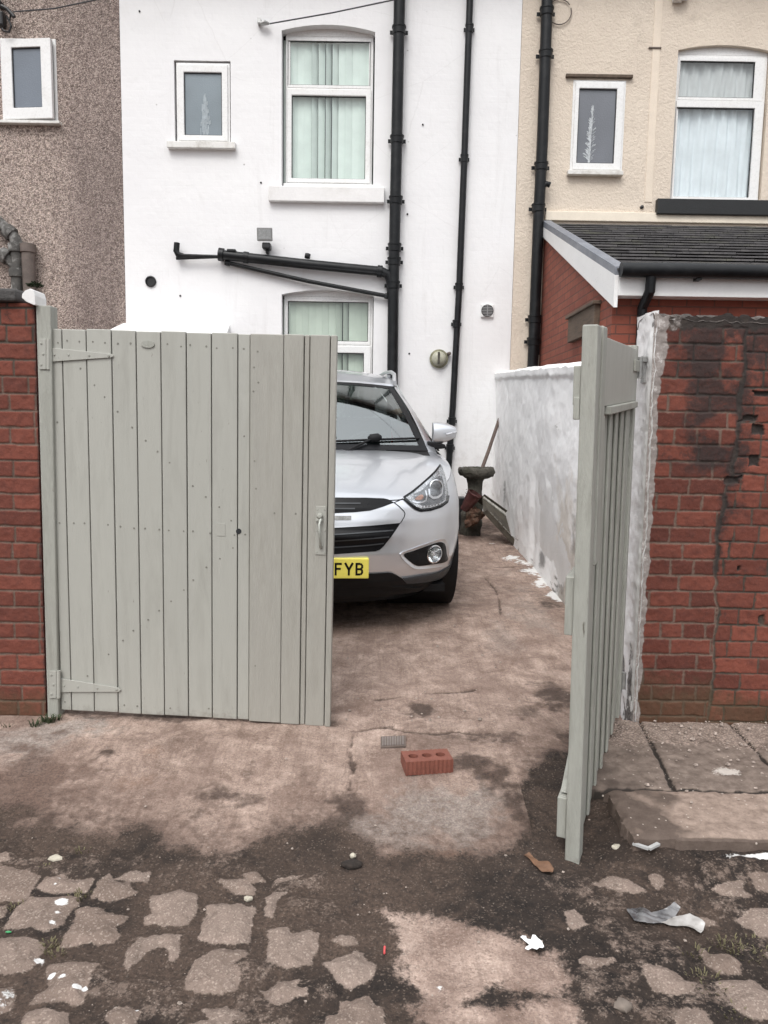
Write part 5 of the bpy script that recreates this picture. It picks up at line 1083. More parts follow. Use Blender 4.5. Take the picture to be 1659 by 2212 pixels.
xs = np.linspace(0, .26, 12); Yc, Vc = np.meshgrid(ysl, xs); ztc = zt0 + (zt1 - zt0) * (Yc - yt0) / (YH - yt0) + .012 * fbm(Yc, Yc * 0, 3.2, 3, 91) + .006 * fbm(Yc, Yc * 0, 14, 3, 92)
x0 = np.interp(Yc, ysl, Xg[-1]); hh = .030 * np.sin(np.clip(Vc / .26, 0, 1) * math.pi) ** .6 + .010 * fbm(Yc, Vc, 8, 4, 98) * (Vc > .01)
grid_obj('coping', np.stack([x0 + Vc, Yc, ztc + hh], -1), MT['stonewhite'], None, wy)
b = MB(); b.box(XF + .03, XF + .255, YW + TH + .02, YH - .002, .05, min(zt0, zt1) - .05); b.build('wall_core', MT['stonewhite'], wy)
# ------------------------------------------------------------------ the parked car (local: x right as seen, y from the nose to the tail, z up)
CAR = bpy.data.objects.new('parked_car', None); COL.objects.link(CAR)
YAW, FX, FY = .085, -.365, 4.62
cz = float(gz(0, FY)) + .040
ex_, ey_ = Vector((math.cos(YAW), math.sin(YAW), 0)), Vector((-math.sin(YAW), math.cos(YAW), .0535)).normalized()
ez_ = ex_.cross(ey_)
MC = Matrix(((ex_.x, ey_.x, ez_.x, FX), (ex_.y, ey_.y, ez_.y, FY), (ex_.z, ey_.z, ez_.z, cz), (0, 0, 0, 1)))
CAR.matrix_world = MC; MCI = MC.inverted()
tag(CAR, 'silver family SUV parked nose-first towards the gate, with a yellow number plate', 'car')
NOSE_L, NOSE_P = .80, 2.55
def Wz(z): return np.interp(z, [.15, .28, .42, .58, .75, .90, 1.04], [.832, .90, .931, .948, .948, .929, .889])
def yfz(z): return np.interp(z, [.14, .22, .32, .40, .50, .60, .70, .78, .84, .92, 1.05], [.17, .085, .030, .012, .0, .012, .030, .062, .10, .19, .34])
def front_y(x, z):
    w = Wz(z); t = np.clip(np.abs(x) / w, 0, .9995)
    y = yfz(z) + NOSE_L * (1 - (1 - t ** NOSE_P) ** (1 / NOSE_P))
    # the winged bar between the grilles stands forward, the cheeks round the fog lamps are scooped
    y = y - .022 * np.exp(-((z - .615) / .035) ** 2) * np.exp(-(x / .42) ** 4) + .016 * np.exp(-((z - .50) / .05) ** 2) * np.exp(-((np.abs(x) - .62) / .12) ** 2)
    return y
def shoulder(y): return np.interp(y, [0, .06, .12, .22, .34, .48, .62, .85, 1.25, 2.0, 3.4, 4.4], [.815, .818, .828, .856, .895, .935, .965, .99, 1.02, 1.06, 1.10, 1.13])
CL = 4.38
def outline(z, n=70, m=46):
    """half plan outline from the middle of the nose round the side to the middle of the tail"""
    w = float(Wz(z)); ph = np.linspace(0, 1, n)
    x = w * (1 - (1 - ph) ** 1.9); x[-1] = w * .9995
    pts = [(a, float(front_y(a, z))) for a in x]
    y0 = pts[-1][1]; yr = CL - .45
    for t in np.linspace(0, 1, m)[1:]: pts.append((w, y0 + (yr - y0) * t))
    for t in np.linspace(0, math.pi / 2, 18)[1:]: pts.append((w * math.cos(t) ** .55 if t < math.pi / 2 - 1e-6 else 0., yr + (.45 - .10 * abs(z - .6)) * math.sin(t) ** .7))
    return pts
PAINT_m, nt, bs = nodes_of('silver_car_paint'); k = NT(nt)
fl_ = k.noise(900, 2, .5)
k.l(k.mix(k.rng(k.noise(3, 5), .3, .75), (.68, .70, .73), (.62, .64, .675)), bs.inputs['Base Color']); bs.inputs['Metallic'].default_value = .72; bs.inputs['Roughness'].default_value = .30
bs.inputs['Coat Weight'].default_value = .9; bs.inputs['Coat Roughness'].default_value = .04
MT['paint'] = PAINT_m
MT['trim'] = mat('black_car_plastic', (.009, .009, .010), .6, var=.2, scale=20, spec=.25)
MT['clad'] = mat('dark_grey_cladding', (.045, .050, .056), .55, var=.12, scale=20)
MT['gloss_black'] = mat('gloss_black_plastic', (.005, .005, .006), .35, var=.1, spec=.22)
MT['chrome'] = mat('chrome', (.75, .76, .78), .12, metal=1., var=.04)
MT['satin'] = mat('satin_silver', (.58, .59, .61), .32, metal=.7, var=.05)
MT['tyre'] = mat('tyre_rubber', (.012, .012, .012), .8, var=.25, scale=30, bump=.2)
MT['rim'] = mat('alloy_rim', (.40, .41, .43), .35, metal=.8, var=.06)
MT['seat'] = mat('charcoal_seat', (.018, .019, .021), .9, var=.2)
MT['dash'] = mat('dark_dashboard', (.03, .031, .034), .7, var=.1)
MT['headliner'] = mat('grey_headliner', (.10, .10, .10), .9, var=.1)
MT['yellow'] = mat('yellow_plate', (.90, .80, .15), .35, var=.04)
MT['amber'] = mat('amber_bulb', (.36, .20, .15), .3, var=.3)
MT['lampback'] = mat('lamp_reflector', (.62, .63, .65), .25, metal=.6, var=.3, scale=14)
def cbuild(b, name, m, parent=CAR, **kw):
    o = b.build(name, m, parent, local=True, **kw); return o
# shell: rows from the sill to the shoulder line
nv = 46; base = outline(.6); nc = len(base)
rows = []
WA = ((.90, .36), (3.50, .36)); 
zs_ = [float(shoulder(max(0, p[1] - (0 if i > 70 else 0)))) for i, p in enumerate(base)]
for j in range(nv):
    row = []
    for i, (x0, y0) in enumerate(base):
        zb = .20 + .02 * min(1, y0)
        for wy_, wzc in WA:
            dy = y0 - wy_
            if abs(dy) < .40 and x0 > .6: zb = max(zb, wzc + math.sqrt(.40 ** 2 - dy * dy) * .98)
        z = zb + (zs_[i] - zb) * j / (nv - 1); row.append(z)
    rows.append(row)
ol = {}
def oat(i, z):
    key = round(z, 3)
    if key not in ol: ol[key] = outline(key)
    return ol[key][i]
half = [[(oat(i, rows[j][i])[0], oat(i, rows[j][i])[1], rows[j][i]) for i in range(nc)] for j in range(nv)]
b = MB()
b.grid(half); b.grid([[(-x, y, z) for x, y, z in r] for r in half])
b.mi = [1 if sum(b.v[i][2] for i in f) / 4 < .30 - .06 * min(1, max(0, .5 - abs(b.v[f[0]][0])) * 4) else 0 for f in b.f]
body = cbuild(b, 'body', [MT['paint'], MT['trim']], smooth=35)
# bonnet: lip curve joined to the cowl
top = half[-1]; icow = min(range(nc), key=lambda i: abs(top[i][1] - 1.24) if top[i][0] > .7 else 9)
lip = top[:icow + 1]; U_ = [(-x, y, z) for x, y, z in lip[::-1]][:-1] + lip
def bon(a, t):                                     # a index along the lip, t towards the cowl
    x, y, z = U_[a]; s = x / .905
    xc, yc, zc = s * .815, 1.12 + .14 * s * s, 1.058 - .03 * s * s
    X, Y_, Z_ = x + (xc - x) * t, y + (yc - y) * t, z + (zc - z) * t
    Z_ += .055 * math.sin(math.pi * min(1, t * 1.04)) ** .8 * (1 - abs(s) ** 3.2) + .004 * math.exp(-((abs(X) - .44) / .09) ** 2) * math.sin(math.pi * t)
    return (X, Y_, Z_)
NB = 26
ts = [0.010 + .985 * (i / NB) ** 1.15 for i in range(NB + 1)]
b = MB(); b.grid([[bon(a, t) for a in range(len(U_))] for t in ts])
lipd = [(p[0], p[1] + .012, p[2] - .02) for p in b.v[:len(U_)]]; b.grid([b.v[:len(U_)], lipd])
cbuild(b, 'bonnet', MT['paint'], smooth=50)
b = MB(); b.grid([[(x * .985, y + .02, z - .028) for x, y, z in U_], [(p[0] * .9, 1.25, .90) for p in U_]]); cbuild(b, 'engine_bay_floor', MT['void'])
# cowl
def ws(a, t):                                      # windscreen: a -1..1 across, t 0..1 up
    x0, y0, z0 = .790 * a, 1.06 + .15 * a * a, 1.055 - .016 * a * a
    x1, y1, z1 = .575 * a, 1.86 + .10 * a * a, 1.535 - .030 * a * a
    bl = math.sin(math.pi * t) * .026
    return (x0 + (x1 - x0) * t, y0 + (y1 - y0) * t - bl * .5, z0 + (z1 - z0) * t + bl * .85)
b = MB(); b.grid([[(x * 1.0, y - .13, z - .028) for x, y, z in (ws(a, 0) for a in np.linspace(-1, 1, 30))], [(x, y + .05, z - .002) for x, y, z in (ws(a, 0) for a in np.linspace(-1, 1, 30))]]); cbuild(b, 'cowl', MT['trim'])
b = MB(); b.grid([[ws(a, t) for a in np.linspace(-.955, .955, 40)] for t in np.linspace(.02, .965, 24)]); cbuild(b, 'windscreen', MT['windscreen'], smooth=True)
b = MB()
def band(a0, a1, t0, t1, n=24, lift=.003):
    P = lambda a, t: (lambda p: (p[0], p[1] - lift * .5, p[2] + lift))(ws(a, t))
    b.grid([[P(a0 + (a1 - a0) * i / n, t0 + (t1 - t0) * j / n) for i in range(n + 1)] for j in range(n + 1)])
band(-1, 1, -.01, .055); band(-1, 1, .945, 1.0); band(.93, 1.0, .0, 1.); band(-1.0, -.93, .0, 1.); cbuild(b, 'windscreen_surround', MT['gloss_black'], smooth=40)
# roof, pillars, side glass, tail
def rail_xyz(y):                                   # outer roof edge
    return np.interp(y, [1.85, 2.2, 2.8, 3.5, 4.0, 4.2], [.600, .628, .640, .625, .590, .56]), np.interp(y, [1.85, 2.2, 2.6, 3.2, 3.8, 4.2], [1.500, 1.555, 1.580, 1.580, 1.545, 1.50])
def roof(a, t):
    y = 1.862 + .10 * a * a * (1 - t) + (4.2 - 1.862) * t; xe_, ze_ = rail_xyz(y)
    if t == 0: p = ws(a, 1.0); return (p[0] * 1.02, p[1], p[2] + .002)
    return (xe_ * a, y, ze_ + .065 * (1 - abs(a) ** 2.3) * min(1, .55 + t * 2) - (.035 * (1 - t * 8) if t < .125 else 0) * 0)
b = MB(); b.grid([[roof(a, t) for a in np.linspace(-1, 1, 31)] for t in np.linspace(0, 1, 40) ** 1.3]); cbuild(b, 'roof', MT['paint'], smooth=True)
for sgn in (1, -1):
    b = MB(); n = 30                               # A pillar: from the mirror foot up to the roof
    R0 = [(sgn * (.800 + (.585 - .800) * t + .012 * math.sin(math.pi * t)), 1.22 + (1.955 - 1.22) * t, 1.018 + (1.512 - 1.018) * t + .022 * math.sin(math.pi * t)) for t in np.linspace(0, 1, n)]
    R1 = [(x + sgn * (.070 - .042 * t), y + .03, z - .012 + .004 * t) for (x, y, z), t in zip(R0, np.linspace(0, 1, n))]
    R2 = [(x + sgn * .012, y + .075, z - .040) for x, y, z in R1]
    b.grid([R0, R1, R2]); cbuild(b, 'windscreen_pillar', MT['paint'], smooth=60)
    ys_ = np.linspace(1.36, 4.1, 40); lo = [(sgn * .887, y, float(shoulder(y)) - .004) for y in ys_]
    hi = []
    for y in ys_:
        f = min(1, max(0, (y - 1.36) / (2.06 - 1.36))); xe_, ze_ = rail_xyz(max(2.0, y)); xl, zl = .887, float(shoulder(y))
        g = f ** .9; hi.append((sgn * (xl + (float(xe_) - xl) * g), y, zl + (float(ze_) - .01 - zl) * g))
    b = MB(); b.grid([[tuple(np.array(a_) * (1 - t) + np.array(c_) * t + np.array((sgn * .018 * math.sin(math.pi * t), 0, 0))) for a_, c_ in zip(lo, hi)] for t in np.linspace(0, 1, 10)]); cbuild(b, 'side_glass', MT['carglass'], smooth=True)
    for yy_ in (2.62, 3.62):
        b = MB(); i = int((yy_ - 1.36) / (4.1 - 1.36) * 39); p, q = Vector(lo[i]), Vector(hi[i]); off = Vector((sgn * .02, 0, 0)); b.hexa([p + off + Vector((0, -.05, 0)), p + off + Vector((0, .05, 0)), q + off * .3 + Vector((0, .05, 0)), q + off * .3 + Vector((0, -.05, 0)), p + off + Vector((sgn * .012, -.05, 0)), p + off + Vector((sgn * .012, .05, 0)), q + off * .3 + Vector((sgn * .012, .05, 0)), q + off * .3 + Vector((sgn * .012, -.05, 0))])
        cbuild(b, 'door_pillar', MT['gloss_black'])
    b = MB(); path = []
    for t in np.linspace(0, 1, 26):
        y = 1.98 + (3.85 - 1.98) * t; xe_, ze_ = rail_xyz(y); up = .050 * min(1, t * 9, (1 - t) * 9); path.append((sgn * (float(xe_) - .012), y, float(ze_) + .004 + up))
    b.tube(path, .017, 10); 
    for y in (2.0, 2.9, 3.83): xe_, ze_ = rail_xyz(y); b.box(sgn * (float(xe_) - .012) - .014, sgn * (float(xe_) - .012) + .014, y - .05, y + .05, float(ze_) - .01, float(ze_) + .03)
    cbuild(b, 'roof_rail', MT['satin'], smooth=50)
b = MB(); tail = [[(x * s_, y, z) for x in np.linspace(-1, 1, 14)] for s_, y, z in ((.84, 4.28, 1.09), (.78, 4.30, 1.25), (.64, 4.27, 1.45), (.56, 4.20, 1.50))]; b.grid(tail); cbuild(b, 'rear_screen', MT['carglass'], smooth=True)
b = MB(); b.box(-.8, .8, .3, 4.2, .19, .24); b.box(-.82, .82, 1.3, 1.36, .24, .95); cbuild(b, 'underbody', MT['trim'])
# cabin
b = MB(); b.box(-.78, .78, 1.18, 1.62, .86, .99); cbuild(b, 'dashboard', MT['dash'], bevel=.02); b = MB(); b.tube([(.36 + .19 * math.cos(t), 1.66 + .06 * math.sin(t), .96 + .17 * math.sin(t)) for t in np.linspace(0, 2 * math.pi, 25)], .016, 8, caps=False); cbuild(b, 'steering_wheel', MT['trim'])
for sx_ in (-.36, .36):
    b = MB(); b.hexa([(sx_ - .25, 2.30, .55), (sx_ + .25, 2.30, .55), (sx_ + .20, 2.50, 1.20), (sx_ - .20, 2.50, 1.20), (sx_ - .25, 2.42, .55), (sx_ + .25, 2.42, .55), (sx_ + .19, 2.60, 1.20), (sx_ - .19, 2.60, 1.20)]); b.box(sx_ - .12, sx_ + .12, 2.52, 2.62, 1.22, 1.38); cbuild(b, 'seat', MT['seat'], bevel=.035)
b = MB(); b.box(-.7, .7, 3.2, 3.35, .6, 1.18); cbuild(b, 'rear_seat', MT['seat'], bevel=.04)
b = MB(); b.grid([[(x, y, z - .035) for x, y, z in (roof(a, t) for a in np.linspace(-.97, .97, 15))] for t in np.linspace(.06, .98, 14)]); cbuild(b, 'headliner', MT['headliner'], smooth=True)
b = MB(); b.box(-.12, .12, 1.93, 1.96, 1.355, 1.415); b.box(-.012, .012, 1.90, 1.94, 1.41, 1.50); cbuild(b, 'rear_view_mirror', MT['dark'], bevel=.012)

# ---- front details, read off the photograph and laid on the nose
def car_pix(conv, a, b_):
    """where the sight line through a crop point first meets the nose"""
    d = MCI.to_3x3() @ ray(*conv(a, b_)); o = MCI @ EYE
    t = np.linspace((-.15 - o.y) / d.y, (.82 - o.y) / d.y, 500)
    x, y, z = o.x + d.x * t, o.y + d.y * t, o.z + d.z * t
    f = y - front_y(x, z); w = np.where(np.abs(x) < Wz(z), f, -1)
    i = int(np.argmax(w > 0)); i = i if w[i] > 0 else int(np.argmax(np.where(np.abs(x) < Wz(z) * .998, f, -9)))
    return float(x[i]), float(z[i])
def cpoly(conv, pts): return [car_pix(conv, a, b_) for a, b_ in pts]
def mirror(half_pts):                              # half outline from the middle to the middle -> whole outline
    return half_pts + [(-x, z) for x, z in half_pts[::-1] if abs(x) > 1e-6]
def smooth_poly(p, n=4, closed=True):
    out = []
    m_ = len(p)
    for i in range(m_):
        p0, p1, p2, p3 = (np.array(p[(i + o_) % m_]) for o_ in (-1, 0, 1, 2))
        for t in np.arange(n) / n:
            out.append(tuple(.5 * ((2 * p1) + (-p0 + p2) * t + (2 * p0 - 5 * p1 + 4 * p2 - p3) * t * t + (-p0 + 3 * p1 - 3 * p2 + p3) * t ** 3)))
    return out
def patch(poly, off, b=None, sub=3, rim=True, depth=.02):
    """sheet with the given (x, z) outline lying on the nose, off metres proud of it, edges turned in"""
    b = b or MB(); bm = bmesh.new()
    P = [bm.verts.new((x, 0, z)) for x, z in poly]; tri = tessellate_polygon([[Vector((x, z, 0)) for x, z in poly]])
    for t in tri:
        try: bm.faces.new([P[i] for i in t])
        except ValueError: pass
    for _ in range(sub): bmesh.ops.subdivide_edges(bm, edges=[e for e in bm.edges if e.calc_length() > .02], cuts=1, use_grid_fill=True)
    bmesh.ops.triangulate(bm, faces=bm.faces)
    bnd = {v for e in bm.edges if e.is_boundary for v in e.verts}
    bm.verts.index_update(); V = [(v.co.x, float(front_y(v.co.x, v.co.z)) - off, v.co.z) for v in bm.verts]
    b.add(V, [tuple(v.index for v in f.verts) for f in bm.faces])
    if rim:
        for e in bm.edges:
            if e.is_boundary:
                p, q = V[e.verts[0].index], V[e.verts[1].index]; b.add([p, q, (q[0], q[1] + depth, q[2]), (p[0], p[1] + depth, p[2])], [(0, 1, 2, 3)])
    bm.free(); return b
def strip(line, w, off, b=None, n=6):
    """narrow band along an (x, z) line on the nose"""
    b = b or MB(); L = [np.array(p) for p in line]; pts = []
    for p, q in zip(L[:-1], L[1:]): pts += [p + (q - p) * t for t in np.arange(n) / n]
    pts.append(L[-1]); up, dn = [], []
    for i, p in enumerate(pts):
        t = pts[min(i + 1, len(pts) - 1)] - pts[max(i - 1, 0)]; t = t / (np.linalg.norm(t) + 1e-9); nn = np.array((-t[1], t[0])) * w / 2
        for arr, q in ((up, p + nn), (dn, p - nn)): arr.append((q[0], float(front_y(q[0], q[1])) - off, q[1]))
    b.grid([up, dn]); return b
mid = lambda pts: [(0.0, pts[0][1])] + pts
ug_t = cpoly(c2, [(75, 158), (420, 160), (640, 168), (700, 182), (765, 213)]); ug_b = cpoly(c2, [(640, 262), (480, 312), (300, 332), (120, 340)])
ug = mirror([(0., ug_t[0][1] + .001)] + ug_t + ug_b + [(0., ug_b[-1][1] - .006)])
b = patch(ug, .003); cbuild(b, 'upper_grille', MT['gloss_black'], smooth=60)
for f in (.35, .7):
    b = MB(); za = ug_t[0][1] * (1 - f) + ug_b[-1][1] * f; strip([(-.26 + .1 * f, za), (.26 - .1 * f, za)], .008, .008, b, 20); cbuild(b, 'grille_slat', MT['clad'])
lg_t = cpoly(c2, [(75, 520), (480, 497), (700, 476), (842, 464)]); lg_s = cpoly(c2, [(790, 545), (720, 645), (640, 745), (590, 790), (540, 808)]); lg_b = cpoly(c2, [(350, 822), (65, 842)])
lg = mirror([(0., lg_t[0][1] - .002)] + lg_t + lg_s + lg_b + [(0., lg_b[-1][1] - .002)])
b = patch(lg, .003); cbuild(b, 'lower_grille', MT['gloss_black'], smooth=60)
for (y0_, x1_, y1_) in ((598, 755, 548), (678, 705, 628), (755, 640, 708)):
    l_ = cpoly(c2, [(75, y0_), (400, y0_ - (y0_ - y1_) * .45), (x1_, y1_)]); h_ = [(0., l_[0][1])] + l_
    b = strip([(-x, z) for x, z in h_[::-1]] + h_[1:], .007, .011, None, 8); strip([(-x, z - .004) for x, z in h_[::-1]] + [(x, z - .004) for x, z in h_[1:]], .004, .007, b, 8); cbuild(b, 'grille_slat', MT['clad'])
# seams: bonnet to bumper, round the winged bar
b = MB()
for sg in (1, -1):
    for ln in ([(765, 215), (830, 265), (885, 322), (897, 350), (888, 390), (842, 466)], [(765, 217), (872, 168)]):
        strip([(sg * x, z) for x, z in cpoly(c2, ln)], .005, .0022, b)
cbuild(b, 'panel_seam', MT['gloss_black'])
bq = cpoly(c2, [(78, 374), (244, 376), (244, 426), (78, 430)]); b = patch([(-.115, (bq[0][1] + bq[1][1]) / 2), ((bq[1][0] + bq[2][0]) / 2, bq[1][1]), ((bq[1][0] + bq[2][0]) / 2, bq[2][1]), (-.115, bq[2][1])], .005); cbuild(b, 'badge', mat('plain_grey_badge', (.27, .27, .26), .4, metal=.5, var=.3, scale=25))
# lower cladding and the dark valance
cl = cpoly(c2, [(868, 1132), (1100, 1096), (1330, 1050), (1532, 998), (1510, 1085), (1430, 1150), (1180, 1178), (920, 1196)])
vl_ = cpoly(c2, [(66, 1082), (460, 1080), (690, 1066), (745, 1074), (800, 1100), (868, 1140), (920, 1200), (1180, 1182), (1400, 1160)])
vb = [(vl_[-1][0], .20), (.45, .17), (0., .165)]
b = patch(mirror([(0., vl_[0][1])] + vl_ + vb), .012, depth=.03); cbuild(b, 'front_valance', MT['trim'], smooth=60)
for sg in (1, -1):
    b = patch([(sg * x, z) for x, z in cl], .016, depth=.03); cbuild(b, 'bumper_cladding', MT['clad'], smooth=60)
    fo = smooth_poly([(sg * x, z) for x, z in cpoly(c2, [(838, 842), (1000, 772), (1180, 705), (1320, 658), (1378, 664), (1415, 715), (1432, 840), (1446, 962), (1310, 998), (1140, 1018), (1030, 1020), (945, 972)])], 3)
    fi = smooth_poly([(sg * x, z) for x, z in cpoly(c2, [(880, 850), (1000, 803), (1180, 738), (1300, 698), (1362, 704), (1392, 745), (1405, 840), (1414, 925), (1250, 966), (1120, 984), (1040, 985), (965, 940)])], 3)
    b = MB(); n = len(fo)
    V = [(x, float(front_y(x, z)) - .009, z) for x, z in fo] + [(x, float(front_y(x, z)) + .002, z) for x, z in fi] + [(x, float(front_y(x, z)) + .004, z) for x, z in fo]
    b.add(V, [(i, (i + 1) % n, n + (i + 1) % n, n + i) for i in range(n)] + [(i, (i + 1) % n, 2 * n + (i + 1) % n, 2 * n + i) for i in range(n)]); fs = cbuild(b, 'fog_lamp_surround', MT['paint'], smooth=50)
    b = patch(fi, .0015); cbuild(b, 'recess', MT['gloss_black'], parent=fs, smooth=60)
    fx, fz = cpoly(c2, [(1248, 840)])[0]; fy = float(front_y(fx, fz)); ra = abs(cpoly(c2, [(1345, 840)])[0][0] - fx) * .98
    nrm = Vector((sg * .55, -1, 0)).normalized(); c = Vector((sg * fx, fy - .004, fz)); b = MB(); b.lathe([(ra * .86, -.01), (ra * .98, .0), (ra * 1.0, .008), (ra * .88, .012), (ra * .86, .004), (ra * .84, -.004)], c, 26, nrm); fl2 = cbuild(b, 'fog_lamp', MT['chrome'], smooth=40)
    b = MB(); b.lathe([(ra * .84, .0), (ra * .5, -.004), (ra * .42, .003), (ra * .40, -.006), (ra * .2, .004), (.0005, .006)], c, 26, nrm); cbuild(b, 'reflector', MT['lampback'], parent=fl2, smooth=30)
    b = MB(); b.lathe([(ra * .86, .004), (ra * .6, .013), (ra * .3, .016), (.0005, .017)], c, 26, nrm); cbuild(b, 'lens', MT['lens'], parent=fl2, smooth=True)
    # headlight: dark bezel, projector, amber bulb, light-guide hooks, clear lens
    hp = [(885, 1650), (1000, 1572), (1150, 1445), (1260, 1342), (1318, 1258), (1338, 1252), (1366, 1330), (1392, 1420), (1410, 1520), (1420, 1620), (1412, 1690), (1340, 1740), (1210, 1782), (1095, 1795), (1030, 1762), (960, 1712)]
    hl = smooth_poly([(sg * x, z) for x, z in cpoly(c1, hp)], 3)
    b = patch(hl, .003); head = cbuild(b, 'headlight', MT['lampback'], smooth=60)
    b = MB(); strip([(sg * x, z) for x, z in cpoly(c1, [(878, 1648), (1000, 1566), (1150, 1438), (1260, 1334), (1325, 1248)])], .012, .006, b); strip([(sg * x, z) for x, z in cpoly(c1, [(890, 1655), (960, 1722), (1030, 1778), (1095, 1800), (1210, 1790), (1340, 1748), (1410, 1695), (1424, 1620)])], .020, .006, b); cbuild(b, 'lamp_edge', MT['gloss_black'], parent=head)
    dk = smooth_poly([(sg * x, z) for x, z in cpoly(c1, [(1000, 1610), (1100, 1560), (1190, 1470), (1290, 1395), (1345, 1400), (1370, 1490), (1388, 1600), (1372, 1680), (1290, 1725), (1130, 1748), (1050, 1715)])], 3)
    b = patch(dk, .0042, rim=False); cbuild(b, 'bezel', mat('dark_lamp_bezel', (.20, .205, .215), .28, metal=.5, var=.3, scale=20), parent=head, smooth=60)
    px, pz = cpoly(c1, [(1268, 1522)])[0]; pr = abs(cpoly(c1, [(1340, 1522)])[0][0] - px); py = float(front_y(px, pz)); nrm = Vector((sg * .5, -1, .12)).normalized(); c = Vector((sg * px, py - .004, pz))
    b = MB(); b.lathe([(pr * 1.12, -.002), (pr * 1.14, .006), (pr * 1.02, .010), (pr, .004)], c, 26, nrm); cbuild(b, 'projector_ring', MT['chrome'], parent=head, smooth=40)
    b = MB(); b.lathe([(pr, .002), (pr * .8, .010), (pr * .45, .016), (.0005, .018)], c, 26, nrm); cbuild(b, 'projector_lens', mat('projector_glass', (.16, .165, .175), .08, var=.3, scale=8), parent=head, smooth=True)
    b = MB(); strip([(sg * x, z) for x, z in cpoly(c1, [(985, 1690), (1040, 1706), (1110, 1704), (1150, 1680), (1160, 1620), (1145, 1560)])], .010, .0085, b); strip([(sg * x, z) for x, z in cpoly(c1, [(1188, 1540), (1195, 1620), (1235, 1650), (1300, 1642), (1345, 1600), (1352, 1520), (1330, 1440)])], .013, .0085, b); cbuild(b, 'light_guide', MT['chrome'], parent=head)
    b = patch(smooth_poly([(sg * x, z) for x, z in cpoly(c1, [(1018, 1668), (1050, 1630), (1105, 1610), (1120, 1645), (1085, 1676)])], 3), .0062, rim=False); cbuild(b, 'indicator_bulb', MT['amber'], parent=head, smooth=60)
    b = MB()
    for i in range(7):
        qx, qz = cpoly(c1, [(1110 + 38 * i, 1762 - 7 * i)])[0]; b.lathe([(.006, 0), (.005, .003), (.0005, .0035)], (sg * qx, float(front_y(qx, qz)) - .007, qz), 8, (0, -1, 0))
    cbuild(b, 'running_light', MT['chrome'], parent=head)
    b = patch(hl, .019, sub=3, depth=.014); cbuild(b, 'lens', MT['lens'], parent=head, smooth=60)
    # door mirror
    mk = Vector((sg * .845, 1.34, 1.125))
    b = MB(); nn = 22; rws = []
    for i in range(nn):
        t = i / (nn - 1); xx = .0 + .185 * t; e = math.sin(math.pi * (.34 + .50 * t)) ** .5
        hh, dd = (.092 - .030 * t) * e, (.085 - .02 * t) * e
        rws.append([(mk.x + sg * xx, mk.y + .035 + (dd * (math.cos(a) if math.cos(a) < 0 else math.cos(a) * .35)) + .035 * t, mk.z + .030 + .012 * t + hh * math.copysign(abs(math.sin(a)) ** .8, math.sin(a))) for a in np.linspace(0, 2 * math.pi, 25)])
    b.grid(rws); b.add(rws[0][:-1], [tuple(range(24))]); b.add(rws[-1][:-1], [tuple(range(24))]); mr = cbuild(b, 'door_mirror', MT['paint'], smooth=50)
    b = MB(); b.hexa([(sg * .80, 1.30, 1.03), (mk.x + sg * .10, 1.33, 1.045), (mk.x + sg * .10, 1.33, 1.075), (sg * .80, 1.30, 1.10), (sg * .80, 1.44, 1.03), (mk.x + sg * .10, 1.42, 1.045), (mk.x + sg * .10, 1.42, 1.075), (sg * .80, 1.44, 1.10)]); cbuild(b, 'mirror_foot', MT['trim'], parent=mr, bevel=.01)
    b = MB(); xa, xb_ = mk.x + sg * .095, mk.x + sg * .178; b.tube([(xa, mk.y - .048, mk.z + .030), ((xa + xb_) / 2, mk.y - .040, mk.z + .040), (xb_, mk.y - .012, mk.z + .048)], .009, 8); cbuild(b, 'mirror_indicator', MT['satin'], parent=mr)
    # wheels
    for wy_ in (.90, 3.50):
        wc = Vector((sg * .820, wy_, .313)); ax_ = Vector((sg, 0, 0))
        b = MB(); prof = [(.225, -.105), (.30, -.113), (.335, -.105), (.350, -.085)] + [q for i in range(4) for q in ((.352, -.082 + .046 * i), (.352, -.050 + .046 * i), (.343, -.048 + .046 * i), (.343, -.038 + .046 * i))][:-2] + [(.350, .088), (.335, .107), (.30, .115), (.225, .105)]
        b.lathe(prof, wc, 56, ax_); wh_ = bpy.data.objects.new('wheel', None); COL.objects.link(wh_); wh_.parent = CAR
        cbuild(b, 'tyre', MT['tyre'], parent=wh_, smooth=30)
        b = MB(); b.lathe([(.226, -.10), (.232, .09), (.215, .098), (.20, .07), (.06, .055), (.001, .06)], wc, 40, ax_)
        for q in range(5):
            a = q * 2 * math.pi / 5; d_ = Vector((0, math.cos(a), math.sin(a))); e_ = Vector((0, -math.sin(a), math.cos(a))); p_ = wc + ax_ * .075
            b.hexa([p_ + d_ * .03 - e_ * .035, p_ + d_ * .215 - e_ * .028, p_ + d_ * .215 + e_ * .028, p_ + d_ * .03 + e_ * .035, p_ + d_ * .03 - e_ * .035 + ax_ * .02, p_ + d_ * .215 - e_ * .028 + ax_ * .018, p_ + d_ * .215 + e_ * .028 + ax_ * .018, p_ + d_ * .03 + e_ * .035 + ax_ * .02])
        cbuild(b, 'rim', MT['rim'], parent=wh_, smooth=30)
    for wy_ in (.90, 3.50): b = MB(); b.lathe([(.41, -.36), (.41, .085), (.385, .09), (.39, -.34), (.001, -.35)], (sg * .835, wy_, .36), 40, (sg, 0, 0)); cbuild(b, 'wheel_arch', MT['trim'], smooth=30)
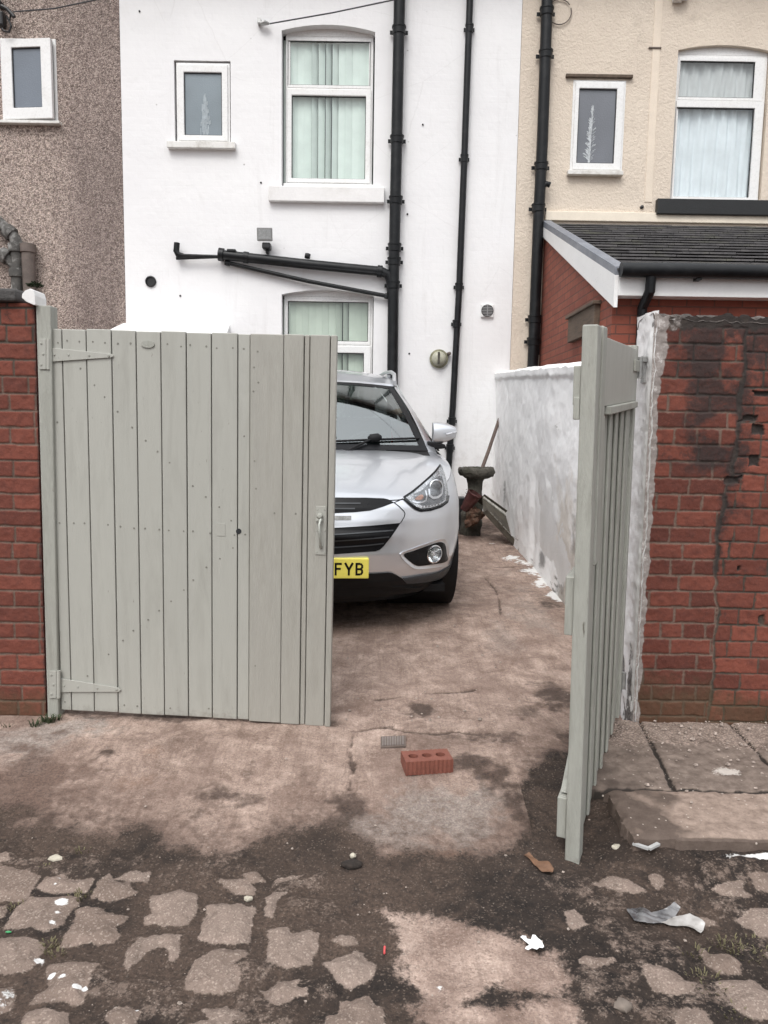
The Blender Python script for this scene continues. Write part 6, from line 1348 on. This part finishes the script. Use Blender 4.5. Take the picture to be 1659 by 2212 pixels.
    for wy_ in (.90, 3.50):
        b = MB(); arc = [(wy_ + .43 * math.cos(t), .36 + .43 * math.sin(t)) for t in np.linspace(.1, math.pi - .1, 30)]; ar2 = [(wy_ + .385 * math.cos(t), .36 + .385 * math.sin(t)) for t in np.linspace(.1, math.pi - .1, 30)]
        xo = lambda y_, z_: sg * (max(.0, float(np.interp(y_, [.42, .6, .8], [.836, .906, .936]))) + .006)
        b.grid([[(xo(y_, z_), y_, z_) for y_, z_ in arc], [(xo(y_, z_) + sg * .006, y_, z_) for y_, z_ in ar2], [(xo(y_, z_) - sg * .05, y_, z_) for y_, z_ in ar2]]); cbuild(b, 'arch_cladding', MT['clad'], smooth=40)
    b = MB(); b.box(min(sg * .89, sg * .945), max(sg * .89, sg * .945), 1.4, 3.07, .22, .36)
    cbuild(b, 'sill_cladding', MT['clad'], smooth=40)
    for yy_ in (1.40, 2.62, 3.25): b = MB(); b.box(min(sg * .9, sg * .9495), max(sg * .9, sg * .9495), yy_ - .003, yy_ + .003, .38, .86); cbuild(b, 'door_seam', MT['gloss_black'])
    for yy_ in (2.35, 3.05): b = MB(); b.tube([(sg * .93, yy_, .90), (sg * .975, yy_ + .02, .905), (sg * .975, yy_ + .16, .91), (sg * .93, yy_ + .18, .91)], .012, 8); cbuild(b, 'door_handle', MT['paint'], smooth=40)
    b = MB(); b.box(min(sg * .60, sg * .82), max(sg * .60, sg * .82), 4.22, 4.36, .82, 1.0); cbuild(b, 'tail_light', mat('red_lamp', (.35, .015, .012), .2), bevel=.02)
# number plate
pr_ = cpoly(c2, [(458, 884), (458, 1118)]); z1_, z0_ = pr_[0][1], pr_[1][1]; xr = pr_[0][0]; xl_ = xr - .52
yp = min(float(front_y(.12, z)) for z in (z0_, (z0_ + z1_) / 2, z1_)) - .014
b = MB(); b.box(xl_, xr, yp, yp + .03, z0_, z1_); npl = cbuild(b, 'number_plate', MT['yellow'], bevel=.006)
b = MB(); hh = (z1_ - z0_) * .62; zc_ = z0_ + (z1_ - z0_) * .475; sw = .0125
def stroke(p, q, w=sw):
    p, q = np.array(p), np.array(q); t = (q - p) / np.linalg.norm(q - p); n_ = np.array((-t[1], t[0])) * w / 2; C4 = [p + n_, q + n_, q - n_, p - n_]
    b.hexa([(a[0], yp - .0012, a[1]) for a in C4] + [(a[0], yp + .001, a[1]) for a in C4])
zt_, zbm = zc_ + hh / 2, zc_ - hh / 2; wl_ = .047
xF = cpoly(c2, [(66, 1000)])[0][0] - .012; xY, xB = cpoly(c2, [(168, 1000)])[0][0], cpoly(c2, [(294, 1000)])[0][0]
stroke((xF + sw / 2, zbm), (xF + sw / 2, zt_)); stroke((xF + sw, zt_ - sw / 2), (xF + wl_ - .004, zt_ - sw / 2)); stroke((xF + sw, zc_ + .002), (xF + wl_ - .010, zc_ + .002))
cY = xY + .0235; stroke((cY, zbm), (cY, zc_ + .002)); stroke((cY, zc_ - .004), (xY, zt_), .0135); stroke((cY, zc_ - .004), (xY + .047, zt_), .0135)
stroke((xB + sw / 2, zbm), (xB + sw / 2, zt_))
for (a, c) in ((zbm, zc_ + .006), (zc_ - .006, zt_)):
    pts = [(xB + sw, a + sw / 2), (xB + .030, a + sw / 2), (xB + .039, a + sw * .95), (xB + .0415, (a + c) / 2), (xB + .039, c - sw * .95), (xB + .030, c - sw / 2), (xB + sw, c - sw / 2)]
    for p, q in zip(pts[:-1], pts[1:]): stroke(p, q)
cbuild(b, 'lettering', MT['gloss_black'], parent=npl, fix=False)
# wipers
for (xa, ta, xb2, tb, xp, tp) in ((-.62, .07, .10, .115, -.55, .0), (.02, .065, .76, .135, .30, .0)):
    b = MB(); P = lambda x, t, l: (lambda p: (p[0], p[1] - l * .55, p[2] + l))(ws(x / .79, t))
    b.tube([P(xa + (xb2 - xa) * s_, ta + (tb - ta) * s_, .012) for s_ in np.linspace(0, 1, 14)], .0085, 8)
    b.tube([P(xp - .15, -.06, .012), P(xp - .05, .01, .02), P((xa + xb2) / 2, (ta + tb) / 2, .028)], [.012, .010, .008], 8)
    q = P((xa + xb2) / 2, (ta + tb) / 2, .026); b.lathe([(.012, -.05), (.030, -.03), (.032, .03), (.012, .055)], q, 10, (1, 0, .08)); cbuild(b, 'wiper', MT['trim'], smooth=50)
# air freshener hanging from the mirror
b = MB(); b.tube([(.20, 1.90, 1.46), (.20, 1.90, 1.40), (.20, 1.905, 1.34)], [.008, .020, .024], 10); b.tube([(.20, 1.905, 1.34), (.20, 1.905, 1.25)], [.026, .018], 10); cbuild(b, 'hanging_freshener', MT['dark'], smooth=40)
# ------------------------------------------------------------------ small things on the ground
def put(name, label, cat, conv, a, b_, dz=0.0, group=None):
    p = on_ground(*conv(a, b_)); return thing(name, label, cat, p + Vector((0, 0, dz)), group), p
# bird bath
bp = on_y(*zD(390, 1740), 8.05); gzb = float(gz(0, 8.05)); bx = bp.x
bb = thing('bird_bath', 'mossy stone bird bath between the silver car and the white yard wall', 'bird bath', (bx, 8.05, gzb))
sc = 1 / (1660 / 8.05) ; px = lambda v: v / 4.915 / 1.3562 * sc
zz = lambda yy: on_y(*zD(450, yy), 8.05).z
cxt = on_y(*zD(475, 900), 8.05).x; cxs = on_y(*zD(450, 1100), 8.05).x
b = MB(); b.lathe([(.02, zz(985)), (px(160), zz(985)), (px(235), zz(950)), (px(262), zz(900)), (px(262), zz(860)), (px(250), zz(838)), (px(220), zz(832)), (px(195), zz(860)), (.02, zz(880))], (cxt, 8.05, 0), 40, wob=.035, seed=2); roughen(b.build('bowl', MT['stone'], bb, smooth=60), .014, 14)
b = MB(); b.lathe([(px(130), zz(990)), (px(112), zz(1050)), (px(108), zz(1180)), (px(112), zz(1330)), (px(118), zz(1430)), (px(128), zz(1480))], (cxs, 8.05, 0), 30, wob=.04, seed=3); roughen(b.build('stem', MT['stone'], bb, smooth=60), .012, 14)
cxb = on_y(*zD(395, 1600), 8.05).x; b = MB(); b.lathe([(px(128), zz(1470)), (px(146), zz(1500)), (px(150), zz(1600)), (px(152), zz(1690)), (px(145), gzb - .02)], (cxb, 8.05, 0), 30, wob=.05, seed=4); roughen(b.build('base', MT['stone'], bb, smooth=60), .022, 11)
# red broken pots and clutter at its foot
def rough_lump(b, c, r, seed, sq=(1, 1, 1), n=10):
    rnd = np.random.RandomState(seed); bm = bmesh.new(); bmesh.ops.create_icosphere(bm, subdivisions=2, radius=1)
    for v in bm.verts:
        k_ = 1 + .22 * math.sin(v.co.x * 3.1 + seed) * math.cos(v.co.y * 2.7 + seed * 2) + .12 * rnd.uniform(-1, 1); v.co = Vector((v.co.x * sq[0], v.co.y * sq[1], v.co.z * sq[2])) * r * k_ + Vector(c)
    bm.verts.index_update(); b.add([v.co[:] for v in bm.verts], [tuple(v.index for v in f.verts) for f in bm.faces]); bm.free()
MT['redclay'] = mat('faded_red_plastic', (.075, .018, .016), .7, var=.35, scale=14, dirt=(.06, .05, .04), dirt_amt=.6, dscale=14)
q = on_y(*zD(310, 1450), 7.75); b = MB()
b.lathe([(.05, 0), (.055, .05), (.07, .17), (.078, .20), (.072, .205), (.055, .06), (.001, .04)], on_y(*zD(300, 1440), 7.80), 18, (.5, -.25, .9), wob=.03); rp_ = roughen(b.build('flower_pot', MT['redclay'], smooth=40), .006, 16)
tag(rp_, 'faded red flower pot tipped over against the foot of the bird bath', 'flower pot')
b = MB(); rough_lump(b, on_y(*zD(450, 1500), 7.78), .085, 5, (1.2, .6, .7)); rough_lump(b, on_y(*zD(395, 1600), 7.76), .07, 9, (1., .5, 1.)); 
o = b.build('broken_stone', mat('orange_stained_stone', (.11, .055, .034), .9, var=.4, scale=18, bump=.6, dirt=(.08, .07, .05), dirt_amt=.8, dscale=16), smooth=50); roughen(o, .030, 18); tag(o, 'orange-stained broken stone leaning on the bird bath foot', 'stone')
b = MB(); c_ = on_y(*zD(235, 1330), 8.3); b.box(c_.x - .10, c_.x + .06, 8.22, 8.42, float(gz(0, 8.3)) - .01, on_y(*zD(235, 1262), 8.3).z)
o = b.build('dark_cuboid', MT['dark'], bevel=.012); tag(o, 'plain dark box half hidden behind the car and the bird bath', 'cuboid')  # plain dark box filling the dark area left of the bath
b = MB()
rnd = random.Random(3)
for i in range(70):
    p = on_y(*zD(365 + rnd.gauss(0, 22), 1235 + rnd.gauss(0, 38)), 7.92 + rnd.gauss(0, .02)); d1_, d2_ = Vector((rnd.uniform(-1, 1), rnd.uniform(-1, 1), rnd.uniform(-.2, 1))).normalized() * rnd.uniform(.015, .035), Vector((rnd.uniform(-1, 1), rnd.uniform(-1, 1), rnd.uniform(-1, 1))).normalized() * .010
    b.add([p - d2_, p + d1_ * .5 - d2_ * .6, p + d1_, p + d2_], [(0, 1, 2, 3)])
o = b.build('weed_clump', mat('dull_green_leaf', (.035, .055, .022), .7, var=.35, scale=40), fix=False); tag(o, 'small green weed growing beside the stem of the bird bath', 'plant')
# stick
s0, s1 = on_y(*zD(470, 1075), 8.42), on_y(*zD(800, 135), 8.98); s2 = s0 + (s0 - s1) * .50
b = MB(); b.tube([s2, s0, s0.lerp(s1, .5) + Vector((.006, 0, .004)), s1], [.021, .021, .020, .019], 10); o = b.build('wooden_stick', mat('weathered_brown_pole', (.115, .082, .068), .8, var=.25, scale=8, bump=.3), smooth=40); tag(o, 'thin brown broom pole leaning behind the bird bath', 'pole')
# leaning channel-shaped metal grating
pb = on_ground(*zD(1005, 1955)); LT0 = on_y(*zD(1005, 1950), pb.y); LT1 = on_y(*zD(1085, 1915), pb.y + .10)
UB0, UT1 = on_y(*zD(545, 1245), 7.75), on_y(*zD(905, 1460), pb.y + .35)
A0, A1 = on_y(*zD(1000, 1945), pb.y), on_y(*zD(575, 1480), 7.62)     # lower long edge, near to far
B0, B1 = on_y(*zD(885, 1480), pb.y + .38), on_y(*zD(560, 1245), 7.80)   # upper long edge
# a drainage channel cover: flat web between two flanges, leaning on the wall
mc = thing('drain_channel', 'rusty metal channel leaning on the white yard wall beside the bird bath', 'channel', A0)
nrm = (B0 - A0).cross(A1 - A0).normalized(); nrm = nrm if nrm.y < 0 else -nrm
def ch(s, t, d=0): return (A0 * (1 - s) + A1 * s) * (1 - t) + (B0 * (1 - s) + B1 * s) * t + nrm * d
hx = lambda b, s0, s1, t0, t1, d0, d1: b.hexa([ch(s0, t0, d1), ch(s1, t0, d1), ch(s1, t1, d1), ch(s0, t1, d1), ch(s0, t0, d0), ch(s1, t0, d0), ch(s1, t1, d0), ch(s0, t1, d0)])
MT['rustweb'] = mat('mossy_rusted_steel', (.085, .072, .055), .8, var=.35, scale=16, bump=.3, dirt=(.12, .11, .09), dirt_amt=.6)
MT['zinc'] = mat('pale_zinc', (.58, .57, .52), .55, metal=.2, var=.2, scale=20)
b = MB(); hx(b, 0, 1, 0, 1, -.006, 0); b.build('web', MT['rustweb'], mc)
b = MB(); hx(b, 0, 1, .985, 1.01, .0005, .03); hx(b, -.002, 1, 1.0105, 1.03, -.09, -.004); b.build('upper_flange', MT['rustweb'], mc)
b = MB()
for i in range(6): hx(b, .04 + .16 * i, .175 + .16 * i, .865, .975, .0006, .010)
b.build('upper_teeth', MT['zinc'], mc)
b = MB(); hx(b, 0, 1, -.012, .0, .0, .05); b.build('lower_flange', MT['rustweb'], mc)
b = MB()
for i in range(6): b.prism([ch(.05 + .15 * i, .02, .0522), ch(.15 + .15 * i, .02, .0522), ch(.10 + .15 * i, .15, .0012)], nrm * .004)
b.build('lower_teeth', MT['zinc'], mc)

# loose brick with three holes
f0, f1, f2, f3 = (on_ground(*z8(a, c)) for a, c in ((125, 402), (330, 372), (326, 318), (112, 348)))
bl, br_ = on_ground(*z8(128, 400)), on_ground(*z8(328, 382)); ax = (br_ - bl); Lb = ax.length; ax.z = 0; ax.normalize(); ay = Vector((-ax.y, ax.x, 0)); gbz = float(gz(0, bl.y)) + .006
brk = thing('loose_brick', 'loose red engineering brick with three holes lying on the concrete', 'brick', (bl.x, bl.y, gbz))
hb = .058; wbk = .112
def BP(u, v, z): return Vector((bl.x, bl.y, gbz)) + ax * u + ay * v + Vector((0, 0, z))
out = []                                           # ribbed plan outline
nr = 11
for i in range(nr):
    for t, dd in ((.12, 0), (.42, 0), (.5, .004), (.92, .004)): out.append(((i + t) / nr * Lb, dd))
out = [(0, 0)] + out + [(Lb, 0)]; out += [(Lb, wbk)] + [(u, wbk - d) for u, d in out[1:-1][::-1]] + [(0, wbk)]
holes = [[(Lb * f + .0205 * math.cos(t), wbk * .5 + .0205 * math.sin(t)) for t in np.linspace(0, 2 * math.pi, 21)[:-1]] for f in (.21, .5, .79)]
polys = [out] + [h[::-1] for h in holes]; tri = tessellate_polygon([[Vector((x, y, 0)) for x, y in q] for q in polys]); fl_ = [p for q in polys for p in q]; n_ = len(fl_)
b = MB(); b.add([BP(u, v, hb) for u, v in fl_] + [BP(u, v, 0) for u, v in fl_], [tuple(t) for t in tri] + [tuple(n_ + i for i in reversed(t)) for t in tri])
for h in polys:
    m_ = len(h); b.add([BP(u, v, hb) for u, v in h] + [BP(u, v, 0) for u, v in h], [(i, (i + 1) % m_, m_ + (i + 1) % m_, m_ + i) for i in range(m_)])
b.build('brick_body', mat('engineering_brick', (.235, .082, .056), .8, var=.18, scale=20, bump=.3, bscale=140, dirt=(.10, .05, .04), dirt_amt=.4, dscale=20), brk)

# small grey drain plate with slots
d0_, d1_, d2_, d3_ = (on_ground(*z8(a, c)) for a, c in ((22, 282), (128, 276), (128, 232), (22, 236)))
dp = thing('drain_cover', 'small grey metal drain cover set in the concrete behind the loose brick', 'drain cover', d0_)
up = Vector((0, 0, .010)); b = MB(); b.hexa([d0_ + up, d1_ + up, d2_ + up, d3_ + up, d0_ - up, d1_ - up, d2_ - up, d3_ - up]); b.build('frame', mat('dusty_iron', (.15, .115, .098), .8, var=.25), dp)
b = MB()
for i in range(9):
    t0, t1 = .05 + .1 * i, .115 + .1 * i; u2 = Vector((0, 0, .0135)); e = [d0_.lerp(d1_, t0).lerp(d3_.lerp(d2_, t0), .1), d0_.lerp(d1_, t1).lerp(d3_.lerp(d2_, t1), .1), d0_.lerp(d1_, t1).lerp(d3_.lerp(d2_, t1), .9), d0_.lerp(d1_, t0).lerp(d3_.lerp(d2_, t0), .9)]
    b.hexa([p + u2 for p in e] + [p + up * .9 for p in e])
b.build('grate_bar', mat('dull_grey_iron', (.24, .205, .185), .6, metal=.3, var=.2), dp)

# crumpled plastic wrapper
def crumple(name, label, cat, outline_pts, conv, m, seed, amp=.012, lift=.004, thick=0, gain=None):
    G_ = [on_ground(*conv(a, c)) for a, c in outline_pts]; pts = [(p.x, p.y) for p in G_]
    bm = bmesh.new(); P = [bm.verts.new((x, y, 0)) for x, y in pts]
    for t in tessellate_polygon([[Vector((x, y, 0)) for x, y in pts]]):
        try: bm.faces.new([P[i] for i in t])
        except ValueError: pass
    for _ in range(4): bmesh.ops.subdivide_edges(bm, edges=[e for e in bm.edges if e.calc_length() > .008], cuts=1, use_grid_fill=True)
    bmesh.ops.triangulate(bm, faces=bm.faces); bm.verts.index_update()
    X = np.array([v.co.x for v in bm.verts]); Y = np.array([v.co.y for v in bm.verts])
    h = np.abs(fbm(X, Y, 14, 2, seed)) * amp * 1.6 + np.abs(fbm(X * .5 + Y, Y * .3, 45, 2, seed + 3)) * amp * .5
    if gain: h = h * gain(X, Y)
    b = MB(); b.add([(x, y, float(gz(x, y)) + lift + hh) for x, y, hh in zip(X, Y, h)], [tuple(v.index for v in f.verts) for f in bm.faces]); bm.free()
    o = b.build(name, m, smooth=35); return tag(o, label, cat)
m, nt, bs = nodes_of('thin_grey_plastic'); k = NT(nt); k.l(k.mix(k.rng(k.noise(18, 5), .35, .65), (.04, .038, .04), (.19, .185, .185)), bs.inputs['Base Color']); bs.inputs['Roughness'].default_value = .22; bs.inputs['Specular IOR Level'].default_value = .7; MT['poly'] = m
m, nt, bs = nodes_of('milky_plastic'); k = NT(nt); k.l(k.mix(k.rng(k.noise(16, 5), .35, .65), (.24, .225, .21), (.46, .44, .42)), bs.inputs['Base Color']); bs.inputs['Roughness'].default_value = .25; MT['poly2'] = m
crumple('plastic_wrapper', 'crumpled dark transparent plastic wrapper lying in the mud at the right', 'wrapper', [(740, 500), (830, 470), (900, 505), (1000, 490), (1050, 465), (1090, 490), (1060, 530), (980, 570), (880, 580), (790, 560)], z6, MT['poly'], 11, .008, .004)
crumple('plastic_strip', 'pale curled plastic strip trailing off the dark wrapper', 'plastic strip', [(960, 575), (1060, 535), (1150, 530), (1200, 560), (1250, 600), (1220, 655), (1180, 620), (1130, 600), (1040, 590)], z6, MT['poly2'], 15, .008, .005)
crumple('paper_scrap', 'torn scrap of bright white paper on the concrete patch in front', 'paper scrap', [(52, 668), (66, 654), (90, 658), (98, 680), (120, 688), (132, 656), (150, 660), (168, 684), (190, 700), (207, 728), (196, 742), (176, 745), (160, 764), (128, 760), (104, 768), (82, 752), (92, 738), (112, 726), (100, 704), (74, 690)], z6, mat('white_paper', (.82, .82, .81), .7, var=.04), 21, .010, .004)
crumple('leaf_litter', 'dead orange-brown leaf by the foot of the right gate', 'leaf', [(70, 130), (110, 120), (170, 170), (230, 185), (270, 225), (260, 260), (190, 240), (150, 200)], z6, mat('dead_leaf', (.17, .088, .048), .7, var=.25, scale=30), 25, .008, .004)
# white angle strip by the kerb
p0_, p1_, p2_ = on_ground(*z6(785, 78)), on_ground(*z6(885, 112)), on_ground(*z6(948, 80)); b = MB()
for p, q in ((p0_, p1_), (p1_, p2_)):
    t = (q - p).normalized(); n_ = Vector((-t.y, t.x, 0)) * .007; u_ = Vector((0, 0, .022)); v_ = Vector((0, 0, .014)); b.hexa([p - n_ + u_, q - n_ + u_, q + n_ + u_, p + n_ + u_, p - n_ + v_, q - n_ + v_, q + n_ + v_, p + n_ + v_])
tag(b.build('plastic_angle', mat('grey_white_trim', (.45, .45, .44), .5, var=.1)), 'bent V-shaped strip of pale trim lying by the pavement corner', 'trim strip')
# stones one can pick out
STN = mat('pale_stone', (.50, .46, .37), .8, var=.2, scale=30, bump=.4)
for (cv, a, c, r_, lb, sq, mm) in ((z4, 360, 155, .018, 'largest pale cream stone lying alone in the mud at the left', (1.2, .9, .7), STN), (z5, 960, 135, .012, 'pale stone on a dark clod in the mud, near the picture centre', (1.1, .9, .8), STN),
                            (z6, 672, 75, .013, 'small white pebble beside the right gate foot', (1.2, 1, .7), STN), (z6, 718, 1115, .022, 'grey-brown pebble in the mud at the bottom right', (1., .9, .7), mat('grey_stone', (.22, .18, .15), .85, var=.2)),
                            (z4, 1610, 412, .011, 'tiny white pebble between two setts at the left', (1.2, .9, .8), STN)):
    p = on_ground(*cv(a, c)); b = MB(); rough_lump(b, (p.x, p.y, p.z + r_ * sq[2] * .5), r_, int(a), sq); tag(b.build('stone', mm, smooth=45), lb, 'stone')
p = on_ground(*z5(950, 190)); b = MB(); rough_lump(b, (p.x, p.y, p.z + .004), .028, 77, (1.3, .8, .5)); tag(b.build('mud_clod', mat('black_mud_clod', (.035, .026, .021), .95, var=.4, scale=30, bump=.8), smooth=60), 'dark clod of mud under a pale stone in the muddy band', 'mud clod')
p = on_ground(*z5(1163, 750)); b = MB(); b.tube([p + Vector((0, -.014, .006)), p + Vector((.001, .014, .007))], .0032, 8); tag(b.build('red_plastic_bit', mat('pinkish_red_plastic', (.65, .10, .10), .5)), 'tiny red bit of plastic at the edge of the concrete patch', 'plastic bit')
p = on_ground(*z4(55, 628)); b = MB(); rough_lump(b, (p.x, p.y, p.z + .004), .006, 33, (1.3, .6, .5)); tag(b.build('green_plastic_bit', mat('green_plastic', (.05, .32, .12), .5)), 'tiny green bit of plastic beside the setts at the left edge', 'plastic bit')
# rubble chips, grit: nobody could count it
rnd = np.random.RandomState(5); b = MB()
def chips(n, gen, r0, r1):
    for _ in range(n):
        x, y, z = gen(); r = rnd.uniform(r0, r1) * (.6 + rnd.rand() ** 3 * 1.6); a = rnd.uniform(0, 6.28)
        v = []
        for t, h in ((0, .0), (1.7, .1), (3.2, -.05), (4.7, .05)): v.append((x + r * math.cos(a + t) * rnd.uniform(.7, 1.2), y + r * math.sin(a + t) * rnd.uniform(.6, 1.1), z + .001))
        tp = [(p_[0] * .6 + x * .4, p_[1] * .6 + y * .4, z + r * rnd.uniform(.5, .9)) for p_ in v]
        b.add(v + tp, [(4, 5, 6, 7), (0, 1, 5, 4), (1, 2, 6, 5), (2, 3, 7, 6), (3, 0, 4, 7)])
def gen_alley():
    while True:
        x, y = rnd.uniform(-2.2, 2.2), rnd.uniform(1.4, 3.5)
        if rnd.rand() < .35 + .65 * (y < 2.6): return x, y, float(gz(x, y)) + .004
chips(650, gen_alley, .0012, .0042)
def gen_yard():
    x, y = rnd.uniform(-.3, 1.2), 3.5 + 4.5 * rnd.rand() ** 1.5; return x, y, float(gz(x, y)) + .002
chips(260, gen_yard, .003, .006)
G1 = mat('pale_grit', (.42, .35, .30), .85, var=.4, scale=60)
tag(b.build('grit', G1, fix=False), kind='stuff')
b = MB()
def gen_pave():
    while True:
        x, y = 1.05 + rnd.rand() * 1.3, 2.75 + rnd.rand() * .75
        if rnd.rand() < .15 + .85 * math.exp(-((3.5 - y) / .22)) : return x, y, .092 + .035 * (y - 2.62) / .88
chips(420, gen_pave, .002, .0065); tag(b.build('rubble', mat('pale_plaster_rubble', (.46, .38, .33), .9, var=.35, scale=50), fix=False), kind='stuff')
# weeds and moss
def tuft(b, c, n, h, sp, rnd):
    for _ in range(n):
        a = rnd.uniform(0, 6.28); l = h * rnd.uniform(.5, 1.2); r_ = sp * rnd.rand() ** .5; p = Vector(c) + Vector((r_ * math.cos(a), r_ * math.sin(a) * .6, 0)); d_ = Vector((math.cos(a), math.sin(a), 0)); w = Vector((-d_.y, d_.x, 0)) * .0022
        m_ = p + d_ * l * .25 + Vector((0, 0, l * .7)); e = p + d_ * l * .7 + Vector((0, 0, l * .85)); b.add([p - w, p + w, m_ + w * .8, m_ - w * .8, e], [(0, 1, 2, 3), (3, 2, 4)])
LEAF = mat('weed_green', (.050, .070, .028), .7, var=.3, scale=40); DRY = mat('dry_grass', (.16, .14, .075), .8, var=.3, scale=40)
rn = random.Random(9)
class _R:
    def __init__(s, r): s.r = r
    def uniform(s, a, c): return s.r.uniform(a, c)
    def rand(s): return s.r.random()
RN = _R(rn)
b = MB()
for a, c, n, h in ((30, 185, 10, .02), (150, 183, 40, .03), (205, 168, 60, .04), (235, 158, 26, .03)): tuft(b, on_ground(*z7(a, c)), n, h, .03, RN)
tag(b.build('weed_tuft', LEAF, fix=False), 'green weeds sprouting at the foot of the left gate post', 'weeds')
b = MB()
for a, c, n in ((1380, 690, 26), (1450, 740, 30), (1530, 790, 30), (1560, 700, 22), (1240, 930, 22), (1300, 1000, 22), (1450, 1150, 24), (1600, 760, 20), (1180, 760, 14)): tuft(b, on_ground(*z6(a, c)), n, .018, .05, RN)
for a, c, n in ((540, 380, 20), (480, 410, 22), (330, 700, 26), (300, 730, 20), (360, 770, 20), (180, 440, 14), (90, 470, 14), (290, 210, 16), (530, 100, 12)): tuft(b, on_ground(*z4(a, c)), n, .014, .03, RN)
tag(b.build('dry_grass', DRY, fix=False), kind='stuff')
b = MB(); c_ = on_y(*zL(405, 925), YW + .12)
for i in range(160):
    a, e_ = rn.uniform(0, 6.28), rn.random() ** .5; p = c_ + Vector((.028 * e_ * math.cos(a) * 1.3, .03 * e_ * math.sin(a), rn.uniform(-.012, .02) * (1.2 - e_) - .006)); d_ = Vector((rn.uniform(-1, 1), rn.uniform(-1, 1), rn.uniform(0, 1))).normalized() * .011; w = d_.cross(Vector((0, .3, 1))).normalized() * .005
    b.add([p, p + d_ * .5 + w, p + d_, p + d_ * .5 - w], [(0, 1, 2, 3)])
tag(b.build('moss_tuft', mat('dark_moss', (.022, .038, .012), .9, var=.35, scale=60), fix=False), 'dark green moss plant on the left wall top behind the white coping end', 'plant')

# ------------------------------------------------------------------ light
w = bpy.data.worlds.new('World'); SC.world = w; w.use_nodes = True
nt = w.node_tree; bg = nt.nodes['Background']
sky = nt.nodes.new('ShaderNodeTexSky'); sky.sky_type = 'NISHITA'; sky.sun_disc = False
SE, SR = R(52), R(200)                             # sun high behind the camera, veiled by cloud
sky.sun_elevation = SE; sky.sun_rotation = SR; sky.air_density = 1.0; sky.dust_density = 6.0; sky.ozone_density = 1.0
hs = nt.nodes.new('ShaderNodeHueSaturation'); hs.inputs['Saturation'].default_value = .18      # overcast: nearly colourless sky
tc = nt.nodes.new('ShaderNodeTexCoord'); sp_ = nt.nodes.new('ShaderNodeSeparateXYZ'); mr_ = nt.nodes.new('ShaderNodeMapRange'); mu = nt.nodes.new('ShaderNodeVectorMath'); mu.operation = 'SCALE'
for i_, v_ in enumerate((0, 1, .75, 2.0)): mr_.inputs[i_ + 1].default_value = v_                       # a clouded sky is brightest overhead
nt.links.new(tc.outputs['Generated'], sp_.inputs[0]); nt.links.new(sp_.outputs[2], mr_.inputs[0]); cl_ = nt.nodes.new('ShaderNodeMix'); cl_.data_type = 'RGBA'; cl_.inputs[0].default_value = .6; cl_.inputs[7].default_value = (8.6, 8.8, 9.2, 1)      # an even deck of cloud over the sky
nt.links.new(hs.outputs[0], cl_.inputs[6]); nt.links.new(cl_.outputs[2], mu.inputs[0]); nt.links.new(mr_.outputs[0], mu.inputs['Scale'])
nt.links.new(sky.outputs[0], hs.inputs['Color']); nt.links.new(mu.outputs[0], bg.inputs['Color']); bg.inputs['Strength'].default_value = .10
ld = bpy.data.lights.new('sun', 'SUN'); ld.energy = .9; ld.angle = R(25); ld.color = (1, .97, .93)
lo = bpy.data.objects.new('sun', ld); COL.objects.link(lo)
sd = Vector((math.sin(SR) * math.cos(SE), math.cos(SR) * math.cos(SE), math.sin(SE)))   # towards the sun
lo.rotation_euler = (-sd).to_track_quat('-Z', 'Y').to_euler(); lo.location = (0, -3, 9)
SC.view_settings.view_transform = 'Standard'; SC.view_settings.look = 'None'; SC.view_settings.exposure = 0.42; SC.view_settings.gamma = 1
SC.cycles.max_bounces = 8; SC.cycles.transparent_max_bounces = 12; SC.cycles.caustics_reflective = False; SC.cycles.caustics_refractive = False
SC.cycles.use_denoising = True
